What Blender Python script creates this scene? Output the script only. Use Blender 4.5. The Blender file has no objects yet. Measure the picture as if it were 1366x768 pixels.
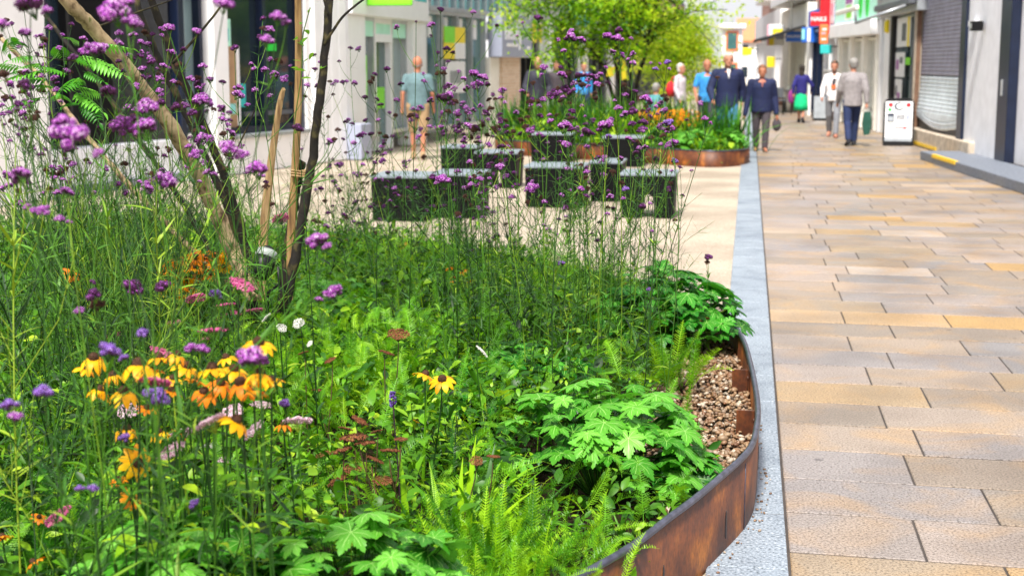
import bpy, math, random
import numpy as np
from mathutils import Vector, Matrix, Euler
rng = np.random.default_rng(7); random.seed(7)
R = math.radians
sc = bpy.context.scene
C = sc.collection
# ------------------------------------------------------------------ camera
CAMH = 1.65
PITCH, YAW, FPX = 0.15608832, 0.16334534, 1900.0        # focal length in photo pixels (1366 wide)
cam = bpy.data.cameras.new('camera'); camo = bpy.data.objects.new('camera', cam); C.objects.link(camo)
camo.location = (0, 0, CAMH); camo.rotation_euler = (math.pi/2 - PITCH, 0, YAW)
cam.sensor_width = 36.0; cam.lens = FPX/1366*36.0
cam.clip_start = 0.05; cam.clip_end = 1500
cam.dof.use_dof = True; cam.dof.focus_distance = 5.4; cam.dof.aperture_fstop = 4.0
sc.camera = camo
# ------------------------------------------------------------------ world, sun, exposure
SUN_EL, SUN_AZ = R(56), R(187)      # azimuth clockwise from +Y: behind the camera, to its right
w = bpy.data.worlds.new('World'); sc.world = w; w.use_nodes = True
nt = w.node_tree; nt.nodes.clear()
sky = nt.nodes.new('ShaderNodeTexSky'); sky.sky_type = 'NISHITA'; sky.sun_disc = False
sky.sun_elevation = SUN_EL; sky.sun_rotation = SUN_AZ; sky.dust_density = 4; sky.air_density = 1.0
mixw = nt.nodes.new('ShaderNodeMixRGB'); mixw.inputs[0].default_value = 0.6
mixw.inputs[2].default_value = (8.6, 8.6, 9.1, 1)       # bright thin overcast veil over the sky
bg = nt.nodes.new('ShaderNodeBackground'); bg.inputs[1].default_value = 0.10
ow = nt.nodes.new('ShaderNodeOutputWorld')
nt.links.new(sky.outputs[0], mixw.inputs[1]); nt.links.new(mixw.outputs[0], bg.inputs[0]); nt.links.new(bg.outputs[0], ow.inputs[0])
sun = bpy.data.lights.new('sun', 'SUN'); sun.energy = 4.6; sun.angle = R(7); sun.color = (1.0, 0.95, 0.87)
suno = bpy.data.objects.new('sun', sun); C.objects.link(suno)
sd = Vector((math.sin(SUN_AZ)*math.cos(SUN_EL), math.cos(SUN_AZ)*math.cos(SUN_EL), math.sin(SUN_EL)))
suno.rotation_euler = sd.to_track_quat('Z', 'Y').to_euler(); suno.location = (20, -20, 30)
sc.view_settings.view_transform = 'Standard'; sc.view_settings.look = 'None'
sc.view_settings.gamma = 1; sc.view_settings.exposure = 0.66; sc.view_settings.use_curve_mapping = False
sc.cycles.max_bounces = 8; sc.cycles.transparent_max_bounces = 8
sc.cycles.use_denoising = True
# ------------------------------------------------------------------ photo layout helpers
_F = np.array([-math.sin(YAW)*math.cos(PITCH), math.cos(YAW)*math.cos(PITCH), -math.sin(PITCH)])
_R = np.array([math.cos(YAW), math.sin(YAW), 0.0]); _U = np.cross(_R, _F)
def ray(x, y): return _F + _R*(x-683)/FPX - _U*(y-384)/FPX
def gnd(x, y, z=0.0):
    r = ray(x, y); t = (z-CAMH)/r[2]; return np.array([r[0]*t, r[1]*t, z])
def atY(x, y, Y):
    r = ray(x, y); t = Y/r[1]; return np.array([r[0]*t, Y, r[2]*t+CAMH])
def topx(P):
    d = np.array(P, float)-np.array([0, 0, CAMH]); z = d@_F
    return 683+FPX*(d@_R)/z, 384-FPX*(d@_U)/z
def on_line(x, P0, P1):             # where the photo column x meets the plan line P0-P1 (ray at horizon level)
    r = ray(x, 85); P0 = np.array(P0, float); P1 = np.array(P1, float)
    A = np.array([[r[0], -(P1-P0)[0]], [r[1], -(P1-P0)[1]]]); t, s = np.linalg.solve(A, P0)
    return P0+(P1-P0)*s
# ------------------------------------------------------------------ materials
MATS = {}
def _mat(name):
    m = bpy.data.materials.new(name); m.use_nodes = True; n = m.node_tree; n.nodes.clear()
    o = n.nodes.new('ShaderNodeOutputMaterial'); p = n.nodes.new('ShaderNodeBsdfPrincipled')
    n.links.new(p.outputs[0], o.inputs[0]); MATS[name] = m
    return m, n, p, o
def rgba(c): return (c[0], c[1], c[2], 1)
def ramp(n, stops, interp='LINEAR'):
    r = n.nodes.new('ShaderNodeValToRGB'); r.color_ramp.interpolation = interp; e = r.color_ramp.elements
    while len(e) < len(stops): e.new(0.5)
    for i, (p, c) in enumerate(stops): e[i].position = p; e[i].color = rgba(c)
    return r
def noise(n, scale, detail=4, coord='Object', vec=None, dist=0.0):
    t = n.nodes.new('ShaderNodeTexNoise'); t.inputs['Scale'].default_value = scale; t.inputs['Detail'].default_value = detail
    t.inputs['Distortion'].default_value = dist
    if vec is None:
        c = n.nodes.new('ShaderNodeTexCoord'); vec = c.outputs[coord]
    n.links.new(vec, t.inputs['Vector']); return t
def plain(name, col, rough=0.6, var=0.15, scale=6.0, metal=0.0, bump=0.0, bscale=60, coat=0.0, spec=0.5, emit=None):
    """solid colour that drifts a little with noise, fine bump"""
    m, n, p, o = _mat(name)
    t = noise(n, scale, 5)
    a = tuple(c*(1-var) for c in col); b = tuple(min(1, c*(1+var)) for c in col)
    r = ramp(n, [(0.3, a), (0.7, b)]); n.links.new(t.outputs['Fac'], r.inputs[0]); n.links.new(r.outputs[0], p.inputs['Base Color'])
    p.inputs['Roughness'].default_value = rough; p.inputs['Metallic'].default_value = metal
    p.inputs['Coat Weight'].default_value = coat; p.inputs['Specular IOR Level'].default_value = spec
    if bump:
        t2 = noise(n, bscale, 3); b2 = n.nodes.new('ShaderNodeBump'); b2.inputs['Strength'].default_value = bump; b2.inputs['Distance'].default_value = 0.01
        n.links.new(t2.outputs['Fac'], b2.inputs['Height']); n.links.new(b2.outputs[0], p.inputs['Normal'])
    if emit:
        p.inputs['Emission Color'].default_value = rgba(emit[0]); p.inputs['Emission Strength'].default_value = emit[1]
    return m
def leafmat(name, stops, rough=0.45, trans=0.3, tcol=None, spec=0.4, vein=False):
    """foliage: colour from the per-leaf random value, part of the light shines through"""
    m, n, p, o = _mat(name)
    a = n.nodes.new('ShaderNodeAttribute'); a.attribute_name = 'rnd'
    t = noise(n, 3.0, 2)
    mx = n.nodes.new('ShaderNodeMath'); mx.operation = 'MULTIPLY_ADD'; mx.inputs[1].default_value = 0.35
    n.links.new(t.outputs['Fac'], mx.inputs[0])
    sub = n.nodes.new('ShaderNodeMath'); sub.operation = 'SUBTRACT'; sub.inputs[1].default_value = 0.175
    n.links.new(a.outputs['Fac'], sub.inputs[0]); n.links.new(sub.outputs[0], mx.inputs[2])
    r = ramp(n, stops); n.links.new(mx.outputs[0], r.inputs[0])
    n.links.new(r.outputs[0], p.inputs['Base Color']); p.inputs['Roughness'].default_value = rough
    p.inputs['Specular IOR Level'].default_value = spec
    tr = n.nodes.new('ShaderNodeBsdfTranslucent'); hs = n.nodes.new('ShaderNodeHueSaturation')
    hs.inputs['Value'].default_value = 1.5; hs.inputs['Hue'].default_value = 0.49
    n.links.new(r.outputs[0], hs.inputs['Color']); n.links.new(hs.outputs[0], tr.inputs[0])
    ms = n.nodes.new('ShaderNodeMixShader'); ms.inputs[0].default_value = trans
    n.links.new(p.outputs[0], ms.inputs[1]); n.links.new(tr.outputs[0], ms.inputs[2]); n.links.new(ms.outputs[0], o.inputs[0])
    return m
def glassmat(name, col, rough=0.08):
    m, n, p, o = _mat(name)
    t = noise(n, 0.9, 3); r = ramp(n, [(0.35, tuple(c*0.6 for c in col)), (0.65, col)])
    n.links.new(t.outputs['Fac'], r.inputs[0]); n.links.new(r.outputs[0], p.inputs['Base Color'])
    p.inputs['Roughness'].default_value = rough; p.inputs['Specular IOR Level'].default_value = 0.8
    return m
# ------------------------------------------------------------------ mesh helpers
def link(name, me, parent=None, loc=(0, 0, 0)):
    o = bpy.data.objects.new(name, me); C.objects.link(o); o.location = loc
    if parent is not None: o.parent = parent
    return o
def tag(o, label=None, cat=None, group=None, kind=None):
    if label: o['label'] = label
    if cat: o['category'] = cat
    if group: o['group'] = group
    if kind: o['kind'] = kind
    return o
def thing(name, label, cat, loc=(0, 0, 0), rz=0.0, group=None):
    o = bpy.data.objects.new(name, None); C.objects.link(o); o.location = loc; o.rotation_euler = (0, 0, rz)
    o.empty_display_size = 0.1
    return tag(o, label, cat, group)
class MB:
    """collects shapes (numpy) and links them as one mesh"""
    def __init__(s): s.V = []; s.F = []; s.M = []; s.S = []; s.Rn = []; s.n = 0
    def raw(s, V, F, m=0, smooth=False, rnd=None):
        V = np.asarray(V, float).reshape(-1, 3)
        for f in F: s.F.append(tuple(int(i)+s.n for i in f))
        s.M += [m]*len(F); s.S += [smooth]*len(F); s.V.append(V); s.n += len(V)
        s.Rn.append(np.full(len(V), random.random() if rnd is None else rnd))
        return s
    def box(s, x0, x1, y0, y1, z0, z1, m=0):
        V = [(x, y, z) for x in (x0, x1) for y in (y0, y1) for z in (z0, z1)]
        return s.raw(V, [(0,1,3,2),(4,6,7,5),(0,4,5,1),(2,3,7,6),(0,2,6,4),(1,5,7,3)], m)
    def bbox(s, x0, x1, y0, y1, z0, z1, b=0.01, m=0):
        """box with chamfered edges"""
        V = []; idx = {}
        for ix, (x, sx) in enumerate(((x0, 1), (x1, -1))):
            for iy, (y, sy) in enumerate(((y0, 1), (y1, -1))):
                for iz, (z, sz) in enumerate(((z0, 1), (z1, -1))):
                    for k, d in enumerate(((0, b, b), (b, 0, b), (b, b, 0))):
                        idx[(ix, iy, iz, k)] = len(V); V.append((x+sx*d[0], y+sy*d[1], z+sz*d[2]))
        F = []
        q = lambda *a: F.append(tuple(idx[i] for i in a))
        for i in (0, 1):
            q((i,0,0,0),(i,0,1,0),(i,1,1,0),(i,1,0,0)); q((0,i,0,1),(1,i,0,1),(1,i,1,1),(0,i,1,1)); q((0,0,i,2),(0,1,i,2),(1,1,i,2),(1,0,i,2))
            for j in (0, 1):
                q((i,j,0,0),(i,j,1,0),(i,j,1,1),(i,j,0,1)); q((i,0,j,0),(i,1,j,0),(i,1,j,2),(i,0,j,2)); q((0,i,j,1),(1,i,j,1),(1,i,j,2),(0,i,j,2))
                for k in (0, 1): q((i,j,k,0),(i,j,k,1),(i,j,k,2))
        return s.raw(V, F, m)
    def prism(s, pts, y0, y1, m=0, axis='y'):
        """polygon (list of (a,b)) extruded; axis y: (x,z) polygon, axis z: (x,y) polygon, axis x: (y,z)"""
        n = len(pts); mk = {'y': lambda a, b, t: (a, t, b), 'z': lambda a, b, t: (a, b, t), 'x': lambda a, b, t: (t, a, b)}[axis]
        V = [mk(a, b, y0) for a, b in pts]+[mk(a, b, y1) for a, b in pts]
        F = [tuple(range(n)), tuple(reversed(range(n, 2*n)))]+[(i, i+n, (i+1) % n+n, (i+1) % n) for i in range(n)]
        return s.raw(V, F, m)
    def tube(s, P, rad, k=6, m=0, cap=True, rnd=None, smooth=True):
        P = np.asarray(P, float); n = len(P)
        rad = np.full(n, rad) if np.isscalar(rad) else np.asarray(rad, float)
        T = np.gradient(P, axis=0); T /= np.linalg.norm(T, axis=1)[:, None]+1e-9
        a = np.array([0, 0, 1.0]) if abs(T[0][2]) < 0.9 else np.array([1.0, 0, 0])
        V = []
        for i in range(n):
            u = np.cross(T[i], a); u /= np.linalg.norm(u)+1e-9; v = np.cross(T[i], u); a = np.cross(u, T[i])
            for j in range(k):
                t = 2*math.pi*j/k; V.append(P[i]+rad[i]*(u*math.cos(t)+v*math.sin(t)))
        F = [(i*k+j, i*k+(j+1) % k, (i+1)*k+(j+1) % k, (i+1)*k+j) for i in range(n-1) for j in range(k)]
        if cap: F += [tuple(reversed(range(k))), tuple(range((n-1)*k, n*k))]
        return s.raw(V, F, m, smooth, rnd)
    def ell(s, c, r, nu=12, nv=8, m=0, rnd=None, rot=None):
        V = [(0, 0, -1)]; 
        for i in range(1, nv):
            ph = -math.pi/2+math.pi*i/nv
            for j in range(nu):
                t = 2*math.pi*j/nu; V.append((math.cos(ph)*math.cos(t), math.cos(ph)*math.sin(t), math.sin(ph)))
        V.append((0, 0, 1)); F = []
        for j in range(nu): F.append((0, 1+(j+1) % nu, 1+j)); F.append((len(V)-1, 1+(nv-2)*nu+j, 1+(nv-2)*nu+(j+1) % nu))
        for i in range(nv-2):
            for j in range(nu): a = 1+i*nu+j; b = 1+i*nu+(j+1) % nu; F.append((a, b, b+nu, a+nu))
        V = np.array(V)*np.array(r)
        if rot is not None: V = V@np.array(rot).T
        return s.raw(V+np.array(c), F, m, True, rnd)
    def build(s, name, mats, parent=None, loc=(0, 0, 0)):
        me = bpy.data.meshes.new(name)
        V = np.concatenate(s.V); me.from_pydata(V.tolist(), [], s.F)
        for m in (mats if isinstance(mats, (list, tuple)) else [mats]): me.materials.append(m if not isinstance(m, str) else MATS[m])
        me.polygons.foreach_set('material_index', s.M); me.polygons.foreach_set('use_smooth', s.S)
        at = me.attributes.new('rnd', 'FLOAT', 'POINT'); at.data.foreach_set('value', np.concatenate(s.Rn))
        me.update(); return link(name, me, parent, loc)
class Batch:
    """many copies of small templates baked into one triangle mesh"""
    def __init__(s): s.V = []; s.F = []; s.M = []; s.Rn = []; s.n = 0
    def add(s, T, mats4, m_off=0, rnd=None):
        """T=(V,F,M); mats4: (k,3,3) and (k,3)"""
        V, F, M = T; A, t = mats4; k = len(t)
        if k == 0: return
        P = np.einsum('kij,nj->kni', A, V)+t[:, None, :]
        s.V.append(P.reshape(-1, 3)); nF = (F[None]+(np.arange(k)*len(V))[:, None, None]+s.n).reshape(-1, 3); s.F.append(nF)
        s.M.append(np.tile(M+m_off, k)); r = rng.random(k) if rnd is None else rnd
        s.Rn.append(np.repeat(r, len(V))); s.n += k*len(V)
    def build(s, name, mats, parent=None, smooth=False, loc=(0, 0, 0)):
        V = np.concatenate(s.V); F = np.concatenate(s.F); M = np.concatenate(s.M).astype(np.int32); Rn = np.concatenate(s.Rn)
        me = bpy.data.meshes.new(name)
        me.vertices.add(len(V)); me.vertices.foreach_set('co', V.ravel().astype(np.float32))
        me.loops.add(F.size); me.loops.foreach_set('vertex_index', F.ravel().astype(np.int32))
        me.polygons.add(len(F)); me.polygons.foreach_set('loop_start', np.arange(0, F.size, 3, dtype=np.int32))
        try: me.polygons.foreach_set('loop_total', np.full(len(F), 3, np.int32))
        except Exception: pass
        me.polygons.foreach_set('material_index', M)
        if smooth: me.polygons.foreach_set('use_smooth', np.ones(len(F), bool))
        for m in (mats if isinstance(mats, (list, tuple)) else [mats]): me.materials.append(MATS[m] if isinstance(m, str) else m)
        at = me.attributes.new('rnd', 'FLOAT', 'POINT'); at.data.foreach_set('value', Rn.astype(np.float32))
        me.update(calc_edges=True)
        return link(name, me, parent, loc)
def rots(yaw, pitch, roll, scale):
    """(k,3,3): scale, roll about own x (length) axis, pitch up, yaw"""
    k = len(yaw); cy, sy, cp, sp, cr, sr = np.cos(yaw), np.sin(yaw), np.cos(pitch), np.sin(pitch), np.cos(roll), np.sin(roll)
    Z = np.zeros(k); O = np.ones(k)
    Rz = np.stack([np.stack([cy, -sy, Z], -1), np.stack([sy, cy, Z], -1), np.stack([Z, Z, O], -1)], 1)
    Ry = np.stack([np.stack([cp, Z, -sp], -1), np.stack([Z, O, Z], -1), np.stack([sp, Z, cp], -1)], 1)
    Rx = np.stack([np.stack([O, Z, Z], -1), np.stack([Z, cr, -sr], -1), np.stack([Z, sr, cr], -1)], 1)
    return np.einsum('kij,kjl,klm->kim', Rz, Ry, Rx)*np.asarray(scale)[:, None, None]
def tri(F):
    out = []
    for f in F:
        for i in range(1, len(f)-1): out.append((f[0], f[i], f[i+1]))
    return out
def tmpl(mb):
    F = []; M = []
    for f, m in zip(mb.F, mb.M):
        for t in tri([f]): F.append(t); M.append(m)
    return np.concatenate(mb.V), np.array(F, int), np.array(M, int)
def joinT(Ts):
    V = []; F = []; M = []; n = 0
    for a, b, c in Ts: V.append(a); F.append(b+n); M.append(c); n += len(a)
    return np.concatenate(V), np.concatenate(F), np.concatenate(M)
def copy_obj(o, parent, loc=None, rot=None, scale=None):
    c = o.copy(); C.objects.link(c); c.parent = parent
    if loc is not None: c.location = loc
    if rot is not None: c.rotation_euler = rot
    if scale is not None: c.scale = scale
    return c
def text_mesh(name, s, size, mat, parent, M, depth=0.006, bold=False, align='CENTER', shear=0.0):
    cu = bpy.data.curves.new(name, 'FONT'); cu.body = s; cu.size = size; cu.extrude = depth; cu.align_x = align; cu.align_y = 'CENTER'
    cu.shear = shear
    if bold: cu.offset = size*0.02
    to = bpy.data.objects.new(name+'_tmp', cu); C.objects.link(to)
    dg = bpy.context.evaluated_depsgraph_get(); me = bpy.data.meshes.new_from_object(to.evaluated_get(dg))
    bpy.data.objects.remove(to); me.materials.clear(); me.materials.append(MATS[mat])
    o = link(name, me, parent); o.matrix_local = M; return o
# ================================================================== materials used
def ground_mats():
    # sandstone / granite slabs: colour per slab, grain, stains
    m, n, p, o = _mat('slab')
    a = n.nodes.new('ShaderNodeAttribute'); a.attribute_name = 'rnd'
    r = ramp(n, [(0.0, (.185, .155, .125)), (0.16, (.27, .215, .165)), (0.32, (.215, .195, .188)), (0.48, (.31, .25, .205)), (0.64, (.19, .18, .178)), (0.80, (.27, .205, .13)), (0.92, (.35, .22, .08)), (1.0, (.36, .305, .255))])
    n.links.new(a.outputs['Fac'], r.inputs[0])
    big = noise(n, 2.2, 3, dist=1.2); r2 = ramp(n, [(0.46, (0, 0, 0)), (0.68, (1, 1, 1))]); n.links.new(big.outputs['Fac'], r2.inputs[0])
    mx = n.nodes.new('ShaderNodeMixRGB'); mx.inputs[2].default_value = (.38, .22, .065, 1)
    mu = n.nodes.new('ShaderNodeMath'); mu.operation = 'MULTIPLY'; mu.inputs[1].default_value = 0.36
    n.links.new(r2.outputs[0], mu.inputs[0]); n.links.new(mu.outputs[0], mx.inputs[0]); n.links.new(r.outputs[0], mx.inputs[1])
    g = noise(n, 105, 5); r3 = ramp(n, [(0.36, (.42, .40, .385)), (0.455, (.97, .95, .94)), (0.64, (1.42, 1.42, 1.46))]); n.links.new(g.outputs['Fac'], r3.inputs[0])
    m2 = n.nodes.new('ShaderNodeMixRGB'); m2.blend_type = 'MULTIPLY'; m2.inputs[0].default_value = 0.85
    n.links.new(mx.outputs[0], m2.inputs[1]); n.links.new(r3.outputs[0], m2.inputs[2])
    # dark spots (chewing gum, drips)
    v = n.nodes.new('ShaderNodeTexVoronoi'); v.inputs['Scale'].default_value = 2.6
    tc = n.nodes.new('ShaderNodeTexCoord'); n.links.new(tc.outputs['Object'], v.inputs['Vector'])
    r4 = ramp(n, [(0.035, (.45, .44, .45)), (0.06, (1, 1, 1))]); n.links.new(v.outputs['Distance'], r4.inputs[0])
    m3 = n.nodes.new('ShaderNodeMixRGB'); m3.blend_type = 'MULTIPLY'; m3.inputs[0].default_value = 0.9
    n.links.new(m2.outputs[0], m3.inputs[1]); n.links.new(r4.outputs[0], m3.inputs[2])
    st = noise(n, 1.3, 6); r5 = ramp(n, [(0.32, (.66, .64, .62)), (0.58, (1.04, 1.04, 1.04))]); n.links.new(st.outputs['Fac'], r5.inputs[0])
    m4 = n.nodes.new('ShaderNodeMixRGB'); m4.blend_type = 'MULTIPLY'; m4.inputs[0].default_value = 0.85
    n.links.new(m3.outputs[0], m4.inputs[1]); n.links.new(r5.outputs[0], m4.inputs[2])
    n.links.new(m4.outputs[0], p.inputs['Base Color']); p.inputs['Roughness'].default_value = 0.42
    b = n.nodes.new('ShaderNodeBump'); b.inputs['Strength'].default_value = 0.35; b.inputs['Distance'].default_value = 0.004
    n.links.new(g.outputs['Fac'], b.inputs['Height']); n.links.new(b.outputs[0], p.inputs['Normal'])
    # pale blue-grey granite of the kerb strip
    m, n, p, o = _mat('granite')
    g = noise(n, 95, 5); r = ramp(n, [(0.34, (.09, .11, .13)), (0.45, (.21, .25, .295)), (0.58, (.285, .335, .39)), (0.74, (.50, .53, .56))]); n.links.new(g.outputs['Fac'], r.inputs[0])
    st = noise(n, 4.5, 7); r5 = ramp(n, [(0.36, (.66, .68, .71)), (0.54, (1.05, 1.05, 1.05))]); n.links.new(st.outputs['Fac'], r5.inputs[0])
    a = n.nodes.new('ShaderNodeAttribute'); a.attribute_name = 'rnd'; ra = ramp(n, [(0, (.85, .86, .88)), (1, (1.06, 1.05, 1.04))]); n.links.new(a.outputs['Fac'], ra.inputs[0])
    m4 = n.nodes.new('ShaderNodeMixRGB'); m4.blend_type = 'MULTIPLY'; m4.inputs[0].default_value = 0.6
    n.links.new(r.outputs[0], m4.inputs[1]); n.links.new(r5.outputs[0], m4.inputs[2])
    m5 = n.nodes.new('ShaderNodeMixRGB'); m5.blend_type = 'MULTIPLY'; m5.inputs[0].default_value = 1
    n.links.new(m4.outputs[0], m5.inputs[1]); n.links.new(ra.outputs[0], m5.inputs[2])
    n.links.new(m5.outputs[0], p.inputs['Base Color']); p.inputs['Roughness'].default_value = 0.5
    b = n.nodes.new('ShaderNodeBump'); b.inputs['Strength'].default_value = 0.3; b.inputs['Distance'].default_value = 0.003
    n.links.new(g.outputs['Fac'], b.inputs['Height']); n.links.new(b.outputs[0], p.inputs['Normal'])
    # buff resin bound gravel
    m, n, p, o = _mat('resin')
    g = noise(n, 110, 5); r = ramp(n, [(0.30, (.14, .10, .07)), (0.43, (.36, .295, .22)), (0.60, (.49, .42, .335)), (0.78, (.70, .65, .57))]); n.links.new(g.outputs['Fac'], r.inputs[0])
    st = noise(n, 0.9, 7); r5 = ramp(n, [(0.36, (.62, .60, .58)), (0.56, (1, 1, 1))]); n.links.new(st.outputs['Fac'], r5.inputs[0])
    m4 = n.nodes.new('ShaderNodeMixRGB'); m4.blend_type = 'MULTIPLY'; m4.inputs[0].default_value = 0.8
    n.links.new(r.outputs[0], m4.inputs[1]); n.links.new(r5.outputs[0], m4.inputs[2]); n.links.new(m4.outputs[0], p.inputs['Base Color'])
    p.inputs['Roughness'].default_value = 0.8
    b = n.nodes.new('ShaderNodeBump'); b.inputs['Strength'].default_value = 0.4; b.inputs['Distance'].default_value = 0.004
    n.links.new(g.outputs['Fac'], b.inputs['Height']); n.links.new(b.outputs[0], p.inputs['Normal'])
    # weathering steel
    m, n, p, o = _mat('corten')
    tc = n.nodes.new('ShaderNodeTexCoord'); mp = n.nodes.new('ShaderNodeMapping'); mp.inputs['Scale'].default_value = (1, 1, 0.7)
    n.links.new(tc.outputs['Object'], mp.inputs['Vector'])
    a1 = noise(n, 5, 7, vec=mp.outputs[0]); r = ramp(n, [(0.28, (.026, .008, .004)), (0.42, (.075, .019, .005)), (0.55, (.145, .040, .007)), (0.68, (.36, .12, .014)), (0.85, (.075, .020, .006))]); n.links.new(a1.outputs['Fac'], r.inputs[0])
    a2 = noise(n, 70, 5, vec=mp.outputs[0]); r2 = ramp(n, [(0.3, (.45, .42, .4)), (0.55, (1, 1, 1)), (0.78, (1.5, 1.35, 1.2))]); n.links.new(a2.outputs['Fac'], r2.inputs[0])
    m4 = n.nodes.new('ShaderNodeMixRGB'); m4.blend_type = 'MULTIPLY'; m4.inputs[0].default_value = 0.8
    n.links.new(r.outputs[0], m4.inputs[1]); n.links.new(r2.outputs[0], m4.inputs[2]); n.links.new(m4.outputs[0], p.inputs['Base Color'])
    p.inputs['Roughness'].default_value = 0.55
    b = n.nodes.new('ShaderNodeBump'); b.inputs['Strength'].default_value = 0.25; b.inputs['Distance'].default_value = 0.003
    n.links.new(a2.outputs['Fac'], b.inputs['Height']); n.links.new(b.outputs[0], p.inputs['Normal'])
    # pebbles
    m, n, p, o = _mat('pebble')
    a = n.nodes.new('ShaderNodeAttribute'); a.attribute_name = 'rnd'
    r = ramp(n, [(0, (.16, .085, .04)), (0.2, (.26, .16, .09)), (0.35, (.14, .06, .025)), (0.5, (.34, .23, .13)), (0.65, (.19, .13, .085)), (0.88, (.52, .44, .35)), (0.92, (.20, .08, .03)), (1, (.10, .07, .05))]); n.links.new(a.outputs['Fac'], r.inputs[0])
    g = noise(n, 60, 3); r3 = ramp(n, [(0.3, (.75, .72, .7)), (0.6, (1.1, 1.1, 1.1))]); n.links.new(g.outputs['Fac'], r3.inputs[0])
    m4 = n.nodes.new('ShaderNodeMixRGB'); m4.blend_type = 'MULTIPLY'; m4.inputs[0].default_value = 1
    n.links.new(r.outputs[0], m4.inputs[1]); n.links.new(r3.outputs[0], m4.inputs[2]); n.links.new(m4.outputs[0], p.inputs['Base Color']); p.inputs['Roughness'].default_value = 0.5
    # bark
    for nm, st in (('bark_dark', [(0.35, (.006, .004, .003)), (0.54, (.016, .011, .007)), (0.62, (.06, .050, .014)), (0.75, (.13, .09, .045))]),
                   ('bark_pale', [(0.34, (.10, .06, .03)), (0.47, (.36, .25, .14)), (0.60, (.46, .34, .20)), (0.68, (.20, .19, .06)), (0.8, (.12, .09, .04))]),
                   ('stake_wood', [(0.3, (.22, .12, .05)), (0.5, (.50, .32, .15)), (0.7, (.66, .47, .26)), (0.85, (.38, .22, .10))]),
                   ('stake_brown', [(0.3, (.10, .05, .02)), (0.5, (.36, .21, .08)), (0.7, (.48, .31, .14)), (0.85, (.24, .13, .05))])):
        m, n, p, o = _mat(nm)
        tc = n.nodes.new('ShaderNodeTexCoord'); mp = n.nodes.new('ShaderNodeMapping')
        mp.inputs['Scale'].default_value = (1, 1, 0.12) if 'stake' in nm else (1, 1, 0.8)
        n.links.new(tc.outputs['Object'], mp.inputs['Vector'])
        a1 = noise(n, 45 if 'stake' in nm else 24, 6, vec=mp.outputs[0]); r = ramp(n, st); n.links.new(a1.outputs['Fac'], r.inputs[0]); n.links.new(r.outputs[0], p.inputs['Base Color'])
        p.inputs['Roughness'].default_value = 0.8
        b = n.nodes.new('ShaderNodeBump'); b.inputs['Strength'].default_value = 0.8; b.inputs['Distance'].default_value = 0.006
        n.links.new(a1.outputs['Fac'], b.inputs['Height']); n.links.new(b.outputs[0], p.inputs['Normal'])
    # bricks
    for nm, c1, c2, mo in (('brick_red', (.30, .10, .06), (.40, .17, .10), (.42, .38, .34)), ('brick_tan', (.62, .42, .27), (.74, .55, .40), (.70, .66, .60))):
        m, n, p, o = _mat(nm); tc = n.nodes.new('ShaderNodeTexCoord'); mp = n.nodes.new('ShaderNodeMapping')
        mp.inputs['Rotation'].default_value = (R(90), 0, 0)
        n.links.new(tc.outputs['Object'], mp.inputs['Vector'])
        bt = n.nodes.new('ShaderNodeTexBrick'); bt.inputs['Color1'].default_value = rgba(c1); bt.inputs['Color2'].default_value = rgba(c2); bt.inputs['Mortar'].default_value = rgba(mo)
        bt.inputs['Scale'].default_value = 1; bt.inputs['Brick Width'].default_value = 0.225; bt.inputs['Row Height'].default_value = 0.075; bt.inputs['Mortar Size'].default_value = 0.008
        n.links.new(mp.outputs[0], bt.inputs['Vector']); n.links.new(bt.outputs[0], p.inputs['Base Color']); p.inputs['Roughness'].default_value = 0.85
ground_mats()
plain('bedding', (.05, .04, .035), .9, .3)
plain('asphalt', (.30, .27, .24), .9, .2)
plain('soil', (.022, .016, .009), .95, .5, 30, bump=0.8, bscale=60, spec=.1)
plain('lip_steel', (.07, .075, .11), .34, .5, 25, metal=.5)
plain('black_stone', (.003, .0035, .004), .55, .5, 40, spec=.14)
plain('stone_top', (.20, .24, .28), .4, .2, 60)
plain('white_render', (.88, .87, .87), .7, .06, 3)
plain('white_paint', (.90, .90, .92), .5, .04, 3)
plain('cream_paint', (.86, .84, .77), .6, .06)
plain('grey_render', (.78, .79, .84), .7, .08, 4)
plain('grey_dark', (.10, .11, .13), .5, .2)
plain('navy_frame', (.006, .012, .035), .35, .2)
plain('black', (.008, .008, .010), .5, .3)
plain('steel_grey', (.40, .43, .46), .35, .15, metal=.5)
plain('shutter_dark', (.27, .26, .34), .45, .2, 5, metal=.1)
plain('shutter_pale', (.62, .68, .72), .42, .15, 5, metal=.1)
plain('step_stone', (.16, .18, .22), .6, .25, 20)
plain('yellow_paint', (.86, .56, .02), .5, .12, 20)
plain('worn_stone', (.50, .42, .33), .85, .3, 8, bump=.5)
plain('rust_brown', (.16, .085, .05), .7, .3)
plain('mint', (.50, .92, .74), .5, .06)
plain('green_sign', (.02, .72, .06), .4, .05)
plain('lime_sign', (.22, .78, .02), .4, .05)
plain('red_sign', (.75, .01, .02), .4, .05)
plain('blue_sign', (.01, .13, .60), .4, .08)
plain('navy_sign', (.01, .05, .25), .4, .08)
plain('orange_sign', (.85, .20, .06), .5, .08)
plain('yellow_sign', (.90, .72, .02), .5, .08)
plain('pink_sign', (.85, .40, .50), .5, .08)
plain('purple_poster', (.40, .14, .42), .5, .3, 8)
plain('teal_sign', (.03, .50, .50), .5, .1)
plain('white_sign', (.88, .88, .90), .4, .03)
plain('grey_sign', (.34, .37, .48), .5, .06)
plain('cyan_panel', (.30, .72, .72), .25, .15, 1.5)
plain('tile_blue', (.42, .52, .58), .3, .15, 12)
plain('roof_orange', (.60, .22, .10), .8, .2)
plain('roof_slate', (.16, .15, .18), .8, .2)
plain('poster_brown', (.42, .26, .14), .6, .15)
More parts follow.
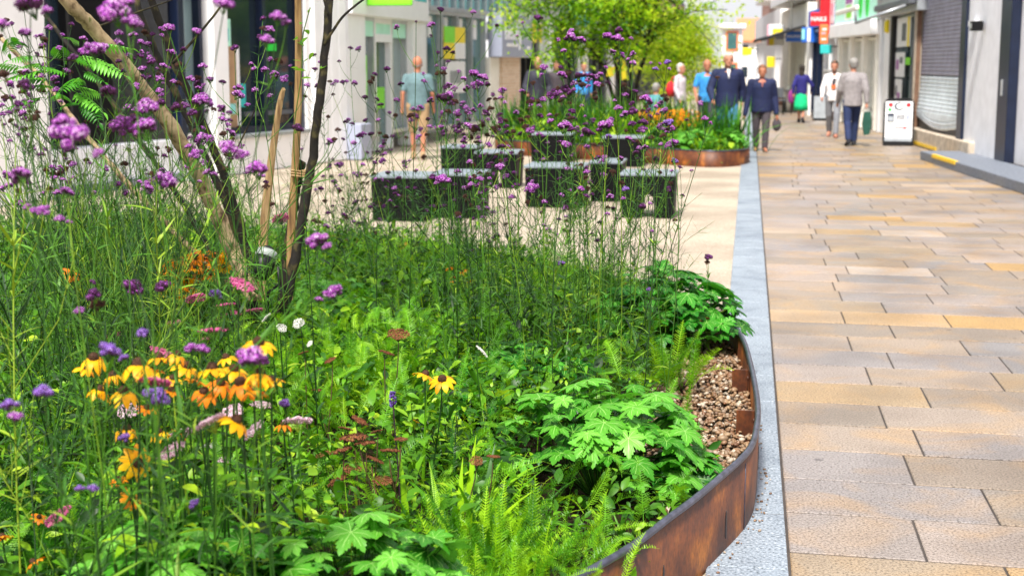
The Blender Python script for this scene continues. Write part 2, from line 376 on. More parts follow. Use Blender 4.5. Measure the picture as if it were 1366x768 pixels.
plain('wood_door', (.30, .16, .08), .6, .2)
plain('aluminium', (.62, .64, .66), .35, .1, metal=.7)
plain('plastic_black', (.005, .005, .006), .4, .2, spec=.3)
plain('plastic_white', (.34, .38, .36), .3, .1)
glassmat('glass_dark', (.02, .035, .05)); glassmat('glass_teal', (.05, .16, .17)); glassmat('glass_light', (.24, .34, .36)); glassmat('glass_cyan', (.32, .74, .74))
m_, n_, p_, o_ = _mat('lamp_warm'); p_.inputs['Emission Color'].default_value = (1, .75, .4, 1); p_.inputs['Emission Strength'].default_value = 3
plain('skin', (.46, .21, .14), .5, .08, 8, spec=.35); plain('skin_tan', (.42, .17, .10), .5, .08, 8, spec=.35)
for nm, c in (('cloth_navy', (.004, .010, .055)), ('cloth_dark', (.03, .03, .05)), ('cloth_jeans', (.04, .17, .34)), ('cloth_darkjeans', (.012, .025, .09)), ('cloth_grey', (.26, .24, .25)), ('cloth_greytrouser', (.20, .21, .24)),
              ('cloth_white', (.75, .72, .74)), ('cloth_blue', (.03, .25, .62)), ('cloth_indigo', (.012, .010, .14)), ('cloth_green', (.0, .50, .20)), ('cloth_teal', (.08, .28, .32)), ('cloth_paleblue', (.11, .19, .21)),
              ('cloth_khaki', (.36, .24, .13)), ('cloth_charcoal', (.055, .045, .055)), ('cloth_lilac', (.50, .46, .52)), ('cloth_red', (.55, .01, .02)), ('cloth_lime', (.25, .45, .05)), ('cloth_orange', (.80, .16, .04)), ('cloth_purple', (.20, .02, .16)), ('cloth_darkgreen', (.01, .07, .05)),
              ('hair_white', (.50, .47, .43)), ('hair_grey', (.26, .25, .24)), ('hair_dark', (.02, .014, .010)), ('hair_ginger', (.13, .06, .03)), ('eye_dark', (.02, .015, .01)), ('lips', (.42, .14, .11)), ('shoe_dark', (.015, .015, .02)), ('shoe_red', (.55, .02, .01))):
    plain(nm, c, .8, .18, 14, bump=.25, bscale=25)
# foliage
leafmat('fern', [(0, (.014, .09, .002)), (.4, (.10, .33, .004)), (1, (.34, .60, .012))])
leafmat('fern_dark', [(0, (.006, .05, .006)), (.5, (.022, .15, .008)), (1, (.08, .28, .012))])
leafmat('ground_leaf', [(0, (.003, .018, .002)), (.32, (.022, .11, .003)), (.65, (.12, .33, .006)), (1, (.40, .58, .02))])
leafmat('geranium', [(0, (.004, .06, .003)), (.5, (.016, .17, .006)), (1, (.06, .34, .015))], rough=.4, spec=.4)
leafmat('geranium_pale', [(0, (.012, .11, .003)), (.45, (.05, .26, .008)), (1, (.17, .50, .05))], rough=.42)
leafmat('verb_green', [(0, (.006, .032, .004)), (.5, (.024, .10, .007)), (.85, (.08, .23, .010)), (1, (.24, .36, .02))], rough=.5, trans=.15)
leafmat('stem_brown', [(0, (.06, .035, .02)), (1, (.18, .10, .045))], trans=.05, rough=.7)
leafmat('leaf_vein', [(0, (.16, .38, .05)), (1, (.34, .62, .16))], trans=.2)
leafmat('lime_leaf', [(0, (.10, .30, .015)), (1, (.22, .46, .03))], trans=.4)
leafmat('tree_leaf', [(0, (.05, .17, .004)), (.5, (.20, .42, .01)), (1, (.52, .66, .03))], trans=.55)
leafmat('tree_leaf_yellow', [(0, (.16, .30, .008)), (.5, (.38, .54, .015)), (1, (.66, .68, .05))], trans=.55)
leafmat('floret', [(0, (.10, .008, .14)), (.25, (.34, .03, .44)), (.5, (.60, .10, .68)), (.75, (.82, .34, .86)), (1, (.97, .76, .97))], trans=.25, rough=.6)
leafmat('floret_blue', [(0, (.12, .03, .30)), (.5, (.30, .12, .66)), (1, (.60, .40, .88))], trans=.25, rough=.6)
leafmat('floret_dark', [(0, (.05, .010, .06)), (.5, (.16, .02, .20)), (.8, (.34, .05, .42)), (1, (.6, .18, .66))], trans=.15, rough=.6)
leafmat('calyx', [(0, (.025, .006, .02)), (1, (.10, .018, .08))], trans=.1, rough=.7)
leafmat('seed_brown', [(0, (.03, .012, .01)), (1, (.12, .05, .03))], trans=.05, rough=.8)
leafmat('petal_yellow', [(0, (.78, .30, .0)), (.5, (.92, .46, .0)), (1, (.96, .60, .004))], trans=.35, rough=.5)
leafmat('petal_orange', [(0, (.75, .18, .0)), (1, (.90, .34, .004))], trans=.35, rough=.5)
leafmat('cone_brown', [(0, (.02, .008, .004)), (1, (.09, .035, .012))], trans=0, rough=.8)
leafmat('yarrow_pale', [(0, (.55, .28, .40)), (.5, (.78, .56, .66)), (1, (.90, .82, .84))], trans=.2, rough=.7)
leafmat('yarrow_pink', [(0, (.36, .04, .15)), (.5, (.58, .10, .28)), (1, (.75, .28, .42))], trans=.2, rough=.7)
leafmat('yarrow_white', [(0, (.70, .68, .62)), (1, (.92, .92, .90))], trans=.2, rough=.7)
leafmat('sedum_brown', [(0, (.10, .03, .015)), (.6, (.24, .08, .03)), (1, (.36, .18, .06))], trans=.1, rough=.8)
leafmat('spike_purple', [(0, (.06, .02, .22)), (1, (.26, .12, .55))], trans=.2)
# ================================================================== ground
def struct(name, mb, mats, label=None):
    o = mb.build(name, mats); o['kind'] = 'structure'
    if label: o['label'] = label
    return o
g = MB(); g.box(-400, 400, -60, 900, -0.5, -0.03); struct('ground', g, 'asphalt')
g = MB(); g.raw([(-30, -6, -.012), (-.10, -6, -.012), (-.10, 130, -.012), (-30, 130, -.012)], [(0, 1, 2, 3)]); struct('plaza', g, 'resin', 'buff resin-bound gravel plaza around the benches')
g = MB(); g.raw([(-.10, -6, -.0045), (9, -6, -.0045), (9, 130, -.0045), (-.10, 130, -.0045)], [(0, 1, 2, 3)]); struct('paving_bed', g, 'bedding')
def slab(mb, x0, x1, y0, y1, z, sk, bev=0.004, tilt=0.0):
    f = lambda x, y: y-sk*(x-.175)
    t = [random.uniform(-tilt, tilt) for _ in range(4)]
    c = [(x0, y0), (x1, y0), (x1, y1), (x0, y1)]; ci = [(x0+bev, y0+bev), (x1-bev, y0+bev), (x1-bev, y1-bev), (x0+bev, y1-bev)]
    V = [(x, f(x, y), z-.014) for x, y in c]+[(x, f(x, y), z-bev*.7+q) for (x, y), q in zip(c, t)]+[(x, f(x, y), z+q) for (x, y), q in zip(ci, t)]
    F = [(8, 9, 10, 11)]+[(i, (i+1) % 4, (i+1) % 4+4, i+4) for i in range(4)]+[(i+4, (i+1) % 4+4, (i+1) % 4+8, i+8) for i in range(4)]
    mb.raw(V, F, 0, False, random.random())
g = MB(); Yrow = 5.23-.45*12; k = 0
while Yrow < 100:
    dY = .45 if Yrow < 60 else .9
    x = .178; first = True
    while x < 7.0:
        L = random.choice([.62, .72, .80, .90, .66]) if not first else random.uniform(.45, .85)
        j = .009
        slab(g, x, min(x+L, 7)-j, Yrow, Yrow+dY-.012, 0.0, .045, tilt=.0012); x += L; first = False
    Yrow += dY
struct('paving', g, 'slab', 'buff and grey sandstone slabs in staggered rows')
g = MB(); y = -2.0
while y < 100:
    L = .6; slab(g, -.10, .168, y, y+L-.010, 0.0, 0.0, tilt=.0010); y += L
struct('kerb_strip', g, 'granite', 'pale speckled granite strip between planter and paving')
# ================================================================== near planter (weathering steel)
def catmull(P, n=12, closed=True):
    P = np.array(P, float); out = []; N = len(P)
    for i in range(N if closed else N-1):
        a, b, c, d = (P[(i+j-1) % N] if closed else P[min(max(i+j-1, 0), N-1)] for j in range(4))
        for t in np.linspace(0, 1, n, endpoint=False):
            out.append(.5*((2*b)+(c-a)*t+(2*a-5*b+4*c-d)*t*t+(3*b-a-3*c+d)*t**3))
    if not closed: out.append(P[-1])
    return np.array(out)
PL = catmull([(-.40, 3.73), (-.19, 4.28), (-.064, 4.68), (.036, 5.06), (.066, 5.39), (.072, 5.82), (.046, 6.56), (0, 7.25), (-.10, 7.85), (-.38, 8.5), (-1.0, 9.4), (-2.2, 10.6), (-4, 11.5), (-6, 11.4), (-7.2, 9), (-6.7, 6), (-5, 3.6), (-3.2, 2.3), (-1.9, 2.1), (-.95, 2.8)], 10)
RIM = .27
def normals2(P):
    T = np.roll(P, -1, 0)-np.roll(P, 1, 0); T /= np.linalg.norm(T, axis=1)[:, None]
    return np.stack([T[:, 1], -T[:, 0]], 1)      # right of travel direction (outward when counter-clockwise)
def steel_ring(P, root, z0, z1, th=.010, lip=.012):
    Nn = normals2(P); 
    A = .5*np.sum(P[:, 0]*np.roll(P[:, 1], -1)-np.roll(P[:, 0], -1)*P[:, 1])
    if A < 0: Nn = -Nn
    I = P-Nn*th; n = len(P); V = []
    for Q, z in ((P, z0), (P, z1), (I, z1), (I, z0)): V += [(q[0], q[1], z) for q in Q]
    F = [];
    for i in range(n):
        j = (i+1) % n
        for a in range(3): F.append((a*n+i, a*n+j, (a+1)*n+j, (a+1)*n+i))
    mb = MB(); mb.raw(V, F, 0, True); wall = mb.build('steel_wall', 'corten', root)
    mb = MB(); c = [(q[0], q[1], z1+.002) for q in (P-Nn*th/2)]; c = c+[c[0]]
    mb.tube(c, lip, 10, cap=False); mb.build('rolled_rim', 'lip_steel', root)
    return Nn
planter = thing('steel_planter', 'curved rusty steel planter wall with dark rolled rim, in the foreground beside the granite strip', 'planter', (0, 0, 0))
PN = steel_ring(PL, planter, -.01, RIM)
def plan_frame(P, i):      # point, tangent angle at sample i
    d = P[(i+1) % len(P)]-P[i-1]; return P[i], math.atan2(d[1], d[0])
def near_idx(P, y, xmin=-.6): 
    return min((i for i in range(len(P)) if P[i][0] > xmin), key=lambda i: abs(P[i][1]-y))
for yy in (6.55, 5.75):                         # plates welded inside the wall
    i = near_idx(PL, yy, -.2); q, a = plan_frame(PL, i); n_ = PN[i]
    mb = MB(); mb.bbox(-.075, .075, .012, .018, -.10, .10, .002); mb.bbox(-.003, .003, .018, .09, -.10, .09, .001)
    for bx in (-.05, .05): mb.ell((bx, .02, .06), (.011, .006, .011), 8, 4)
    o = mb.build('joint_plate', 'corten', planter, (q[0], q[1], RIM-.11)); o.rotation_euler = (0, 0, a)
for yy in (4.74, 5.62, 6.3, 4.2):                    # slots and welded seams on the outside
    i = near_idx(PL, yy, -.3); q, a = plan_frame(PL, i)
    mb = MB(); pts = []
    for k in range(12):
        t = 2*math.pi*k/12; pts.append((.006*math.cos(t), .028*math.sin(t)+(.022 if math.sin(t) > 0 else -.022)))
    mb.prism(pts, -.0022, .0); o = mb.build('drain_slot', 'black', planter, (q[0], q[1], .09)); o.rotation_euler = (0, 0, a)
for yy in (5.0, 6.05, 7.3):
    i = near_idx(PL, yy, -.3); q, a = plan_frame(PL, i)
    mb = MB(); mb.tube([(0, -.001, -.0), (0, -.001, .245)], .0022, 6); o = mb.build('weld_seam', 'lip_steel', planter, (q[0], q[1], 0)); o.rotation_euler = (0, 0, a)
def inside(P, x, y):
    """vectorised point in polygon"""
    x = np.asarray(x); y = np.asarray(y); c = np.zeros(x.shape, bool); n = len(P); j = n-1
    for i in range(n):
        xi, yi = P[i]; xj, yj = P[j]
        cond = ((yi > y) != (yj > y)) & (x < (xj-xi)*(y-yi)/(yj-yi+1e-12)+xi); c ^= cond; j = i
    return c
def edge_dist(P, x, y):
    Pn = np.roll(P, -1, 0); best = np.full(len(x), 1e9)
    for a, b in zip(P, Pn):
        d = b-a; t = np.clip(((x-a[0])*d[0]+(y-a[1])*d[1])/(d@d), 0, 1)
        best = np.minimum(best, np.hypot(x-a[0]-t*d[0], y-a[1]-t*d[1]))
    return best
SOILZ = .13
# soil: uneven sheet
def soil(P, name, z, root_label, shrink=.013):
    nx = 90; x0, y0 = P.min(0)-.1; x1, y1 = P.max(0)+.1
    ctr = P.mean(0); Nn = normals2(P); A = .5*np.sum(P[:, 0]*np.roll(P[:, 1], -1)-np.roll(P[:, 0], -1)*P[:, 1])
    if A < 0: Nn = -Nn
    I = P-Nn*shrink; rings = [I+(ctr-I)*t for t in np.linspace(0, .97, 40)]; V = []; n = len(P)
    for ri, q in enumerate(rings):
        for p in q: V.append((p[0], p[1], z+ (0 if ri == 0 else .02*math.sin(p[0]*9)*math.cos(p[1]*7)+.010*math.sin(p[0]*31+p[1]*23)+random.uniform(-.006, .006))))
    F = [(r*n+i, r*n+(i+1) % n, (r+1)*n+(i+1) % n, (r+1)*n+i) for r in range(len(rings)-1) for i in range(n)]
    F.append(tuple((len(rings)-1)*n+i for i in range(n)))
    mb = MB(); mb.raw(V, F, 0, True); return struct(name, mb, 'soil', root_label)
soil(PL, 'soil', SOILZ-.02, 'dark planting soil in the near planter')
# pebbles
def pebbles():
    T = []
    for k in range(8):
        mb = MB(); mb.ell((0, 0, 0), (1, random.uniform(.6, .9), random.uniform(.4, .62)), 8, 5); V, F, M = tmpl(mb)
        V = V+rng.normal(0, .06, V.shape); T.append((V, F, M))
    b = Batch()
    N = 19000; x = rng.uniform(-1.1, .07, N); y = rng.uniform(4.0, 8.3, N)
    e = edge_dist(PL, x, y); ok = inside(PL, x, y) & (e > .018)
    x, y, e = x[ok], y[ok], e[ok]
    # dense band along the wall, thinning out inwards, thin towards the near end
    wdt = np.interp(y, [4.1, 4.7, 5.3, 6.0, 6.8, 7.4, 8.1], [.04, .16, .34, .46, .44, .30, .12])
    keep = rng.random(len(x)) < np.clip(1.3-e/wdt, 0, 1); x, y, e = x[keep], y[keep], e[keep]
    k = len(x); s = rng.uniform(.007, .016, k)*np.where(rng.random(k) < .06, 1.5, 1)
    z = SOILZ+rng.uniform(-.012, .030, k)*np.clip(1.2-e, 0, 1)
    A = rots(rng.uniform(0, 6.28, k), rng.normal(0, .35, k), rng.normal(0, .35, k), s); t = np.stack([x, y, z], 1)
    idx = rng.integers(0, 8, k)
    for i in range(8):
        q = idx == i; b.add(T[i], (A[q], t[q]))
    o = b.build('pebbles', 'pebble', smooth=True); tag(o, 'brown and buff rounded pebbles spread inside the near planter wall', kind='stuff')
    # grit and leaf litter that has gathered at the outside foot of the wall
    b = Batch(); N = 260; i = rng.integers(0, len(PL), N); P = PL[i]+PN[i]*rng.uniform(.004, .05, N)[:, None]**1.0
    P = P+rng.normal(0, .004, P.shape); ok = (~inside(PL, P[:, 0], P[:, 1])) & (P[:, 1] > 3.3) & (P[:, 0] > -1) & (P[:, 1] < 8.3); P = P[ok]; k = len(P)
    b.add(T[0], (rots(rng.uniform(0, 6.28, k), rng.normal(0, .3, k), rng.normal(0, .3, k), rng.uniform(.003, .009, k)), np.stack([P[:, 0], P[:, 1], np.full(k, .004)], 1)))
    o = b.build('grit', 'pebble'); tag(o, 'small grit and litter along the outside foot of the steel planter', kind='stuff')
pebbles()
# ================================================================== second planter, further along
def superell(cx, cy, rx, ry, e, n=90):
    t = np.linspace(0, 2*math.pi, n, endpoint=False); c, s = np.cos(t), np.sin(t)
    return np.stack([cx+rx*np.sign(c)*np.abs(c)**(2/e), cy+ry*np.sign(s)*np.abs(s)**(2/e)], 1)
PL2 = catmull([(.03, 24.35), (-.10, 25.0), (-.95, 25.9), (-1.6, 27.3), (-2.1, 29.6), (-3.1, 31.4), (-4.3, 31.2), (-4.9, 28.8), (-4.6, 26.4), (-3.4, 25.25), (-1.7, 24.1), (-.7, 23.35), (-.2, 23.6)], 8)
planter2 = thing('steel_planter', 'low rusty steel planter in the distance, below the mid street tree beside the walkers', 'planter')
steel_ring(PL2, planter2, -.01, .25)
soil(PL2, 'soil', .14, 'soil in the far planter')
# ================================================================== granite benches
def bench(px0, px1, ytop, ybase, label, depth=.62, hole=False, yaw=0.0):
    q0 = gnd(px0, ybase); q1 = gnd(px1, ybase); Y = (q0[1]+q1[1])/2; w_ = abs(q1[0]-q0[0])
    xm = (q0[0]+q1[0])/2; h = .48
    t = thing('stone_bench', label, 'bench', (xm, Y+depth/2, 0), yaw, 'black granite block benches on the plaza')
    a, d = w_/2, depth/2
    # body with an arched opening right through
    x0, x1, zt = -a, a, h-.035
    pts = [(x0+.015, 0), (x0, zt-.005), (x1, zt-.005), (x1-.015, 0)]
    if hole:
        hw, hz = a*.26, .25
        arch = [(hw*math.cos(t_), hz*.55+hz*.45*math.sin(t_)) for t_ in np.linspace(0, math.pi, 9)]
        poly = [(x0+.015, 0), (x0, zt), (x1, zt), (x1-.015, 0), (hw, 0)]+arch+[(-hw, 0)]
        # split in convex-ish strips: left leg, right leg, lintel pieces
        mb = MB(); mb.prism([(x0+.015, 0), (x0, zt), (-hw, zt), (-hw, 0)], -d, d); mb.prism([(hw, 0), (hw, zt), (x1, zt), (x1-.015, 0)], -d, d)
        for p_, q_ in zip(arch[:-1], arch[1:]): mb.prism([p_, (p_[0], zt), (q_[0], zt), q_], -d, d)
    else: mb = MB(); mb.prism(pts, -d, d)
    mb.build('block', 'black_stone', t)
    mb = MB(); mb.bbox(-a-.012, a+.012, -d-.012, d+.012, h-.033, h, .006); mb.build('seat_slab', 'stone_top', t)
    return t
bench(494, 570, 232, 294, 'black granite block bench nearest the pale brown tree stem, leftmost of the front row')
bench(574, 641, 228, 290, 'black granite block bench second from the left in the front row', hole=False)
bench(587, 636, 207, 240, 'small looking black granite bench behind the leftmost front pair', hole=False)
bench(633, 690, 199, 250, 'black granite bench with arched opening, in the middle of the back cluster', hole=True)
bench(699, 778, 214, 276, 'wide black granite bench standing alone in the centre of the plaza', hole=False)
bench(707, 762, 191, 216, 'farthest black granite bench, behind the wide central one', hole=False)
bench(786, 829, 207, 268, 'black granite bench tucked behind the left end of the rightmost bench', hole=False)
bench(827, 900, 221, 290, 'rightmost black granite bench in front, closest to the granite strip', hole=True)
bench(804, 858, 194, 222, 'black granite bench farthest right at the back, near the far planter', hole=False)
# ================================================================== buildings
def frame2(P0, P1):
    P0 = np.array(P0, float); P1 = np.array(P1, float); d = P1-P0; L = np.linalg.norm(d); return L, math.atan2(d[1], d[0])
class Bld:
    """building along a plan line; local u runs from P0 (near) along the facade, v points to the street, z up"""
    def __init__(s, name, label, P0, P1, side):
        s.P0 = np.array(P0, float); s.P1 = np.array(P1, float); s.L, a = frame2(P0, P1); s.side = side
        s.root = thing(name, label, 'building', (P0[0], P0[1], 0), a)
    def u(s, px): 
        q = on_line(px, s.P0, s.P1); return float(np.linalg.norm(q-s.P0)*np.sign((q-s.P0)@(s.P1-s.P0)))
    def z(s, px, py):
        q = on_line(px, s.P0, s.P1); r = ray(px, py); return CAMH+r[2]*q[1]/r[1]
    # v>0 is towards the street: on the right side (facade at +X, going away) the street is on local +y
    def box(s, mb, u0, u1, v0, v1, z0, z1, m=0, b=0.0):
        a, c = (v0, v1) if s.side == 'R' else (-v1, -v0)
        if u1 < u0: u0, u1 = u1, u0
        if b: mb.bbox(u0, u1, a, c, z0, z1, b, m)
        else: mb.box(u0, u1, a, c, z0, z1, m)
    def part(s, name, mat, u0, u1, v0, v1, z0, z1, parent=None, b=0.0, label=None):
        mb = MB(); s.box(mb, u0, u1, v0, v1, z0, z1, 0, b); o = mb.build(name, mat, parent or s.root)
        if label: o['label'] = label
        return o
    def window(s, u0, u1, z0, z1, v=0.0, frame='white_paint', glass='glass_dark', nu=1, nz=1, fw=.06, name='window', rec=.10):
        mb = MB(); s.box(mb, u0, u1, v-rec, v+.03, z0, z0+fw); s.box(mb, u0, u1, v-rec, v+.03, z1-fw, z1)
        for k in range(nu+1):
            uc = u0+(u1-u0-fw)*k/nu; s.box(mb, uc, uc+fw, v-rec+.002, v+.027, z0+fw, z1-fw)
        for k in range(1, nz):
            zc = z0+(z1-z0)*k/nz; s.box(mb, u0+fw, u1-fw, v-rec+.01, v+.02, zc-fw/2, zc+fw/2)
        f = mb.build(name, frame, s.root)
        mb = MB(); s.box(mb, u0+fw*.5, u1-fw*.5, v-rec-.02, v-rec+.008, z0+fw*.5, z1-fw*.5); mb.build('pane', glass, f)
        return f
    def text(s, st, size, mat, u, z, v, parent=None, bold=True, shear=0.0, name='lettering'):
        # readable from the street
        if s.side == 'R': M = Matrix.Translation((u, v, z)) @ Matrix(((-1, 0, 0, 0), (0, 0, 1, 0), (0, 1, 0, 0), (0, 0, 0, 1)))
        else: M = Matrix.Translation((u, -v, z)) @ Matrix(((1, 0, 0, 0), (0, 0, -1, 0), (0, 1, 0, 0), (0, 0, 0, 1)))
        return text_mesh(name, st, size, mat, parent or s.root, M, bold=bold, shear=shear)
H2 = 7.5
# ---------------- right side
RA, RB, RC, RD, RE, RF, RG, RH = (4.75, 12.5), (3.78, 25.0), (3.45, 30.4), (3.12, 36.0), (2.45, 42.0), (1.9, 47.5), (1.25, 57.0), (.35, 75.0)
b = Bld('corner_shop', 'white rendered shop at the right edge with dark door frame and grey entrance step', RA, RB, 'R')
u90, u35, u50, u83 = b.u(1290), b.u(1335), b.u(1349), b.u(1283)
b.part('wall', 'grey_render', u35, u90, -.3, 0, 0, 3.4)
b.part('wall', 'grey_render', -1, b.L-.01, -6, -.9, 0, H2)
b.part('wall', 'white_render', -1, u83, -.31, .002, 3.4, H2)
b.part('door_frame', 'navy_frame', u50, u35, -.12, .03, .13, 3.4, b=.01)
b.part('door_frame', 'navy_frame', u50-2.2, u50-2.08, -.12, .03, .13, 3.4)
d_ = b.part('door', 'grey_render', u50-2.08, u50, -.2, -.12, .13, 3.3)
b.part('door_handle', 'aluminium', (u35+u50)/2-.03, (u35+u50)/2+.03, .03, .06, 1.15, 1.4, parent=d_, b=.01)
b.part('corner_post', 'navy_frame', u90, u83, -.05, .05, 0, 3.4, b=.01)
st = b.part('entrance_step', 'step_stone', u50-4.5, u90-.12, .0, .75, 0, .15, b=.01)
b.part('yellow_nosing', 'yellow_paint', b.u(1343)-.2, b.u(1303)-.4, .70, .757, .10, .156, parent=st)
cm = MB(); b.box(cm, b.u(1303), b.u(1297), .0, .10, b.z(1300, 33)-.03, b.z(1300, 33)+.06); cm.build('lamp_bracket', 'white_paint', b.root)
cm = MB(); uu = b.u(1311); zz = b.z(1311, 35); b.box(cm, uu-.1, uu+.1, .04, .22, zz-.08, zz+.08, b=.012); l_ = cm.build('wall_light', 'plastic_black', b.root)
cm = MB(); b.box(cm, uu-.05, uu+.05, .221, .232, zz-.04, zz+.04); cm.build('lamp_glass', 'aluminium', l_)
b = Bld('shuttered_shop', 'shuttered shop between the white corner shop and the poster doorway', RB, RC, 'R')
uL, uR = b.u(1222), b.u(1282)
b.part('wall', 'white_render', .01, b.L-.01, -6, -.45, 0, H2)
b.part('fascia', 'white_render', .01, b.L-.01, -.449, .05, 3.5, 4.6)
b.part('upper_wall', 'brick_red', .01, b.L-.01, -.449, -.02, 4.6, H2)
def shutter(zlo, zhi, mat, bulge):
    mb = MB(); n = int((zhi-zlo)/.075); V = []; F = []
    us = np.linspace(uR+.05, uL-.1, 9)
    def bu(u, z): 
        t = (u-us[0])/(us[-1]-us[0]); return bulge*math.exp(-((z-zlo-.12)/.35)**2)*(.4+.6*math.sin(t*3.0))
    prof = [(0, 0), (.018, .018), (.018, .055), (0, .073)]
    for i in range(n):
        for dv, dz in prof:
            for u in us:
                z = zlo+i*.075+dz; V.append((u, -.10+dv+bu(u, z), z-(.10*math.sin((u-us[0])*.9) if z < zlo+.2 and bulge else 0)))
    k = len(us)
    for r_ in range(n*4-1):
        for j in range(k-1): F.append((r_*k+j, r_*k+j+1, (r_+1)*k+j+1, (r_+1)*k+j))
    mb.raw(V, F, 0); return mb.build('roller_shutter', mat, b.root)
shutter(1.42, 3.5, 'shutter_dark', 0)['label'] = 'dark grey upper part of the roller shutter'
shutter(.50, 1.42, 'shutter_pale', .12)['label'] = 'pale dented lower part of the roller shutter'
b.part('shutter_rail', 'rust_brown', uR-.02, uR+.06, -.12, -.02, .4, 3.5)
b.part('side_pier', 'worn_stone', uL-.09, uL+.12, -.2, .04, 0, 3.5, b=.01)
b.part('downpipe', 'rust_brown', uL-.16, uL-.10, -.05, .03, .3, 3.5)
p_ = b.part('stone_plinth', 'worn_stone', .05, uL-.1, -.44, .10, 0, .34, b=.02)
b.part('shop_floor_edge', 'black', .05, uL-.1, -.44, -.06, .342, .50)
b.part('yellow_stripe', 'yellow_paint', b.u(1262), uL-.12, .104, .116, .03, .09, parent=p_)
b = Bld('phone_repair_shop', 'narrow shop doorway covered in phone posters beside the A-board, under a retracted awning', RC, RD, 'R')
u1, u2, u3, u4 = b.u(1218), b.u(1186), b.u(1182), b.u(1166)
b.part('wall', 'white_render', .01, b.L-.01, -6, -.6, 0, H2)
b.part('wall', 'brick_red', .01, b.L-.01, -.599, -.02, 3.6, H2)
b.part('fascia', 'steel_grey', .01, b.L-.01, -.5, .12, 2.72, 3.6, b=.01)
b.part('door_post', 'black', u2-.25, u2, -.25, 0, 0, 2.72)
b.part('shop_glass', 'glass_teal', u1*.5+.02, u2-.25, -.30, -.26, .1, 2.7)
b.window(.1, u2-.25, .1, 2.7, -.15, 'steel_grey', 'glass_teal', 2, 1, .05)
def poster(b, u0, u1, z0, z1, v, base, bits, name='poster'):
    o = b.part(name, base, u0, u1, v, v+.012, z0, z1)
    for (a, c, d, e, m) in bits:
        w_, h_ = u1-u0, z1-z0
        mb = MB(); b.box(mb, u0+a*w_, u0+c*w_, v+.0125, v+.017, z0+d*h_, z0+e*h_); mb.build('print', m, o)
    return o
poster(b, u2-1.6, u2-.35, 1.35, 2.0-.1, -.10, 'white_sign', [(.2, .5, .55, .8, 'grey_dark'), (.6, .9, .3, .7, 'purple_poster')])
poster(b, u2-1.35, u2-.4, .55, 1.3, -.10, 'white_sign', [(.2, .6, .2, .6, 'purple_poster'), (.65, .9, .5, .8, 'grey_dark')])
poster(b, u2-2.2, u2-.4, 2.02, 2.66, -.10, 'white_sign', [(.3, .6, .2, .8, 'grey_dark'), (.05, .2, .0, 1, 'yellow_sign')])
poster(b, u2-2.3, u2-1.7, 1.62, 1.78, -.10, 'lime_sign', [])
b.part('lit_sign', 'yellow_sign', u2+.02, u2+.2, .0, .12, 2.35, 2.65, b=.04)
b.part('pilaster', 'white_paint', u2, u3+.3, -.3, .02, 0, 2.72, b=.01)
mb = MB(); ua, ub = u3+.3, min(b.L-.25, u4+.1)
b.box(mb, ua, ub, -.15, -.10, .3, 2.5)
for k in range(1, 10):
    zc = .3+2.2*k/10; b.box(mb, ua, ub, -.10, -.095, zc-.008, zc+.008, 1)
for k in range(1, 4):
    uc = ua+(ub-ua)*k/4; b.box(mb, uc-.01, uc+.01, -.10, -.094, .3, 2.5, 1)
mb.build('tile_panel', [MATS['tile_blue'], MATS['steel_grey']], b.root); b.part('skirting', 'grey_dark', ua, ub, -.15, -.08, 0, .3)
b.part('pilaster', 'white_paint', ub, b.L-.01, -.3, .04, 0, 2.72, b=.01)
# awning arms and cassette
aw = thing('folded_awning', 'folded pale awning with two arms above the poster doorway', 'awning', (RC[0]-.15, RC[1]+.3, 2.85), math.atan2(RD[1]-RC[1], RD[0]-RC[0]))
mb = MB(); mb.bbox(-.2, 4.6, .0, .16, 0, .14, .02); mb.build('cassette', 'grey_dark', aw)
mb = MB(); mb.tube([(.1, .1, 0), (.5, 1.1, -.36)], .035, 6); mb.tube([(.5, 1.1, -.36), (2.2, .9, .02)], .03, 6); mb.build('awning_arm', 'steel_grey', aw)
mb = MB(); mb.bbox(.3, 3.9, 1.06, 1.14, -.10, .0, .02); mb.build('front_bar', 'cream_paint', aw)
b = Bld('mint_fronted_shop', 'shop with mint green fascia and green oval sign beyond the tiled panel', RD, RE, 'R')
b.part('wall', 'cream_paint', .01, b.L-.01, -6, -.3, 0, H2)
b.part('fascia', 'mint', .01, b.L-.01, -.299, .10, 2.72, 5.2, b=.01)
b.part('fascia_soffit', 'white_paint', .01, b.L-.01, -.298, .25, 2.35, 2.72, b=.02)
for k in range(4):
    uu = .25+k*(b.L-.7)/3; b.part('column', 'cream_paint', uu, uu+.22, -.25, .04, 0, 2.35, b=.02)
for k in range(3):
    uu = .47+k*(b.L-.7)/3; b.window(uu+.02, uu+(b.L-.7)/3-.24, .3, 2.3, -.1, 'cream_paint', 'glass_light', 2, 1, .06)
poster(b, 3.2, 4.4, 2.8, 3.9, .102, 'white_sign', [(.1, .9, .4, .95, 'purple_poster'), (.2, .8, .05, .35, 'lime_sign')])
for k in range(2):
    mb = MB(); uu = 1.3+.9*k; mb.prism([(uu+.25*math.cos(t), 3.4+.6*math.sin(t)) for t in np.linspace(0, 6.28, 16, endpoint=False)], .102, .115); mb.build('green_emblem', 'green_sign', b.root)
sg = thing('oval_sign', 'bright green oval sign projecting over the paving, cut by the top of the picture', 'shop sign', (2.62, 35.2, 3.42))
mb = MB(); mb.prism([(.50*math.cos(t), .20*math.sin(t)) for t in np.linspace(0, 2*math.pi, 32, endpoint=False)], -.05, .05); mb.build('sign_panel', 'green_sign', sg)
for k in range(6):
    mb = MB(); mb.box(-.32+k*.11, -.26+k*.11, -.056, -.0502, -.04, .07); mb.build('sign_print', 'white_sign', sg)
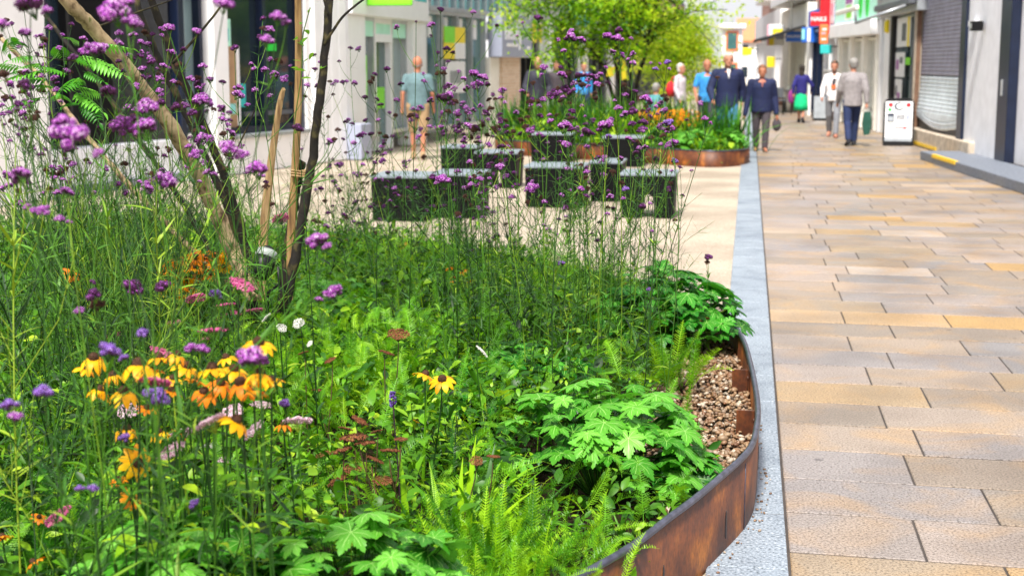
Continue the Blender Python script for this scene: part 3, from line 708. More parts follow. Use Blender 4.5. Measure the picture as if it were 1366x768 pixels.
mb = MB(); mb.tube([(.45, 0, .05), (.62, .02, .05)], .02, 6); mb.tube([(.62, 0, -.35), (.62, 0, .4)], .02, 6); mb.build('sign_bracket', 'black', sg)
b = Bld('nail_salon', 'shop with blue fascia and red upright panel, past the mint fronted shop', RE, RF, 'R')
b.part('wall', 'brick_red', .01, b.L-.01, -6, -.2, 0, H2)
b.part('fascia', 'blue_sign', .01, b.L-.01, -.199, .08, 2.75, 3.3, b=.01)
b.part('end_pier', 'white_paint', b.L-.7, b.L-.02, -.19, .10, 0, 2.75, b=.01)
b.window(.3, 2.4, .3, 2.6, .0, 'white_paint', 'glass_teal', 2, 2, .07); b.window(2.5, b.L-.8, .1, 2.7, .0, 'navy_frame', 'glass_dark', 2, 1, .09)
b.part('red_panel', 'red_sign', 1.0, 1.35, .08, .34, 2.5, 3.9, b=.01)
poster(b, .2, .95, 2.78, 3.6, .085, 'white_sign', [(.2, .8, .3, .7, 'pink_sign')])
for k in range(3): b.window(.5+k*1.7, 1.5+k*1.7, 3.9, 5.4, -.1, 'white_paint', 'glass_light', 1, 2)
def hang(name, label, px, py0, py1, Y, wpx, mat, txt=None, tmat='white_sign', ts=.2, bits=()):
    a = atY(px, py1, Y); c = atY(px+wpx, py0, Y); w_ = c[0]-a[0]; h_ = c[2]-a[2]
    t = thing(name, label, 'shop sign', ((a[0]+c[0])/2, Y, a[2]))
    mb = MB(); mb.bbox(-w_/2, w_/2, -.06, .06, 0, h_, .015); mb.build('sign_panel', mat, t)
    if txt: text_mesh('lettering', txt, ts, tmat, t, Matrix.Translation((0, -.066, h_*.5)) @ Matrix.Rotation(math.pi/2, 4, 'X'), bold=True)
    for (x0, x1, z0, z1, m) in bits:
        mb = MB(); mb.box(-w_/2+x0*w_, -w_/2+x1*w_, -.068, -.0602, z0*h_, z1*h_); mb.build('sign_print', m, t)
    mb = MB(); mb.tube([(w_/2, 0, h_*.8), (w_/2+.25, .03, h_*.8)], .018, 6); mb.build('sign_bracket', 'black', t)
    return t
hang('hanging_sign', 'red projecting sign with white capitals reading NAILS', 1081, 17, 35, 43.0, 22, 'red_sign', 'NAILS', ts=.17)
hang('hanging_sign', 'orange upright sign just below the red nail sign', 1093, 33, 59, 42.5, 12, 'orange_sign', bits=[(.2, .8, .2, .28, 'white_sign'), (.2, .7, .5, .6, 'pink_sign'), (.3, .8, .7, .8, 'white_sign')])
hang('hanging_sign', 'blue projecting sign with white capitals, over the black awning', 1048, 42, 56, 48.5, 21, 'blue_sign', 'HALIFAX', ts=.115)
hang('hanging_sign', 'deep blue and pale blue sign between the white pier and the orange sign', 1069, 37, 57, 46.5, 22, 'blue_sign', bits=[(.35, .55, .05, .95, 'white_sign'), (.0, .2, .2, .9, 'cyan_panel')])
hang('hanging_sign', 'white sign with yellow and pink picture, left of the blue lettered sign', 1023, 33, 61, 52.0, 24, 'white_sign', bits=[(.0, .12, .0, 1, 'pink_sign'), (.12, .4, .0, .35, 'yellow_sign'), (.3, .5, .35, .8, 'yellow_sign'), (.5, .95, .3, .6, 'grey_sign'), (.5, .9, .62, .8, 'yellow_sign')])
hang('hanging_sign', 'small yellow sign above the man with the walking stick', 990, 64, 74, 60.0, 13, 'yellow_sign')
hang('hanging_sign', 'lower small yellow sign under the black awning, right of the stick holder', 1023, 76, 90, 56.5, 11, 'yellow_sign')
hang('hanging_sign', 'teal sign low on the blue fronted shop', 1094, 60, 72, 42.2, 16, 'teal_sign')
b = Bld('brick_shop', 'brick shop with white upper bay, black awning and cream ground floor in the distance', RF, RG, 'R')
b.part('wall', 'brick_red', .01, b.L-.01, -6, -.2, 0, 9)
b.part('fascia', 'cream_paint', .01, b.L-.01, -.199, .10, 2.7, 3.6, b=.01)
b.part('bay', 'white_paint', 1.0, 7.0, -.199, .5, 4.0, 6.6, b=.02)
b.part('cornice', 'white_paint', .3, 8.5, -.19, .60, 3.7, 3.98, b=.02)
for k in range(4): b.window(1.1+k*1.5, 2.3+k*1.5, 4.3, 6.2, .50, 'white_paint', 'glass_dark', 1, 2)
for k in range(5): b.window(.2+k*1.85, 1.85+k*1.85, .3, 2.6, .0, 'cream_paint', 'glass_light' if k % 2 else 'glass_dark', 2, 1, .1)
aw = thing('awning', 'black edged sloping awning over the far brick shop, left of the blue sign', 'awning', (RF[0]-.05, RF[1]+.2, 2.75), math.atan2(RG[1]-RF[1], RG[0]-RF[0]))
mb = MB(); mb.prism([(.0, .1), (.0, .16), (1.3, -.24), (1.3, -.34)], .2, 6.5, axis='x'); mb.build('canvas', 'black', aw)
b = Bld('tall_brick_shop', 'tall brick building with white bays beyond the black awning', RG, RH, 'R')
b.part('wall', 'brick_red', .01, b.L-.01, -6, -.2, 0, 12)
b.part('fascia', 'white_paint', .01, b.L-.01, -.199, .12, 2.8, 3.8)
b.part('bay', 'white_paint', 3, 9, -.199, .6, 4.2, 9, b=.02)
for k in range(5): b.window(.5+k*3.5, 3.2+k*3.5, .3, 2.7, .0, 'white_paint', 'glass_light', 2, 1, .12)
for k in range(3): b.window(3.3+k*1.9, 4.9+k*1.9, 4.8, 7, .6, 'white_paint', 'glass_cyan', 1, 1)
# ---------------- buildings that close the street
def block(name, label, x0, x1, y0, y1, h, wall, roof=None, ridge=0, rows=2, cols=4, win='glass_dark', frame='white_paint'):
    t = thing(name, label, 'building', ((x0+x1)/2, y0, 0)); w_ = (x1-x0)/2
    mb = MB(); mb.box(-w_, w_, 0, y1-y0, 0, h); mb.build('wall', wall, t)
    if roof:
        mb = MB(); mb.prism([(-.3, h-.05), (-.3, h+.1), ((y1-y0)/2, h+ridge), (y1-y0+.3, h+.1), (y1-y0+.3, h-.05)], -w_-.2, w_+.2, axis='x'); mb.build('roof', roof, t)
    for r_ in range(rows):
        for c_ in range(cols):
            cx = -w_+(c_+.5)*2*w_/cols; cw = w_/cols*.62; z0 = .5+r_*(h/rows); z1 = z0+h/rows*.62
            mb = MB(); mb.box(cx-cw, cx+cw, -.06, -.002, z0, z1); f = mb.build('window', frame, t)
            mb = MB(); mb.box(cx-cw+.1, cx+cw-.1, -.075, -.0605, z0+.1, z1-.1); mb.build('pane', win, f)
    return t
block('gabled_house', 'orange roofed house closing the far end of the street', -.9, 3.4, 112, 122, 3.3, 'cream_paint', 'roof_orange', 1.9, 2, 4)
block('white_shop_building', 'pale building with teal bay window under the orange roof', -1.75, -.5, 92, 98, 3.9, 'grey_render', 'white_paint', .3, 2, 1, 'glass_teal', 'orange_sign')
block('distant_shop', 'distant red brick building far behind the street trees', -16, -6.2, 105, 118, 3.9, 'brick_red', 'roof_slate', 1.8, 2, 6)
# ---------------- left side
LA, LB, LC, LD, LE, LF = (-9.55, 10.8), (-6.9, 24.2), (-6.75, 29.6), (-5.85, 36.2), (-4.9, 55.0), (-3.9, 92.0)
b = Bld('white_shopfront', 'white shopfront with dark recess and navy framed display window at far left', LA, LB, 'L')
uw0, uw1 = b.u(301), b.u(409); uo0, uo1 = b.u(62), b.u(240)
b.part('inner_wall', 'grey_dark', -4, b.L-.01, -7, -1.9, 0, 7.5)
b.part('wall', 'white_render', -4, uo0, -.5, 0, 0, 4); 
b.part('wall', 'white_render', -4, b.L-.01, -.52, .01, 4, 7.5)
b.part('recess_wall', 'black', uo0, uo1+.5, -1.89, -1.5, .0, 4)
b.part('recess_floor', 'step_stone', uo0, uo1, -1.49, -.02, 0, .12)
b.part('stall_riser', 'grey_render', uo0+.02, uo1, -.35, -.05, 0, b.z(200, 190))
b.window(uo0, b.u(110), b.z(200, 190), 3.9, -.2, 'black', 'glass_dark', 1, 1, .06)
b.part('frame_post', 'navy_frame', b.u(238), b.u(246), -.12, .02, .3, 4, b=.01)
b.window(b.u(246), b.u(281), b.z(260, 178), 3.95, -.15, 'navy_frame', 'glass_light', 1, 1, .08)
b.part('stall_riser', 'white_render', b.u(246), b.u(281), -.3, -.01, 0, b.z(260, 178))
b.part('pilaster', 'white_paint', b.u(281), uw0, -.4, .06, 0, 4, b=.015)
zs = b.z(355, 176)
b.part('stall_riser', 'white_render', uw0, uw1, -.4, -.005, 0, zs-.07)
b.part('sill', 'steel_grey', uw0, uw1, -.35, .06, zs-.068, zs, b=.01)
w_ = b.window(uw0, uw1, zs, 3.95, -.08, 'navy_frame', 'glass_dark', 2, 1, .10)
poster(b, uw0+.12, b.u(321), b.z(310, 68), b.z(310, 25), -.17, 'mint', [(.2, .8, .3, .7, 'teal_sign')])
poster(b, b.u(303)+.05, b.u(326), b.z(315, 175), b.z(315, 62), -.16, 'poster_brown', [(.1, .5, .12, .22, 'lime_sign'), (.5, .9, .2, .32, 'cyan_panel'), (.1, .5, .26, .36, 'orange_sign')])
b.part('display_stand', 'white_paint', b.u(326), b.u(330), -.165, -.14, zs+.1, b.z(328, 62))
poster(b, b.u(362), b.u(380), b.z(370, 68), b.z(370, 58), -.16, 'green_sign', [])
b.part('display_shelf', 'grey_dark', b.u(336), b.u(400), -.175, -.15, zs+.25, zs+.32); b.part('display_box', 'teal_sign', b.u(328), b.u(338), -.175, -.15, zs+.4, zs+.75)
b.part('wall', 'white_render', uw1, b.L-.01, -.4, 0, 0, 4)
for k in range(4):
    uu = uw1+.15+k*(b.L-uw1-.5)/3.2; b.part('pilaster', 'white_paint', uu, uu+.3, 0, .07, 0, 4, b=.02)
b.part('utility_box', 'grey_sign', b.u(456), b.u(470), .07, .35, 0, .62, b=.01)
b = Bld('green_sign_shop', 'white framed shop with wide white fascia and glazed door, left of the tall glass front', LB, LC, 'L')
zf = b.z(480, 21)
b.part('wall', 'white_render', .01, b.L-.01, -6, -.8, 0, 7)
b.part('fascia', 'white_sign', .01, b.L-.01, -.79, .12, zf, zf+1.5, b=.02)
b.part('upper_wall', 'white_render', .01, b.L-.01, -.78, 0, zf+1.5, 7)
ua, ub = b.u(486), b.u(548)
b.part('pilaster', 'white_paint', .01, ua, -.3, .03, 0, zf, b=.01); b.part('pilaster', 'white_paint', ub, b.L-.01, -.3, .05, 0, zf, b=.01)
um, un = b.u(505), b.u(528)
b.window(ua, um, .3, zf, -.1, 'aluminium', 'glass_light', 1, 1, .07); b.window(um, un, .02, zf, -.1, 'white_paint', 'glass_teal', 1, 1, .10, name='door')
b.window(un, ub, .3, zf, -.1, 'aluminium', 'glass_light', 1, 1, .07)
b.part('door_rail', 'white_paint', um, un, -.12, -.06, 2.05, 2.2)
poster(b, ua+.25, um-.25, 1.0, 1.8, -.16, 'lime_sign', [(.2, .8, .3, .6, 'white_sign')]); poster(b, um+.3, un-.3, .8, 1.2, -.16, 'lime_sign', [])
b.part('window_strip', 'mint', ua+.1, ub-.1, -.085, -.075, zf-.35, zf-.05)
for k, (m, l) in enumerate((('blue_sign', 1.0), ('red_sign', 1.2), ('teal_sign', .9))):
    b.part('printed_line', m, b.L-.25-l, b.L-.25, .12, .126, zf+.72-k*.16, zf+.80-k*.16)
sg = thing('hanging_sign', 'lime green projecting sign with white lettering at the top, on the white shop', 'shop sign', (*on_line(482, LB, LC)[:2]+np.array([.55, 0]), b.z(480, 8)))
mb = MB(); mb.bbox(-.42, .40, -.05, .05, 0, .55, .02); mb.build('sign_panel', 'lime_sign', sg)
for k in range(6):
    mb = MB(); mb.box(-.24+k*.09, -.18+k*.09, -.056, -.0502, .14, .30+.05*(k % 2)); mb.build('sign_print', 'white_sign', sg)
b = Bld('glass_fronted_shop', 'tall green glass shopfront with grey script sign and tan brick pier', LC, LD, 'L')
b.part('wall', 'grey_render', .01, b.L-.01, -6, -1.2, 0, 7)
us = [b.u(p) for p in (568, 590, 612, 632, 647, 651)]
ztop = 2.75
b.window(.05, us[4], .25, ztop, .0, 'aluminium', 'glass_teal', 4, 1, .06)
b.window(.05, b.L-.1, ztop+.05, 6.5, .1, 'steel_grey', 'glass_cyan', 12, 1, .05, name='curtain_wall')
b.part('beam', 'steel_grey', .05, us[4], -.2, .12, ztop, ztop+.06)
poster(b, b.u(590), b.u(618), 1.75, 2.45, .035, 'yellow_sign', [(.0, .5, .5, 1, 'lime_sign'), (.5, 1, .0, .5, 'white_sign')])
poster(b, b.u(592), b.u(618), 1.0, 1.7, .035, 'white_sign', [(.2, .8, .3, .7, 'steel_grey')])
for k in range(5):
    uu = .4+k*1.0; b.part('display_bust', 'white_sign', uu, uu+.22, -.09, -.06, 2.2, 2.65, b=.04)
ug0, ug1 = us[5], b.u(691)
zg0, zg1 = b.z(670, 77), b.z(670, 19)
b.part('grey_signboard', 'grey_sign', ug0, ug1+.1, .0, .35, zg0, zg1, b=.02)
uc_, zc_ = ug0+(ug1-ug0)*.36, (zg0+zg1)/2
for k in range(9): b.part('script_stroke', 'white_sign', uc_-.62+k*.13, uc_-.55+k*.13, .351, .36, zc_-.10, zc_+.12+.12*(k in (0, 4, 7)))
b.part('script_stroke', 'white_sign', uc_-.5, uc_+.42, .351, .36, zc_-.27, zc_-.19)
mb = MB(); mb.prism([(uc_+.50, zc_-.34), (uc_+.60, zc_-.34), (uc_+.72, zc_-.02), (uc_+.56, zc_+.40), (uc_+.48, zc_+.40), (uc_+.62, zc_-.02)], -.36, -.351); mb.build('script_stroke', 'white_sign', b.root)
for k in range(4): b.part('sign_mark', 'white_sign', ug1-.35, ug1-.12, .351, .36, zg0+.2+k*.25, zg0+.28+k*.25)
b.part('side_panel', 'cream_paint', us[5], b.u(664), -.5, .05, 0, zg0, b=.01)
b.part('brick_pier', 'brick_tan', b.u(664), b.u(688), -.5, .12, 0, zg0)
b = Bld('dark_shopfronts', 'dark shopfronts with yellow and grey signs behind the mid street tree', LD, LE, 'L')
b.part('wall', 'grey_render', .01, b.L-.01, -6, -.6, 0, 6.5)
b.part('fascia', 'steel_grey', .01, b.L-.01, -.59, .1, 2.8, 3.6); b.part('fascia', 'teal_sign', 7, 12, .1, .14, 2.85, 3.5); b.part('fascia', 'yellow_sign', 1, 2.6, .1, .15, 2.2, 2.7)
for k in range(9):
    u0 = .3+k*2.05; b.window(u0, u0+1.5, .3, 2.75, .0, ['black', 'white_paint', 'grey_dark'][k % 3], ['glass_dark', 'glass_light', 'glass_dark'][k % 3], 2, 1, .12)
    b.part('pilaster', ['grey_dark', 'white_paint', 'black'][k % 3], u0+1.55, u0+1.95, -.2, .15, 0, 2.8)
for k in range(6): b.window(1+k*3, 2.8+k*3, 4, 5.6, -.55+.5, 'white_paint', 'glass_cyan', 2, 1)
b.part('upper_wall', 'grey_render', .01, b.L-.01, -.595, -.16, 3.6, 6.5)
b = Bld('far_left_terrace', 'far pale terrace of shops behind the yellow leaved tree', LE, LF, 'L')
b.part('wall', 'brick_red', .01, b.L-.01, -6, -.2, 0, 5.2); b.part('fascia', 'teal_sign', .01, b.L-.01, -.19, .15, 2.8, 3.3)
for k in range(12): b.window(.5+k*3, 2.9+k*3, .3, 2.7, .0, 'grey_dark', 'glass_dark', 2, 1, .12)
mb = MB(); mb.prism([(-.2, 5.15), (-.2, 5.35), (-3, 6.9), (-6.3, 5.35), (-6.3, 5.15)], 0, 37, axis='x'); 
# (v is negative local y on the left, so mirror)
V_ = mb.V[0]; V_[:, 1] *= -1; mb.build('roof', 'roof_slate', b.root)
# ---------------- street items
def aboard(px0, px1, ytop, ybase, label, detailed=True):
    q0, q1 = gnd(px0, ybase), gnd(px1, ybase); w_ = (q1[0]-q0[0])/2; Y = q0[1]; h_ = CAMH+ray(px0, ytop)[2]*Y/ray(px0, ytop)[1]
    t = thing('sandwich_board', label, 'sign board', ((q0[0]+q1[0])/2, Y, 0), R(-4))
    def rr(w, z0, z1, r):
        p = []
        for cx, cz, a0 in ((w-r, z1-r, 0), (-w+r, z1-r, 90), (-w+r*.4, z0+r*.4, 180), (w-r*.4, z0+r*.4, 270)):
            rr_ = r if a0 < 180 else r*.4
            for a in (0, 30, 60, 90): p.append((cx+rr_*math.cos(R(a0+a)), cz+rr_*math.sin(R(a0+a))))
        return p
    sh = MB()
    sh.prism(rr(w_, 0.0, h_, .12), -.02, .0); 
    V_ = sh.V[0]; V_[:, 1] += (h_-V_[:, 2])*-.16; sh.build('frame', 'plastic_black', t)
    sh = MB(); sh.prism(rr(w_, 0.0, h_, .12), .0, .02); V_ = sh.V[0]; V_[:, 1] += (h_-V_[:, 2])*.16+.02; sh.build('rear_frame', 'plastic_black', t)
    def face(x0, x1, z0, z1, m, name='print', d=.0225, par=None):
        p = MB(); p.box(x0*w_, x1*w_, -d-.004, -d, z0*h_, z1*h_); V2 = p.V[0]; V2[:, 1] += (h_-V2[:, 2])*-.16; return p.build(name, m, par or t)
    fp = face(-.88, .88, .10, .93, 'white_sign' if detailed else 'steel_grey', 'poster')
    if detailed:
        face(-.88, .88, .10, .17, 'steel_grey', d=.0275, par=fp)
        for (cx, cz, rx, rz, m) in ((-.55, .86, .16, .045, 'red_sign'), (.6, .86, .16, .045, 'red_sign'), (-.6, .76, .13, .035, 'green_sign'), (0, .83, .34, .085, 'grey_dark'), (.05, .83, .22, .05, 'white_sign')):
            p = MB(); n = 20; p.prism([(cx*w_+rx*w_*math.cos(a), cz*h_+rz*h_*math.sin(a)) for a in np.linspace(0, 6.283, n, endpoint=False)], -.034 if m != 'white_sign' else -.037, -.0275); V2 = p.V[0]; V2[:, 1] += (h_-V2[:, 2])*-.16; p.build('print', m, fp)
        face(-.75, -.3, .5, .68, 'navy_frame', d=.0275, par=fp); face(-.7, -.35, .52, .62, 'steel_grey', d=.0325, par=fp)
        for k in range(4): face(-.15+.14*k, -.05+.14*k, .55, .66, 'grey_dark', d=.0275, par=fp)
        face(.45, .7, .55, .66, 'grey_sign', d=.0275, par=fp)
        for k in range(5): face(-.7, .7-.15*(k % 3), .22+.028*k, .232+.028*k, 'grey_sign', d=.0275, par=fp)
        face(-.7, -.4, .45, .47, 'yellow_sign', d=.0275, par=fp); face(.1, .7, .45, .47, 'orange_sign', d=.0275, par=fp)
        p = MB(); zc = .385*h_; p.prism([(-.3*w_, zc-.008), (-.3*w_, zc+.008), (.35*w_, zc+.012), (.35*w_, zc+.03), (.62*w_, zc), (.35*w_, zc-.03), (.35*w_, zc-.012)], -.034, -.0275); V2 = p.V[0]; V2[:, 1] += (h_-V2[:, 2])*-.16; p.build('red_arrow', 'red_sign', fp)
        face(-.7, -.6, .377, .393, 'red_sign', d=.0275, par=fp); face(-.5, -.42, .377, .393, 'red_sign', d=.0275, par=fp)
    return t
aboard(1177, 1217, 131, 194, 'black framed A-board with phone pictures and a red arrow beside the shutter')
aboard(1084, 1103, 126, 161, 'plain grey A-board behind the man in the white top', False)
t = thing('lamp_post', 'thin pale lamp post in front of the far shops beside the blue lettered sign', 'lamp post', (1.35, 50, 0))
mb = MB(); mb.tube([(0, 0, .0), (0, 0, 7.0)], [.05, .035], 10); mb.tube([(0, 0, 0), (0, 0, .9)], .075, 10); mb.build('post', 'cream_paint', t)
mb = MB(); mb.bbox(-.5, .1, -.12, .12, 7.0, 7.12, .03); mb.build('lamp_head', 'grey_dark', t)
def cafe_chair(px, py, label):
    q = gnd(px, py); t = thing('cafe_chair', label, 'chair', (q[0], q[1], 0), random.uniform(0, 3), 'dark chairs outside the far shop')
    mb = MB(); mb.bbox(-.21, .21, -.2, .2, .44, .47, .01); mb.build('seat', 'grey_dark', t); mb = MB(); mb.bbox(-.2, .2, .19, .22, .55, .88, .01); mb.build('backrest', 'grey_dark', t)
    for sx in (-1, 1):
        for sy in (-1, 1):
            mb = MB(); mb.tube([(sx*.2, sy*.2, 0), (sx*.19, sy*.19, .88 if sy > 0 else .44)], .014, 6); mb.build('leg', 'black', t)
for px, py, l in ((1035, 152, 'dark cafe chair left, outside the far shop past the man with the stick'), (1044, 153, 'dark cafe chair right, outside the far shop past the man with the stick'), (1039, 148, 'dark cafe chair behind the other two outside the far shop')): cafe_chair(px, py, l)
q = gnd(1049, 150); t = thing('cafe_table', 'small dark round cafe table beside the chairs at the far shop', 'table', (q[0], q[1], 0))
mb = MB(); mb.prism([(.3*math.cos(a), .3*math.sin(a)) for a in np.linspace(0, 6.283, 16, endpoint=False)], .72, .75, axis='z'); mb.build('table_top', 'grey_dark', t)
mb = MB(); mb.tube([(0, 0, .0), (0, 0, .72)], .025, 8); mb.tube([(0, 0, .0), (0, 0, .03)], .2, 12); mb.build('pedestal', 'black', t)
# ================================================================== people
def capsule(mb, a, b, ra, rb, k=10, fl=1.0):
    """closed tapered capsule; fl flattens it front to back (local y)"""
    a, b = np.array(a, float), np.array(b, float); d = b-a; L = np.linalg.norm(d); d = d/(L+1e-9)
    P = []; r = []
    for t in np.linspace(-90, 0, 4): P.append(a+d*ra*math.sin(R(t))); r.append(max(ra*math.cos(R(t)), 1e-4))
    for t in np.linspace(0, 90, 4): P.append(b+d*rb*math.sin(R(t))); r.append(max(rb*math.cos(R(t)), 1e-4))
    mb.tube(P, r, k)
    if fl != 1.0:
        c = (a+b)/2; V = mb.V[-1]; V[:, 1] = c[1]+(V[:, 1]-(a[1]+(b[1]-a[1])*np.clip(((V-a)@d)/(L+1e-9), 0, 1)))*fl+(a[1]+(b[1]-a[1])*np.clip(((V-a)@d)/(L+1e-9), 0, 1)-c[1])
def remesh(mb, name, mats, parent, vox, smooth=4):
    o = mb.build(name+'_raw', mats); 
    m = o.modifiers.new('r', 'REMESH'); m.mode = 'VOXEL'; m.voxel_size = vox; m.use_smooth_shade = True
    s = o.modifiers.new('s', 'SMOOTH'); s.iterations = smooth; s.factor = .5
    dg = bpy.context.evaluated_depsgraph_get(); me = bpy.data.meshes.new_from_object(o.evaluated_get(dg))
    old = o.data; bpy.data.objects.remove(o); bpy.data.meshes.remove(old); me.name = name
    me.materials.clear()
    for q in (mats if isinstance(mats, list) else [mats]): me.materials.append(MATS[q])
    return link(name, me, parent)
def person(label, foot, height, face, top='jacket', topm='cloth_navy', legm='cloth_jeans', stride=.16, swing=.12, hair='hair_grey', bald=False, female=False, sit=False,
           shoes='shoe_dark', bare_arms=False, shorts=False, skirt=None, shirt=None, build=1.0, elbows=((.0, .0), (.0, .0)), hands=None, head_tilt=0.0, longhair=False, phase=1, skin='skin', lean=0.0):
    """face: direction the person looks (radians, 0 = towards -Y, i.e. towards the camera)"""
    S = height/1.75
    t = thing('person', label, 'person', (foot[0], foot[1], 0), face); J = lambda x, y, z: np.array([x*S, y*S, z*S])
    hipz = .46 if sit else .93; dz = hipz-.93
    hip = J(0, 0, hipz); ln = lean
    def up(x, y, z): return J(x, y-ln*(z-.93), z+dz)
    chest = up(0, -.01, 1.32); neck = up(0, -.0, 1.47); head = up(0, -.03-head_tilt*.06, 1.61)
    sw = (.155 if female else .175)*build; hw = .095
    sh = [up(-sw, 0, 1.385), up(sw, 0, 1.385)]
    L = []
    for i, s in enumerate((-1, 1)):
        f = s*phase
        hj = J(s*hw, 0, hipz-.02)
        if sit: kn = J(s*.12, -.44, hipz+.02); an = J(s*.13, -.42, .09); fd = -1
        else:
            an = J(s*.085, -f*stride*1.25, .09+(.05 if f < 0 and stride > .1 else 0)); kn = J(s*.095, -f*stride*.62-.045, .50); fd = -1
        toe = an+J(s*.02, fd*.17, -.055 - (.05 if (f < 0 and stride > .1 and not sit) else 0)); L.append((hj, kn, an, toe))
    A = []
    for i, s in enumerate((-1, 1)):
        eo, fo = elbows[i]                       # out, forward bend
        f = -s*phase
        el = sh[i]+J(s*(.055+eo), -f*swing*.8+.03-fo*.05, -.27)
        wr = el+J(s*(.01-eo*.7), -f*swing-.06-fo*.22, -.235+fo*.20)
        if hands and hands[i] is not None: wr = J(*hands[i])
        A.append((sh[i], el, wr))
    hs = 1.09
    # --- body: one skin surface from head to feet
    mb = MB()
    capsule(mb, hip+J(0, 0, .02), chest, .125*S*build, .135*S*build, 12, .78)
    capsule(mb, sh[0], sh[1], .055*S, .055*S, 10); capsule(mb, J(-.07, 0, hipz), J(.07, 0, hipz), .10*S*build, .10*S*build, 10)
    capsule(mb, neck-J(0, 0, .05), neck+J(0, -.01, .08), .058*S, .052*S)
    mb.ell(head+J(0, .012, .025), (.085*S, .105*S, .114*S), 16, 12); mb.ell(head+J(0, -.022, -.045), (.062*S, .072*S, .078*S), 12, 8)
    capsule(mb, head+J(0, -.088, .005), head+J(0, -.108, -.028), .010*S, .016*S, 8)              # nose
    mb.ell(head+J(0, -.080, -.085), (.026*S, .022*S, .018*S), 8, 6)                               # chin
    capsule(mb, head+J(-.035, -.083, .028), head+J(.035, -.083, .028), .010*S, .010*S, 6)
    for s in (-1, 1): mb.ell(head+J(s*.080, .008, -.008), (.012*S, .02*S, .032*S), 8, 6)
    for i, (hj, kn, an, toe) in enumerate(L):
        capsule(mb, hj, kn, .083*S*build, .055*S); capsule(mb, kn, an, .052*S, .037*S); capsule(mb, an-J(0, -.02, .03), toe, .042*S, .032*S)
    for i, (a, e, w_) in enumerate(A):
        s = (-1, 1)[i]
        capsule(mb, a, e, .050*S*build, .040*S); capsule(mb, e, w_, .038*S, .026*S)
        d = w_-e; d /= np.linalg.norm(d); side = np.cross(d, [0, 1, 0]) if abs(d[1]) < .8 else np.array([1., 0, 0]); side /= np.linalg.norm(side)
        fwd = np.cross(side, d); fwd = fwd if fwd[1] < 0 else -fwd
        palm = w_+d*.085*S; capsule(mb, w_+d*.02*S, palm, .026*S, .031*S, 8)
        for q, (off, ln_) in enumerate(((-.027, .058), (-.009, .070), (.009, .066), (.026, .052))):    # curled fingers, spread along the fore-aft axis
            b0 = palm+fwd*(-off*S); b1 = b0+d*ln_*.55*S+side*s*-.004*S; b2 = b1+d*ln_*.40*S*.8-side*s*.016*S
            capsule(mb, b0, b1, .0095*S, .0085*S, 6); capsule(mb, b1, b2, .0085*S, .0075*S, 6)
        th = w_+d*.035*S+fwd*.026*S; capsule(mb, th, th+fwd*.028*S+d*.030*S, .011*S, .009*S, 6); capsule(mb, th+fwd*.028*S+d*.030*S, th+fwd*.028*S+d*.058*S, .009*S, .008*S, 6)
    body = remesh(mb, 'body', [skin, shoes], t, .0075, 3)
    # --- face
    fm = MB()
    for s in (-1, 1): fm.ell(head+J(s*.030, -.084, .010), (.011*S, .006*S, .006*S), 8, 6)
    fm.build('eyes', 'eye_dark', t)
    fm = MB(); fm.ell(head+J(0, -.092, -.055), (.022*S, .007*S, .006*S), 10, 6); fm.build('mouth', 'lips', t)
    # --- hair
    hm = MB()
    if bald:
        for s in (-1, 1): hm.ell(head+J(s*.066, .035, -.005), (.016*S, .045*S, .035*S), 10, 8)
        hm.ell(head+J(0, .088, -.015), (.055*S, .018*S, .038*S), 10, 8)
    else:
        hm.ell(head+J(0, .030, .052), (.094*S, .102*S, .094*S), 14, 10); hm.ell(head+J(0, .055, .0), (.080*S, .062*S, .075*S), 12, 8)
        hm.ell(head+J(0, -.04, .088), (.062*S, .045*S, .028*S), 10, 6)
        if female or longhair:
            for s in (-1, 1): hm.ell(head+J(s*.068, .03, -.02), (.026*S, .05*S, .07*S), 10, 8)
        if longhair: hm.ell(head+J(0, .07, -.12), (.085*S, .045*S, .13*S), 12, 10)
    remesh(hm, 'hair', [hair], t, .009, 3)
    # --- clothes
    up_m = MB(); g_ = {'jacket': .034, 'blazer': .028, 'shirt': .016, 'blouse': .02}[top]
    low = .80 if top in ('jacket', 'blazer') else .83
    n_ = 20; prof = [(low, .168 if top in ('jacket', 'blazer') else .155), (low+.12, .166), (1.05, .158), (1.20, .165), (1.30, .168), (1.36, .150), (1.41, .110), (1.45, .075), (1.475, .055)]; V_ = []
    for z_, r_ in prof:
        c_ = up(0, 0, z_); rx = (r_*.93*build+g_)*S; ry = (r_*.74*build+g_*.8)*S*(.8 if z_ > 1.38 else 1)
        for k_ in range(n_): a_ = 2*math.pi*k_/n_; V_.append(c_+np.array([rx*math.cos(a_), ry*math.sin(a_), 0]))
    F_ = [(i_*n_+k_, i_*n_+(k_+1) % n_, (i_+1)*n_+(k_+1) % n_, (i_+1)*n_+k_) for i_ in range(len(prof)-1) for k_ in range(n_)]+[tuple(reversed(range(n_))), tuple(range((len(prof)-1)*n_, len(prof)*n_))]
    up_m.raw(V_, F_)
    for q_ in (0, 1): capsule(up_m, sh[q_]+J(0, 0, -.012), neck+J(0, .01, -.04), (.048+g_)*S, (.045+g_*.6)*S)
    for i, (a, e, w_) in enumerate(A):
        capsule(up_m, a, e if not bare_arms else a+(e-a)*.75, (.044+g_)*S*build, (.042+g_)*S)
        if not bare_arms: capsule(up_m, e, e+(w_-e)*.97, (.042+g_)*S, (.030+g_*.7)*S)
    cl = remesh(up_m, {'jacket': 'jacket', 'blazer': 'blazer', 'shirt': 'shirt', 'blouse': 'blouse'}[top], [topm], t, .011, 3)
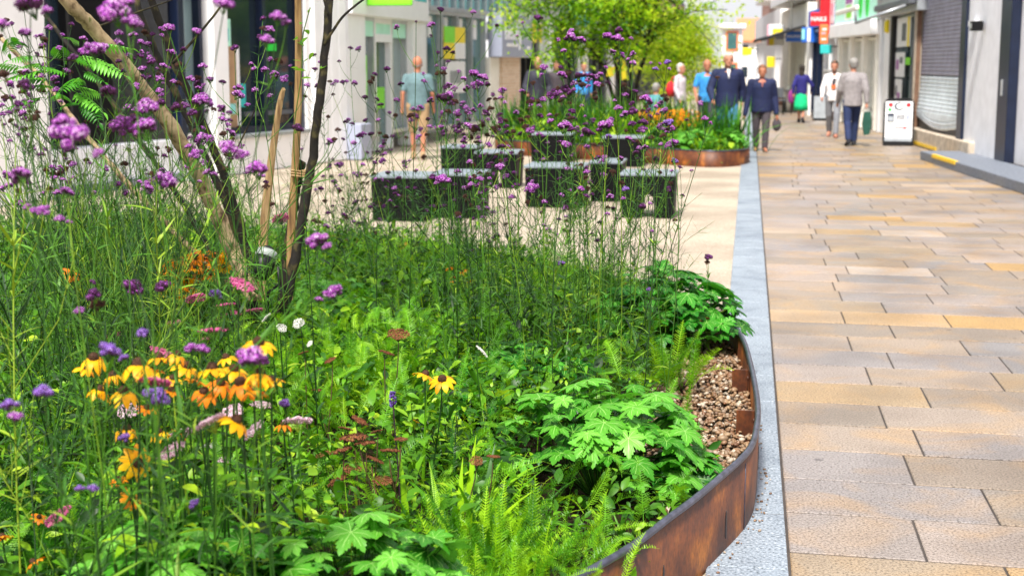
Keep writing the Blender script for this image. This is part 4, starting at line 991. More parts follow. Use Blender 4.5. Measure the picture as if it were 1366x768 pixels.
    if shirt:
        sm = MB(); sm.prism([(-.026*S, .0), (0, -.15*S), (.026*S, .0), (.03*S, .03*S), (-.03*S, .03*S)], -.008, .0)
        o = sm.build('shirt_front', shirt, t); p0 = up(0, -(.172*.74*build+g_*.8)*.86, 1.43); o.location = p0; o.rotation_euler = (R(-22), 0, 0)
    if not skirt:
        pm = MB(); e_ = .018
        capsule(pm, J(-.06, 0, hipz+.0), J(.06, 0, hipz+.0), (.100+e_)*S*build, (.100+e_)*S*build, 12)
        for (hj, kn, an, toe) in L:
            capsule(pm, hj, kn if not shorts else kn, (.083+e_)*S*build, (.056+e_*1.3)*S)
            if not shorts: capsule(pm, kn, an+J(0, 0, .02), (.056+e_*1.2)*S, (.045+e_*1.2)*S)
        remesh(pm, 'shorts' if shorts else 'trousers', [legm], t, .011, 3)
    else:
        pm = MB(); n = 24; V = []; F = []
        for k, (z, rx, ry) in enumerate(((1.0, .125, .10), (.92, .15, .125), (.75, .18, .16), (.55, .205, .19), (.38, .215, .21), (.385, .20, .195), (.6, .17, .15), (.95, .12, .1))):
            for j in range(n):
                a = 2*math.pi*j/n; wv = 1+.05*math.sin(a*5)*(k > 1); V.append(J(rx*math.cos(a)*wv, ry*math.sin(a)*wv, z))
        F = [(k*n+j, k*n+(j+1) % n, (k+1)*n+(j+1) % n, (k+1)*n+j) for k in range(7) for j in range(n)]
        pm.raw(V, F, 0, True); pm.build('skirt', skirt, t)
    for (hj, kn, an, toe) in L:
        fm = MB(); capsule(fm, an-J(0, -.035, .052), toe-J(0, -.02, .0), .046*S, .036*S); capsule(fm, an-J(0, -.02, .03), an-J(0, -.02, .0), .05*S, .047*S); V = fm.V
        for q in V: q[:, 2] = np.maximum(q[:, 2], .002)
        fm.build('shoe', shoes, t)
    return t, dict(A=A, L=L, chest=chest, head=head, S=S, up=up, sh=sh)
def footpos(px, py): q = gnd(px, py); return (q[0], q[1])
def held(name, label, cat, mb_parts, t, at):
    """a held thing stays top-level; placed in world space at the person's local point"""
    M = Matrix.Translation(t.location) @ Matrix.Rotation(t.rotation_euler.z, 4, 'Z')
    p = M @ Vector(at); o = thing(name, label, cat, p, t.rotation_euler.z)
    for n_, mb, m in mb_parts: mb.build(n_, m, o)
    return o
PI = math.pi
# facing: 0 looks to the camera (-Y); PI looks away
t, j = person('man in a dark navy padded jacket, white shirt and blue jeans, head bowed', footpos(968, 205), 1.86, R(8), 'jacket', 'cloth_navy', 'cloth_jeans', .17, .10, 'hair_white', shirt='cloth_white', build=1.12, head_tilt=1.0, elbows=((.05, .3), (.03, .2)))
t, j = person('heavy set person in a zipped navy jacket and dark trousers holding a stick', footpos(1014, 202), 1.63, R(2), 'jacket', 'cloth_navy', 'cloth_charcoal', .10, .04, 'hair_ginger', bald=False, shirt='lips', build=1.18, hands=((-.33, -.12, .74), (.31, -.03, .76)), skin='skin_tan')
mb = MB(); mb.tube([(.0, 0, .0), (.0, -.06, -.40), (-.03, -.12, -.715)], .011, 8); k_ = MB(); k_.tube([(0, 0, .0), (0, 0, .03), (0, .03, .055), (0, .08, .05)], .014, 8); r_ = MB(); r_.tube([(-.03, -.12, -.74), (-.03, -.12, -.70)], .016, 8)
hd = Vector((-.33*.95, -.12*.95, .74*.95-.06)); held('walking_stick', 'brown walking stick held by the person in the zipped navy jacket', 'walking stick', [('shaft', mb, 'wood_door'), ('handle', k_, 'wood_door'), ('rubber_tip', r_, 'black')], t, hd)
mb = MB(); mb.ell((0, 0, -.12), (.085, .05, .12), 12, 8); h2 = MB(); h2.tube([(-.05, 0, -.03), (-.03, 0, .05), (.03, 0, .05), (.05, 0, -.03)], .008, 6)
held('handbag', 'small dark bag hanging from the hand of the person with the walking stick', 'bag', [('bag_body', mb, 'cloth_charcoal'), ('bag_handle', h2, 'black')], t, (.31*.95, -.03, .76*.95-.10))
t, j = person('man in a grey blazer and dark jeans seen from behind, walking away on the paving', footpos(1135, 195), 1.76, PI+R(6), 'blazer', 'cloth_grey', 'cloth_darkjeans', .15, .08, 'hair_grey', build=1.1, phase=-1)
mb = MB(); mb.prism([(-.07, 0), (-.09, -.22), (-.06, -.45), (.05, -.47), (.09, -.25), (.06, 0)], -.035, .03); h2 = MB(); h2.tube([(-.10, 0, .0), (-.05, 0, .09), (.05, 0, .09), (.10, 0, .0)], .007, 6)
w_ = j['A'][0][2]; held('carrier_bag', 'dark green carrier bag in the hand of the man in the grey blazer', 'bag', [('bag_body', mb, 'cloth_darkgreen'), ('bag_handle', h2, 'black')], t, (w_[0]-.02, w_[1], w_[2]-.19))
t, j = person('man with beard in a white T-shirt with orange print, grey trousers and red shoes', footpos(1110, 183), 1.72, R(-6), 'shirt', 'cloth_white', 'cloth_greytrouser', .22, .10, 'hair_dark', shoes='shoe_red', build=.98, elbows=((.02, .2), (.02, .2)))
mb = MB(); mb.ell((0, 0, 0), (.055, .012, .07), 12, 8); o = mb.build('shirt_print', 'cloth_orange', t, j['up'](0, -.148, 1.16))
mb = MB(); mb.ell((0, 0, 0), (.035, .012, .09), 12, 8); mb.ell((.03, 0, .07), (.03, .01, .02), 8, 6); o = mb.build('shirt_print', 'cloth_charcoal', t, j['up'](0, -.152, 1.25))
mb = MB(); mb.ell((0, 0, 0), (.052, .035, .04), 12, 8); mb.build('beard', 'hair_dark', t, j['head']+np.array([0, -.055, -.085])*j['S'])
t, j = person('woman with long dark hair in an indigo top and bright green skirt walking away', footpos(1068, 164), 1.62, PI+R(-12), 'blouse', 'cloth_indigo', 'cloth_dark', .14, .08, 'hair_dark', female=True, longhair=True, skirt='cloth_green', elbows=((.10, .3), (.02, .1)))
w_ = j['up'](.30, 0, 1.0); mb = MB(); mb.ell((0, 0, -.2), (.11, .07, .20), 12, 8); h2 = MB(); h2.tube([(-.05, 0, -.05), (-.08, 0, .18), (-.10, 0, .40)], .012, 6)
held('shoulder_bag', 'purple shoulder bag of the woman in the green skirt', 'bag', [('bag_body', mb, 'cloth_purple'), ('strap', h2, 'cloth_purple')], t, w_)
t, j = person('man in a bright blue polo shirt behind the man in the navy padded jacket', footpos(941, 187), 1.74, R(12), 'shirt', 'cloth_blue', 'cloth_dark', .14, .08, 'hair_grey', bald=True, bare_arms=True, build=1.05, elbows=((.03, .2), (.0, 1.0)), skin='skin_tan')
t, j = person('white haired woman in a pale grey top beside the blue polo man', footpos(906, 180), 1.66, R(60), 'blouse', 'cloth_lilac', 'cloth_greytrouser', .10, .05, 'hair_white', female=True)
w_ = j['up'](-.24, .12, 1.22); mb = MB(); mb.ell((0, 0, -.1), (.13, .10, .19), 12, 8); h2 = MB(); h2.tube([(.0, 0, .05), (.06, 0, .16), (.12, -.04, .2)], .012, 6)
held('rucksack', 'red bag on the shoulder of the white haired woman', 'bag', [('bag_body', mb, 'cloth_red'), ('strap', h2, 'cloth_red')], t, w_)
t, j = person('grey haired person in a teal top sitting in front of the yellow leaved tree', footpos(874, 182), 1.66, PI+R(-30), 'blouse', 'cloth_teal', 'cloth_dark', 0, .05, 'hair_grey', sit=True, build=1.1)
st_ = thing('timber_seat', 'low seat under the seated person in teal', 'seat', (t.location.x, t.location.y, 0), PI+R(-30)); mb = MB(); mb.bbox(-.5, .5, -.28, .22, .30, .345, .01); mb.build('seat', 'wood_door', st_)
for sx in (-.42, .42): mb = MB(); mb.bbox(sx-.04, sx+.04, -.2, .16, 0, .30, .005); mb.build('leg', 'grey_dark', st_)
t, j = person('balding man in an open dark jacket over a lime shirt, by the tan brick pier', footpos(716, 184), 1.80, R(15), 'jacket', 'cloth_dark', 'cloth_charcoal', .12, .06, 'hair_dark', bald=True, shirt='cloth_lime', head_tilt=.8, elbows=((.03, .5), (.05, .5)), lean=.08)
t, j = person('bald man in grey blue T-shirt and khaki shorts seen from behind', footpos(558, 212), 1.78, PI+R(10), 'shirt', 'cloth_paleblue', 'cloth_khaki', .08, .06, 'hair_grey', bald=True, bare_arms=True, shorts=True, build=1.12, shoes='cloth_khaki', skin='skin_tan')
t, j = person('dark clothed pedestrian far behind the trees on the left side', footpos(742, 168), 1.72, R(0), 'jacket', 'cloth_charcoal', 'cloth_dark', .12, .06, 'hair_dark')
t, j = person('distant pedestrian in blue between the tree stems', footpos(778, 165), 1.70, R(20), 'shirt', 'cloth_blue', 'cloth_darkjeans', .12, .06, 'hair_dark')
# ================================================================== templates for leaves and flowers
def blade_T(L=1.0, w=.05, n=5, droop=.5, fold=.25):
    """narrow arching blade along +x"""
    V = []; F = []
    for i in range(n+1):
        t = i/n; x = L*(math.sin(droop*1.2*t)/(droop*1.2) if droop else t); z = -L*droop*t*t*.5; ww = w*math.sin(math.pi*min(1, .12+.88*t)**.8)*.5 if i < n else 0.001
        V += [(x, -ww, z+fold*ww), (x, 0, z), (x, ww, z+fold*ww)]
    for i in range(n):
        a = i*3; F += [(a, a+3, a+4), (a, a+4, a+1), (a+1, a+4, a+5), (a+1, a+5, a+2)]
    return np.array(V), np.array(F), np.zeros(len(F), int)
def ovate_T(L=1.0, w=.45, droop=.3, fold=.3):
    prof = [(0, .05), (.2, .75), (.45, 1), (.75, .6), (1, .0)]; V = []; F = []
    for t, q in prof:
        z = -droop*t*t*L; V += [(t*L, -w/2*q, z+fold*w/2*q), (t*L, 0, z), (t*L, w/2*q, z+fold*w/2*q)]
    for i in range(4): a = i*3; F += [(a, a+3, a+4), (a, a+4, a+1), (a+1, a+4, a+5), (a+1, a+5, a+2)]
    return np.array(V), np.array(F), np.zeros(len(F), int)
def fern_T(seed, L=1.0, w=.26, pairs=24, arch=.6, sub=True):
    """feathery, twice divided yarrow leaf along +x"""
    r = random.Random(seed); V = []; F = []
    def P(t): return np.array([L*t*(1-.18*arch*t*t), 0, L*(.25*t-arch*.55*t*t)])
    def addt(a, b, c): n = len(V); V.extend([a, b, c]); F.append((n, n+1, n+2))
    pr = [P(t) for t in np.linspace(0, 1, 9)]
    for a, b in zip(pr[:-1], pr[1:]):
        addt(a+[0, -.006, 0], b+[0, -.005, 0], b+[0, .005, 0]); addt(a+[0, -.006, 0], b+[0, .005, 0], a+[0, .006, 0])
    for i in range(pairs):
        t = .10+.88*i/pairs; c = P(t); ln = w*.5*math.sin(math.pi*(.12+.86*t**.9))**.8*r.uniform(.85, 1.1)
        for s in (-1, 1):
            sw = r.uniform(.35, .6); tip = c+np.array([ln*sw, s*ln*.92, r.uniform(-.10, .16)*ln+.02]); d = tip-c; pn = np.array([.012, 0, r.uniform(-.006, .006)])
            addt(c-pn*.7, c+pn*.7, tip)
            if sub:
                for q in (.35, .62, .85):
                    m = c+d*q; l2 = ln*.34*(1.15-q)
                    for s2 in (-1, 1):
                        e = m+np.array([l2*(.9 if s2 > 0 else -.35), s*l2*(.35 if s2 > 0 else .9), r.uniform(-.3, .5)*l2]); addt(m-d*.045, m+d*.045, e)
    return np.array(V), np.array(F), np.zeros(len(F), int)
def palm_T(seed, lobes=7, depth=.62, cup=.15, seg=3):
    """geranium / cranesbill leaf: deeply cut palmate leaf of radius 1, stalk joint at the origin, tip toward +x"""
    r = random.Random(seed); V = [(0, 0, 0)]; F = []
    spread = R(300); pts = []
    for k in range(lobes):
        a = -spread/2+spread*k/(lobes-1); ln = (1-.30*abs(k-(lobes-1)/2)/((lobes-1)/2))*r.uniform(.92, 1.05); hw = spread/(lobes-1)/2
        # from notch to tip to notch with teeth
        L_ = [(-1.0, .56), (-.90, .66), (-.84, .82), (-.62, .80), (-.55, .92), (-.34, .89), (-.26, 1.0), (0, 1.10), (.26, 1.0), (.34, .89), (.55, .92), (.62, .80), (.84, .82), (.90, .66)]
        for (u, q) in L_:
            rad = ln*q if abs(u) < 1 else .54*ln
            pts.append((rad*math.cos(a+u*hw*.97), rad*math.sin(a+u*hw*.97), q, u, k))
    # two rings: mid ribs fold, rim droop
    for (x, y, q, u, k) in pts:
        rr = math.hypot(x, y); z = cup*rr - .32*rr*rr + .07*(1-abs(u))*-1*rr + r.uniform(-.012, .012)
        V.append((x, y, z))
    n = len(pts)
    for i in range(n-1): F.append((0, 1+i, 2+i))
    # inner ring makes the surface bend instead of a fan of flat faces
    V = np.array(V); inner = V[1:]*np.array([.52, .52, 0])+np.stack([np.zeros(n), np.zeros(n), cup*.52*np.hypot(V[1:, 0], V[1:, 1])-.10*np.hypot(V[1:, 0], V[1:, 1])**2+.03*(np.array([abs(p[3]) for p in pts]))], 1)
    Va = np.concatenate([V, inner]); F = []
    for i in range(n-1): F += [(0, n+1+i, n+2+i), (n+1+i, 1+i, 2+i), (n+1+i, 2+i, n+2+i)]
    M = [0]*len(F); Vl = list(map(np.array, Va)); up = np.array([0, 0, .010])
    for i, (x, y, q, u, k) in enumerate(pts):
        if u == 0 or abs(abs(u)-.55) < .01:        # raised pale veins: mid rib of each lobe, thinner side veins
            o_, t_ = Vl[1+i], Vl[1+n+i]; d = o_/np.linalg.norm(o_); s_ = np.array([-d[1], d[0], 0])*(.016 if u == 0 else .008); c0 = np.zeros(3) if u == 0 else None
            if u == 0:
                b0 = len(Vl); Vl += [up-s_*.8, up+s_*.8, t_+up-s_, t_+up+s_, o_*.93+up*.6]; F += [(b0, b0+2, b0+3), (b0, b0+3, b0+1), (b0+2, b0+4, b0+3)]; M += [1]*3
            else:
                b0 = len(Vl); Vl += [t_+up-s_, t_+up+s_, o_*.9+up*.5]; F += [(b0, b0+2, b0+1)]; M += [1]
    return np.array(Vl), np.array(F), np.array(M)
FERN = [fern_T(i, arch=a) for i, a in enumerate((.3, .6, .9, 1.2))]
FERN_LO = [fern_T(i+9, arch=a, pairs=16, sub=False) for i, a in enumerate((.3, .7, 1.1))]
BLADE = [blade_T(droop=d) for d in (.15, .5, .9, 1.3)]
OVATE = [ovate_T(droop=d, fold=f) for d, f in ((.1, .3), (.35, .35), (.6, .2))]
PALM = [palm_T(i, cup=c) for i, c in enumerate((.10, .22, .0, .3))]
def visible(x, y, marg=60):
    """plan points that the photo can see (plus a margin for a step to the side)"""
    px = 683+FPX*((x*_R[0]+y*_R[1])/np.maximum(-x*math.sin(YAW)+y*math.cos(YAW), .1))
    return (px > -marg-220) & (px < 1366+marg)
def scatter(n, P=None, lo=1.5, hi=12, xlo=-7.6, xhi=.1, edge=.03):
    P = PL if P is None else P
    x = rng.uniform(xlo, xhi, n); y = rng.uniform(lo, hi, n); ok = inside(P, x, y); x, y = x[ok], y[ok]
    ok = visible(x, y); x, y = x[ok], y[ok]; ok = edge_dist(P, x, y) > edge; return x[ok], y[ok]
def gravel_clear(x, y, e=None):
    """True where plants may grow (not on the open pebble area)"""
    d = edge_dist(PL, x, y); wd = np.interp(y, [4.1, 4.6, 5.0, 5.6, 6.2, 7.0, 7.5, 8.0], [.03, .05, .10, .34, .50, .40, .12, .04])
    return ~((x > -1.2) & (d < wd))
def h_env(x, y):
    bump = .5+.5*np.sin(x*4.7+y*1.3)*np.sin(y*3.9-x*2.2); bump = bump*.55+.25*(.5+.5*np.sin(x*11+y*7))+.2*(.5+.5*np.sin(y*13-x*9))
    """plant height envelope over the bed"""
    e = edge_dist(PL, x, y); return np.clip(.12+e*.45, .12, .44)*(.60+.75*bump)
# ================================================================== ground foliage (nobody could count it)
SHOWY = [(gnd(800, 600, .3), .36), (gnd(470, 745, .38), .26), (gnd(255, 750, .40), .30), (gnd(885, 440, .3), .40), (gnd(660, 745, .25), .22), (gnd(268, 385, .42), .42), (gnd(280, 430, .4), .30)]
def showy(x, y):
    m = np.zeros(len(x), bool)
    for c, r_ in SHOWY: m |= np.hypot(x-c[0], y-c[1]) < r_
    return m
def carpet():
    b = Batch()
    # leafy understorey: small ovate leaves at all heights
    n = 105000; x, y = scatter(n); k = len(x); keep = gravel_clear(x, y) & (~showy(x, y) | (rng.random(k) < .12)) & (rng.random(k) < np.clip(1.25-y/16, .5, 1)); x, y = x[keep], y[keep]; k = len(x)
    h = h_env(x, y); z = SOILZ+h*rng.random(k)**.7*.80; s = np.where(rng.random(k) < .22, rng.uniform(.05, .085, k), rng.uniform(.020, .048, k))
    A = rots(rng.uniform(0, 6.28, k), rng.normal(.15, .5, k), rng.normal(0, .5, k), s); t = np.stack([x, y, z], 1); idx = rng.integers(0, 3, k)
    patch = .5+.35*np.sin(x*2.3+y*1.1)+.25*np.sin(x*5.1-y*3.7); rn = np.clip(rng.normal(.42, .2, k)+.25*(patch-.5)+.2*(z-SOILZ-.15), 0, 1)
    for i in range(3): q = idx == i; b.add(OVATE[i], (A[q], t[q]), 0, rn[q])
    # thin stalks and grass
    n = 9000; x, y = scatter(n); k = len(x); keep = gravel_clear(x, y) & ~showy(x, y); x, y = x[keep], y[keep]; k = len(x); h = h_env(x, y)*.85
    A = rots(rng.uniform(0, 6.28, k), rng.normal(1.15, .3, k), rng.normal(0, .6, k), h*rng.uniform(.6, 1.25, k)); A[:, :, 1] *= .45
    t = np.stack([x, y, np.full(k, SOILZ-.01)], 1); idx = rng.integers(0, 4, k)
    for i in range(4): q = idx == i; b.add(BLADE[i], (A[q], t[q]), 0)
    o = b.build('leafy_ground_cover', 'ground_leaf'); tag(o, 'mixed low green leaves and grass filling the near planter', kind='stuff')
    # feathery fronds everywhere, denser and brighter in patches
    cent = [(gnd(px, py, .35), r_, w_) for px, py, r_, w_ in ((465, 470, .55, 1), (560, 430, .5, .5), (410, 560, .35, .6), (700, 720, .42, 1), (790, 500, .35, .5), (340, 330, .7, .5), (640, 350, .8, .6), (170, 560, .4, .4), (560, 560, .3, .3), (860, 480, .25, .6), (60, 700, .4, .4))]
    n = 42000; x, y = scatter(n); k = len(x); pr = np.full(k, .26)+.12*(y > 7.5)
    for c, r_, w_ in cent: pr = np.maximum(pr, w_*np.exp(-((x-c[0])**2+((y-c[1])*.7)**2)/(r_*r_)))
    keep = (rng.random(k) < pr*.62) & gravel_clear(x, y) & ~showy(x, y); x, y, pr = x[keep], y[keep], pr[keep]; k = len(x); h = h_env(x, y)
    z = SOILZ+h*rng.uniform(.15, .72, k); s = rng.uniform(.13, .26, k)
    A = rots(rng.uniform(0, 6.28, k), rng.normal(.75, .35, k), rng.normal(0, .35, k), s); t = np.stack([x, y, z], 1); idx = rng.integers(0, 4, k)
    b = Batch(); rn = np.clip(rng.normal(.30+.35*pr, .17), 0, 1)
    far = y > 7.6
    for i in range(4):
        q = (idx == i) & ~far; b.add(FERN[i], (A[q], t[q]), 0, rn[q]); q = (idx == i) & far; b.add(FERN_LO[i % 3], (A[q], t[q]), 0, rn[q])
    o = b.build('feathery_foliage', 'fern'); tag(o, 'bright feathery yarrow foliage in the near planter', kind='stuff')
    print('carpet fronds', k)
carpet()
# ================================================================== individual foliage clumps
def geranium_clump(label, px, py, zc, rad, n, leaf, mat, pxr=None, hgt=.35, seed=1, group=None, loc=None, flat=.75, name='geranium_clump'):
    """dome of palmate leaves; px,py = photo column/row of the clump centre at height zc"""
    c = gnd(px, py, zc) if loc is None else np.array(loc); t = thing(name, label, 'plant', (c[0], c[1], SOILZ), 0, group)
    g2 = np.random.default_rng(seed); b = Batch(); st = MB()
    u = g2.uniform(-1, 1, (n*3, 2)); u = u[np.hypot(u[:, 0], u[:, 1]) < 1][:n]; k = len(u); rr = np.hypot(u[:, 0], u[:, 1])
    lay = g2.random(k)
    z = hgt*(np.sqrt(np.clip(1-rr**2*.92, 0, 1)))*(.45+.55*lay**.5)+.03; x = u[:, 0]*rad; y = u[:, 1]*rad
    # keep clear of the steel wall
    yaw = np.arctan2(u[:, 1], u[:, 0])+g2.normal(0, .55, k)
    pitch = -rr*flat*.6+g2.normal(.10, .24, k); s = leaf*g2.uniform(.45, 1.2, k)
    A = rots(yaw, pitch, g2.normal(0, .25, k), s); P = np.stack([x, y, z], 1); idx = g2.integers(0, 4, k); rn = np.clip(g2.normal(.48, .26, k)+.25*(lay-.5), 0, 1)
    for i in range(4): q = idx == i; b.add(PALM[i], (A[q], P[q]), 0, rn[q])
    b.build('leaves', [mat, 'leaf_vein'], t)
    for i in range(0, k, 1):
        e = P[i]; m = e*np.array([.45, .45, .55]); st.tube([(e[0]*.12, e[1]*.12, -.02), m, e], [.0022, .0018, .0014], 3, cap=False)
    st.build('leaf_stalks', 'verb_green', t); return t
geranium_clump('dark glossy cranesbill clump bulging over the curved end of the steel planter', 885, 425, .30, .43, 230, .080, 'geranium', hgt=.42, seed=2, group='cranesbill clumps')
geranium_clump('bright green cranesbill clump with big cut leaves beside the bare pebbles', 800, 590, .30, .39, 135, .084, 'geranium_pale', hgt=.36, seed=3, group='cranesbill clumps')
geranium_clump('pale blue-green cranesbill leaves at the bottom edge left of the fern fronds', 470, 740, .42, .34, 125, .085, 'geranium_pale', hgt=.36, seed=4, group='cranesbill clumps')
geranium_clump('fresh green cranesbill clump in the bottom left corner of the bed under the yellow daisies', 255, 742, .44, .38, 150, .085, 'geranium_pale', hgt=.36, seed=5, group='cranesbill clumps')
geranium_clump('cranesbill leaves in the shade just right of the dark tree stem', 440, 405, .30, .38, 120, .085, 'geranium_pale', hgt=.30, seed=6, group='cranesbill clumps')
geranium_clump('small cranesbill clump low between the bright clump and the dark glossy one', 905, 640, .18, .16, 28, .075, 'geranium', hgt=.14, seed=7, group='cranesbill clumps')
geranium_clump('dark cranesbill leaves deep in the bed behind the bright clump', 690, 500, .3, .35, 110, .08, 'geranium', hgt=.28, seed=8, group='cranesbill clumps')
def frond_clump(label, px, py, zc, rad, n, L, seed, up=1.05, mat='fern', T=FERN, w=1.0, name='yarrow_clump'):
    c = gnd(px, py, zc); t = thing(name, label, 'plant', (c[0], c[1], SOILZ), 0); g2 = np.random.default_rng(seed); b = Batch()
    x = g2.normal(0, rad*.5, n); y = g2.normal(0, rad*.5, n); yaw = np.arctan2(y, x)+g2.normal(0, .6, n); A = rots(yaw, g2.normal(up, .28, n), g2.normal(0, .4, n), L*g2.uniform(.6, 1.1, n)); A[:, :, 1] *= w
    P = np.stack([x, y, g2.uniform(0, .06, n)], 1); idx = g2.integers(0, len(T), n)
    for i in range(len(T)): q = idx == i; b.add(T[i], (A[q], P[q]), 0)
    b.build('fronds', mat, t); return t
frond_clump('lush upright feathery fronds at the bottom centre in front of the bright cranesbill', 660, 745, .25, .28, 190, .26, 11, w=.7, up=1.2)
frond_clump('feathery fronds at the bottom edge beside the steel wall', 672, 722, .22, .10, 30, .22, 12, up=1.3)
frond_clump('tall feathery fronds standing in front of the dark glossy cranesbill', 885, 500, .22, .14, 34, .32, 13, up=1.2)
frond_clump('bright lime feathery clump in the middle left of the bed', 470, 500, .28, .42, 230, .34, 14)
frond_clump('dark fine ferny clump at lower left beneath the pale yarrow', 120, 700, .30, .35, 200, .30, 15, mat='fern_dark')
frond_clump('strap leaved clump with glossy upright leaves in the bottom centre', 610, 700, .25, .14, 46, .33, 16, up=1.15, T=BLADE, w=1.7, name='strap_leaf_plant')
frond_clump('bright grassy tuft at the back right of the dark tree stem', 500, 335, .25, .40, 170, .36, 17, T=BLADE, w=.7, name='grass_tuft')
frond_clump('bluish narrow leaved tuft in the centre of the bed under the tall stems', 660, 420, .3, .45, 260, .42, 18, T=BLADE, mat='verb_green', w=.6, name='grass_tuft')
def leafy_bush(label, px, py, zc, rad, n, hgt, seed, mat='ground_leaf', leaf=.05, name='leafy_shrub', loc=None, yaw0=0):
    """many upright stems with opposite ovate leaves"""
    c = gnd(px, py, zc) if loc is None else np.array(loc); t = thing(name, label, 'plant', (c[0], c[1], SOILZ), 0); g2 = np.random.default_rng(seed); b = Batch(); st = MB(); Ps = []; Ys = []; Ss = []; Pi = []
    for i in range(n):
        a = g2.uniform(0, 6.28); r_ = rad*math.sqrt(g2.random()); x0, y0 = r_*.6*math.cos(a), r_*.6*math.sin(a); h = hgt*g2.uniform(.55, 1.05)*(1-.3*(r_/rad)**2)
        lean = np.array([math.cos(a), math.sin(a)])*r_*.7; P = [np.array([x0+lean[0]*q*q, y0+lean[1]*q*q, h*q]) for q in np.linspace(0, 1, 6)]
        st.tube(P, [.0028]*5+[.0012], 3, cap=False); m = int(h/.035)
        for j in range(2, m):
            q = j/m; p = np.array([x0+lean[0]*q*q, y0+lean[1]*q*q, h*q]); a0 = j*1.57+i
            for s in (0, math.pi): Ps.append(p); Ys.append(a0+s+g2.normal(0, .2)); Ss.append(leaf*g2.uniform(.7, 1.15)*(1.1-.4*q)); Pi.append(g2.normal(.35+.4*q, .2))
    k = len(Ps); A = rots(np.array(Ys), np.array(Pi), g2.normal(0, .25, k), np.array(Ss)); P = np.array(Ps); idx = g2.integers(0, 3, k)
    for i in range(3): q = idx == i; b.add(OVATE[i], (A[q], P[q]), 0)
    b.build('leaves', mat, t); st.build('stems', 'verb_green', t); return t
leafy_bush('low bush of oval glossy leaves in the middle of the bed above the strap leaves', 610, 590, .30, .30, 46, .34, 21, leaf=.062)
leafy_bush('broad leaved bush behind the bright cranesbill in the bed', 700, 520, .30, .28, 36, .38, 22)
leafy_bush('fine leaved bush among the yellow daisies on the left', 280, 470, .35, .40, 56, .36, 23, leaf=.04)
leafy_bush('dark leafy bush at the lower left under the near verbena stems', 60, 560, .4, .40, 50, .45, 24, leaf=.06)
leafy_bush('leafy bush below the bluish tuft in the centre', 560, 500, .30, .30, 36, .34, 25)
leafy_bush('tall leafy growth at the left behind the verbena stems', 80, 400, .5, .60, 60, .55, 26, leaf=.055)
leafy_bush('leafy growth right of the bluish tuft beneath the thin stems', 790, 420, .35, .42, 54, .42, 27, leaf=.05)
for i, (px, Y_, h_, r_, kind) in enumerate(((455, 9.6, .50, .35, 0), (525, 9.0, .42, .40, 1), (590, 9.5, .55, .35, 0), (640, 8.6, .50, .40, 1), (700, 8.9, .58, .34, 0), (755, 8.2, .50, .36, 1), (815, 8.0, .52, .32, 0), (860, 7.6, .44, .28, 1), (60, 9.8, .55, .5, 0), (150, 10.2, .50, .5, 1), (240, 10.0, .55, .45, 0), (20, 7.4, .62, .4, 1))):
    q = gnd(px, 85+1900*1.4/Y_, .25); nm = ['at the back edge behind the dark stem', 'left of centre at the back edge', 'before the left front benches', 'at the back edge before the back benches', 'before the central bench', 'right of the central bench', 'before the rightmost bench', 'left of the dark glossy cranesbill', 'at the far left back edge', 'below the black recess', 'behind the slanting stems', 'in the left thicket'][i]
    if kind == 0: leafy_bush('loose leafy plant '+nm, 0, 0, 0, r_, 40, h_, 300+i, mat='ground_leaf', leaf=.06, loc=(q[0], Y_, 0))
    else:
        t = thing('yarrow_clump', 'tall feathery green plant '+nm, 'plant', (q[0], Y_, SOILZ)); g2 = np.random.default_rng(300+i); b = Batch(); n = 190
        x = g2.normal(0, r_*.55, n); y = g2.normal(0, r_*.45, n); P = np.stack([x, y, g2.uniform(0, h_*.6, n)], 1); A = rots(g2.uniform(0, 6.28, n), g2.normal(1.0, .3, n), g2.normal(0, .4, n), g2.uniform(.16, .30, n)); A[:, :, 1] *= .8; idx = g2.integers(0, 3, n)
        for j in range(3): q_ = idx == j; b.add(FERN_LO[j], (A[q_], P[q_]), 0)
        b.build('fronds', 'fern', t)
# large soft lime leaf that stands up on its own
c = gnd(388, 700, .30); t = thing('broadleaf_seedling', 'lone seedling with broad soft lime green leaves at the bottom left of the bed', 'plant', (c[0], c[1], SOILZ))
mb = MB(); mb.tube([(0, 0, 0), (.005, 0, .15), (0, 0, .34)], [.003, .0025, .0015], 5); mb.build('stem', 'lime_leaf', t)
for k, (z, a, L_) in enumerate(((.24, -1.5, .095), (.20, 1.9, .075), (.15, .3, .07), (.28, 3.4, .06), (.31, .9, .04), (.33, 4.6, .035), (.12, 2.9, .06))):
    b = Batch(); b.add(ovate_T(w=.75, droop=.75, fold=.1), (rots(np.array([a]), np.array([-.1]), np.array([0.]), np.array([L_])), np.array([[0, 0, z]]))); b.build('leaf', 'lime_leaf', t)
# ================================================================== verbena
def floret_T():
    V = [(0, 0, .2)]; F = []
    for k in range(5):
        a = 2*math.pi*k/5; V += [(math.cos(a-.32)*.75, math.sin(a-.32)*.75, .25), (math.cos(a)*1.0, math.sin(a)*1.0, .12), (math.cos(a+.32)*.75, math.sin(a+.32)*.75, .25)]
    for k in range(5): a = 1+3*k; F += [(0, a, a+1), (0, a+1, a+2)]
    n = len(V); V += [(.3, 0, -.9), (-.15, .26, -.9), (-.15, -.26, -.9)]; M = [0]*len(F)
    return np.array(V, float)*np.array([1, 1, 1]), np.array(F), np.array(M)
def bud_T():
    V = [(1, 0, 0), (-.5, .86, 0), (-.5, -.86, 0), (0, 0, 1.7), (0, 0, -1.7)]; F = [(0, 1, 3), (1, 2, 3), (2, 0, 3), (1, 0, 4), (2, 1, 4), (0, 2, 4)]
    return np.array(V, float), np.array(F), np.zeros(6, int)
FL, BUD = floret_T(), bud_T()
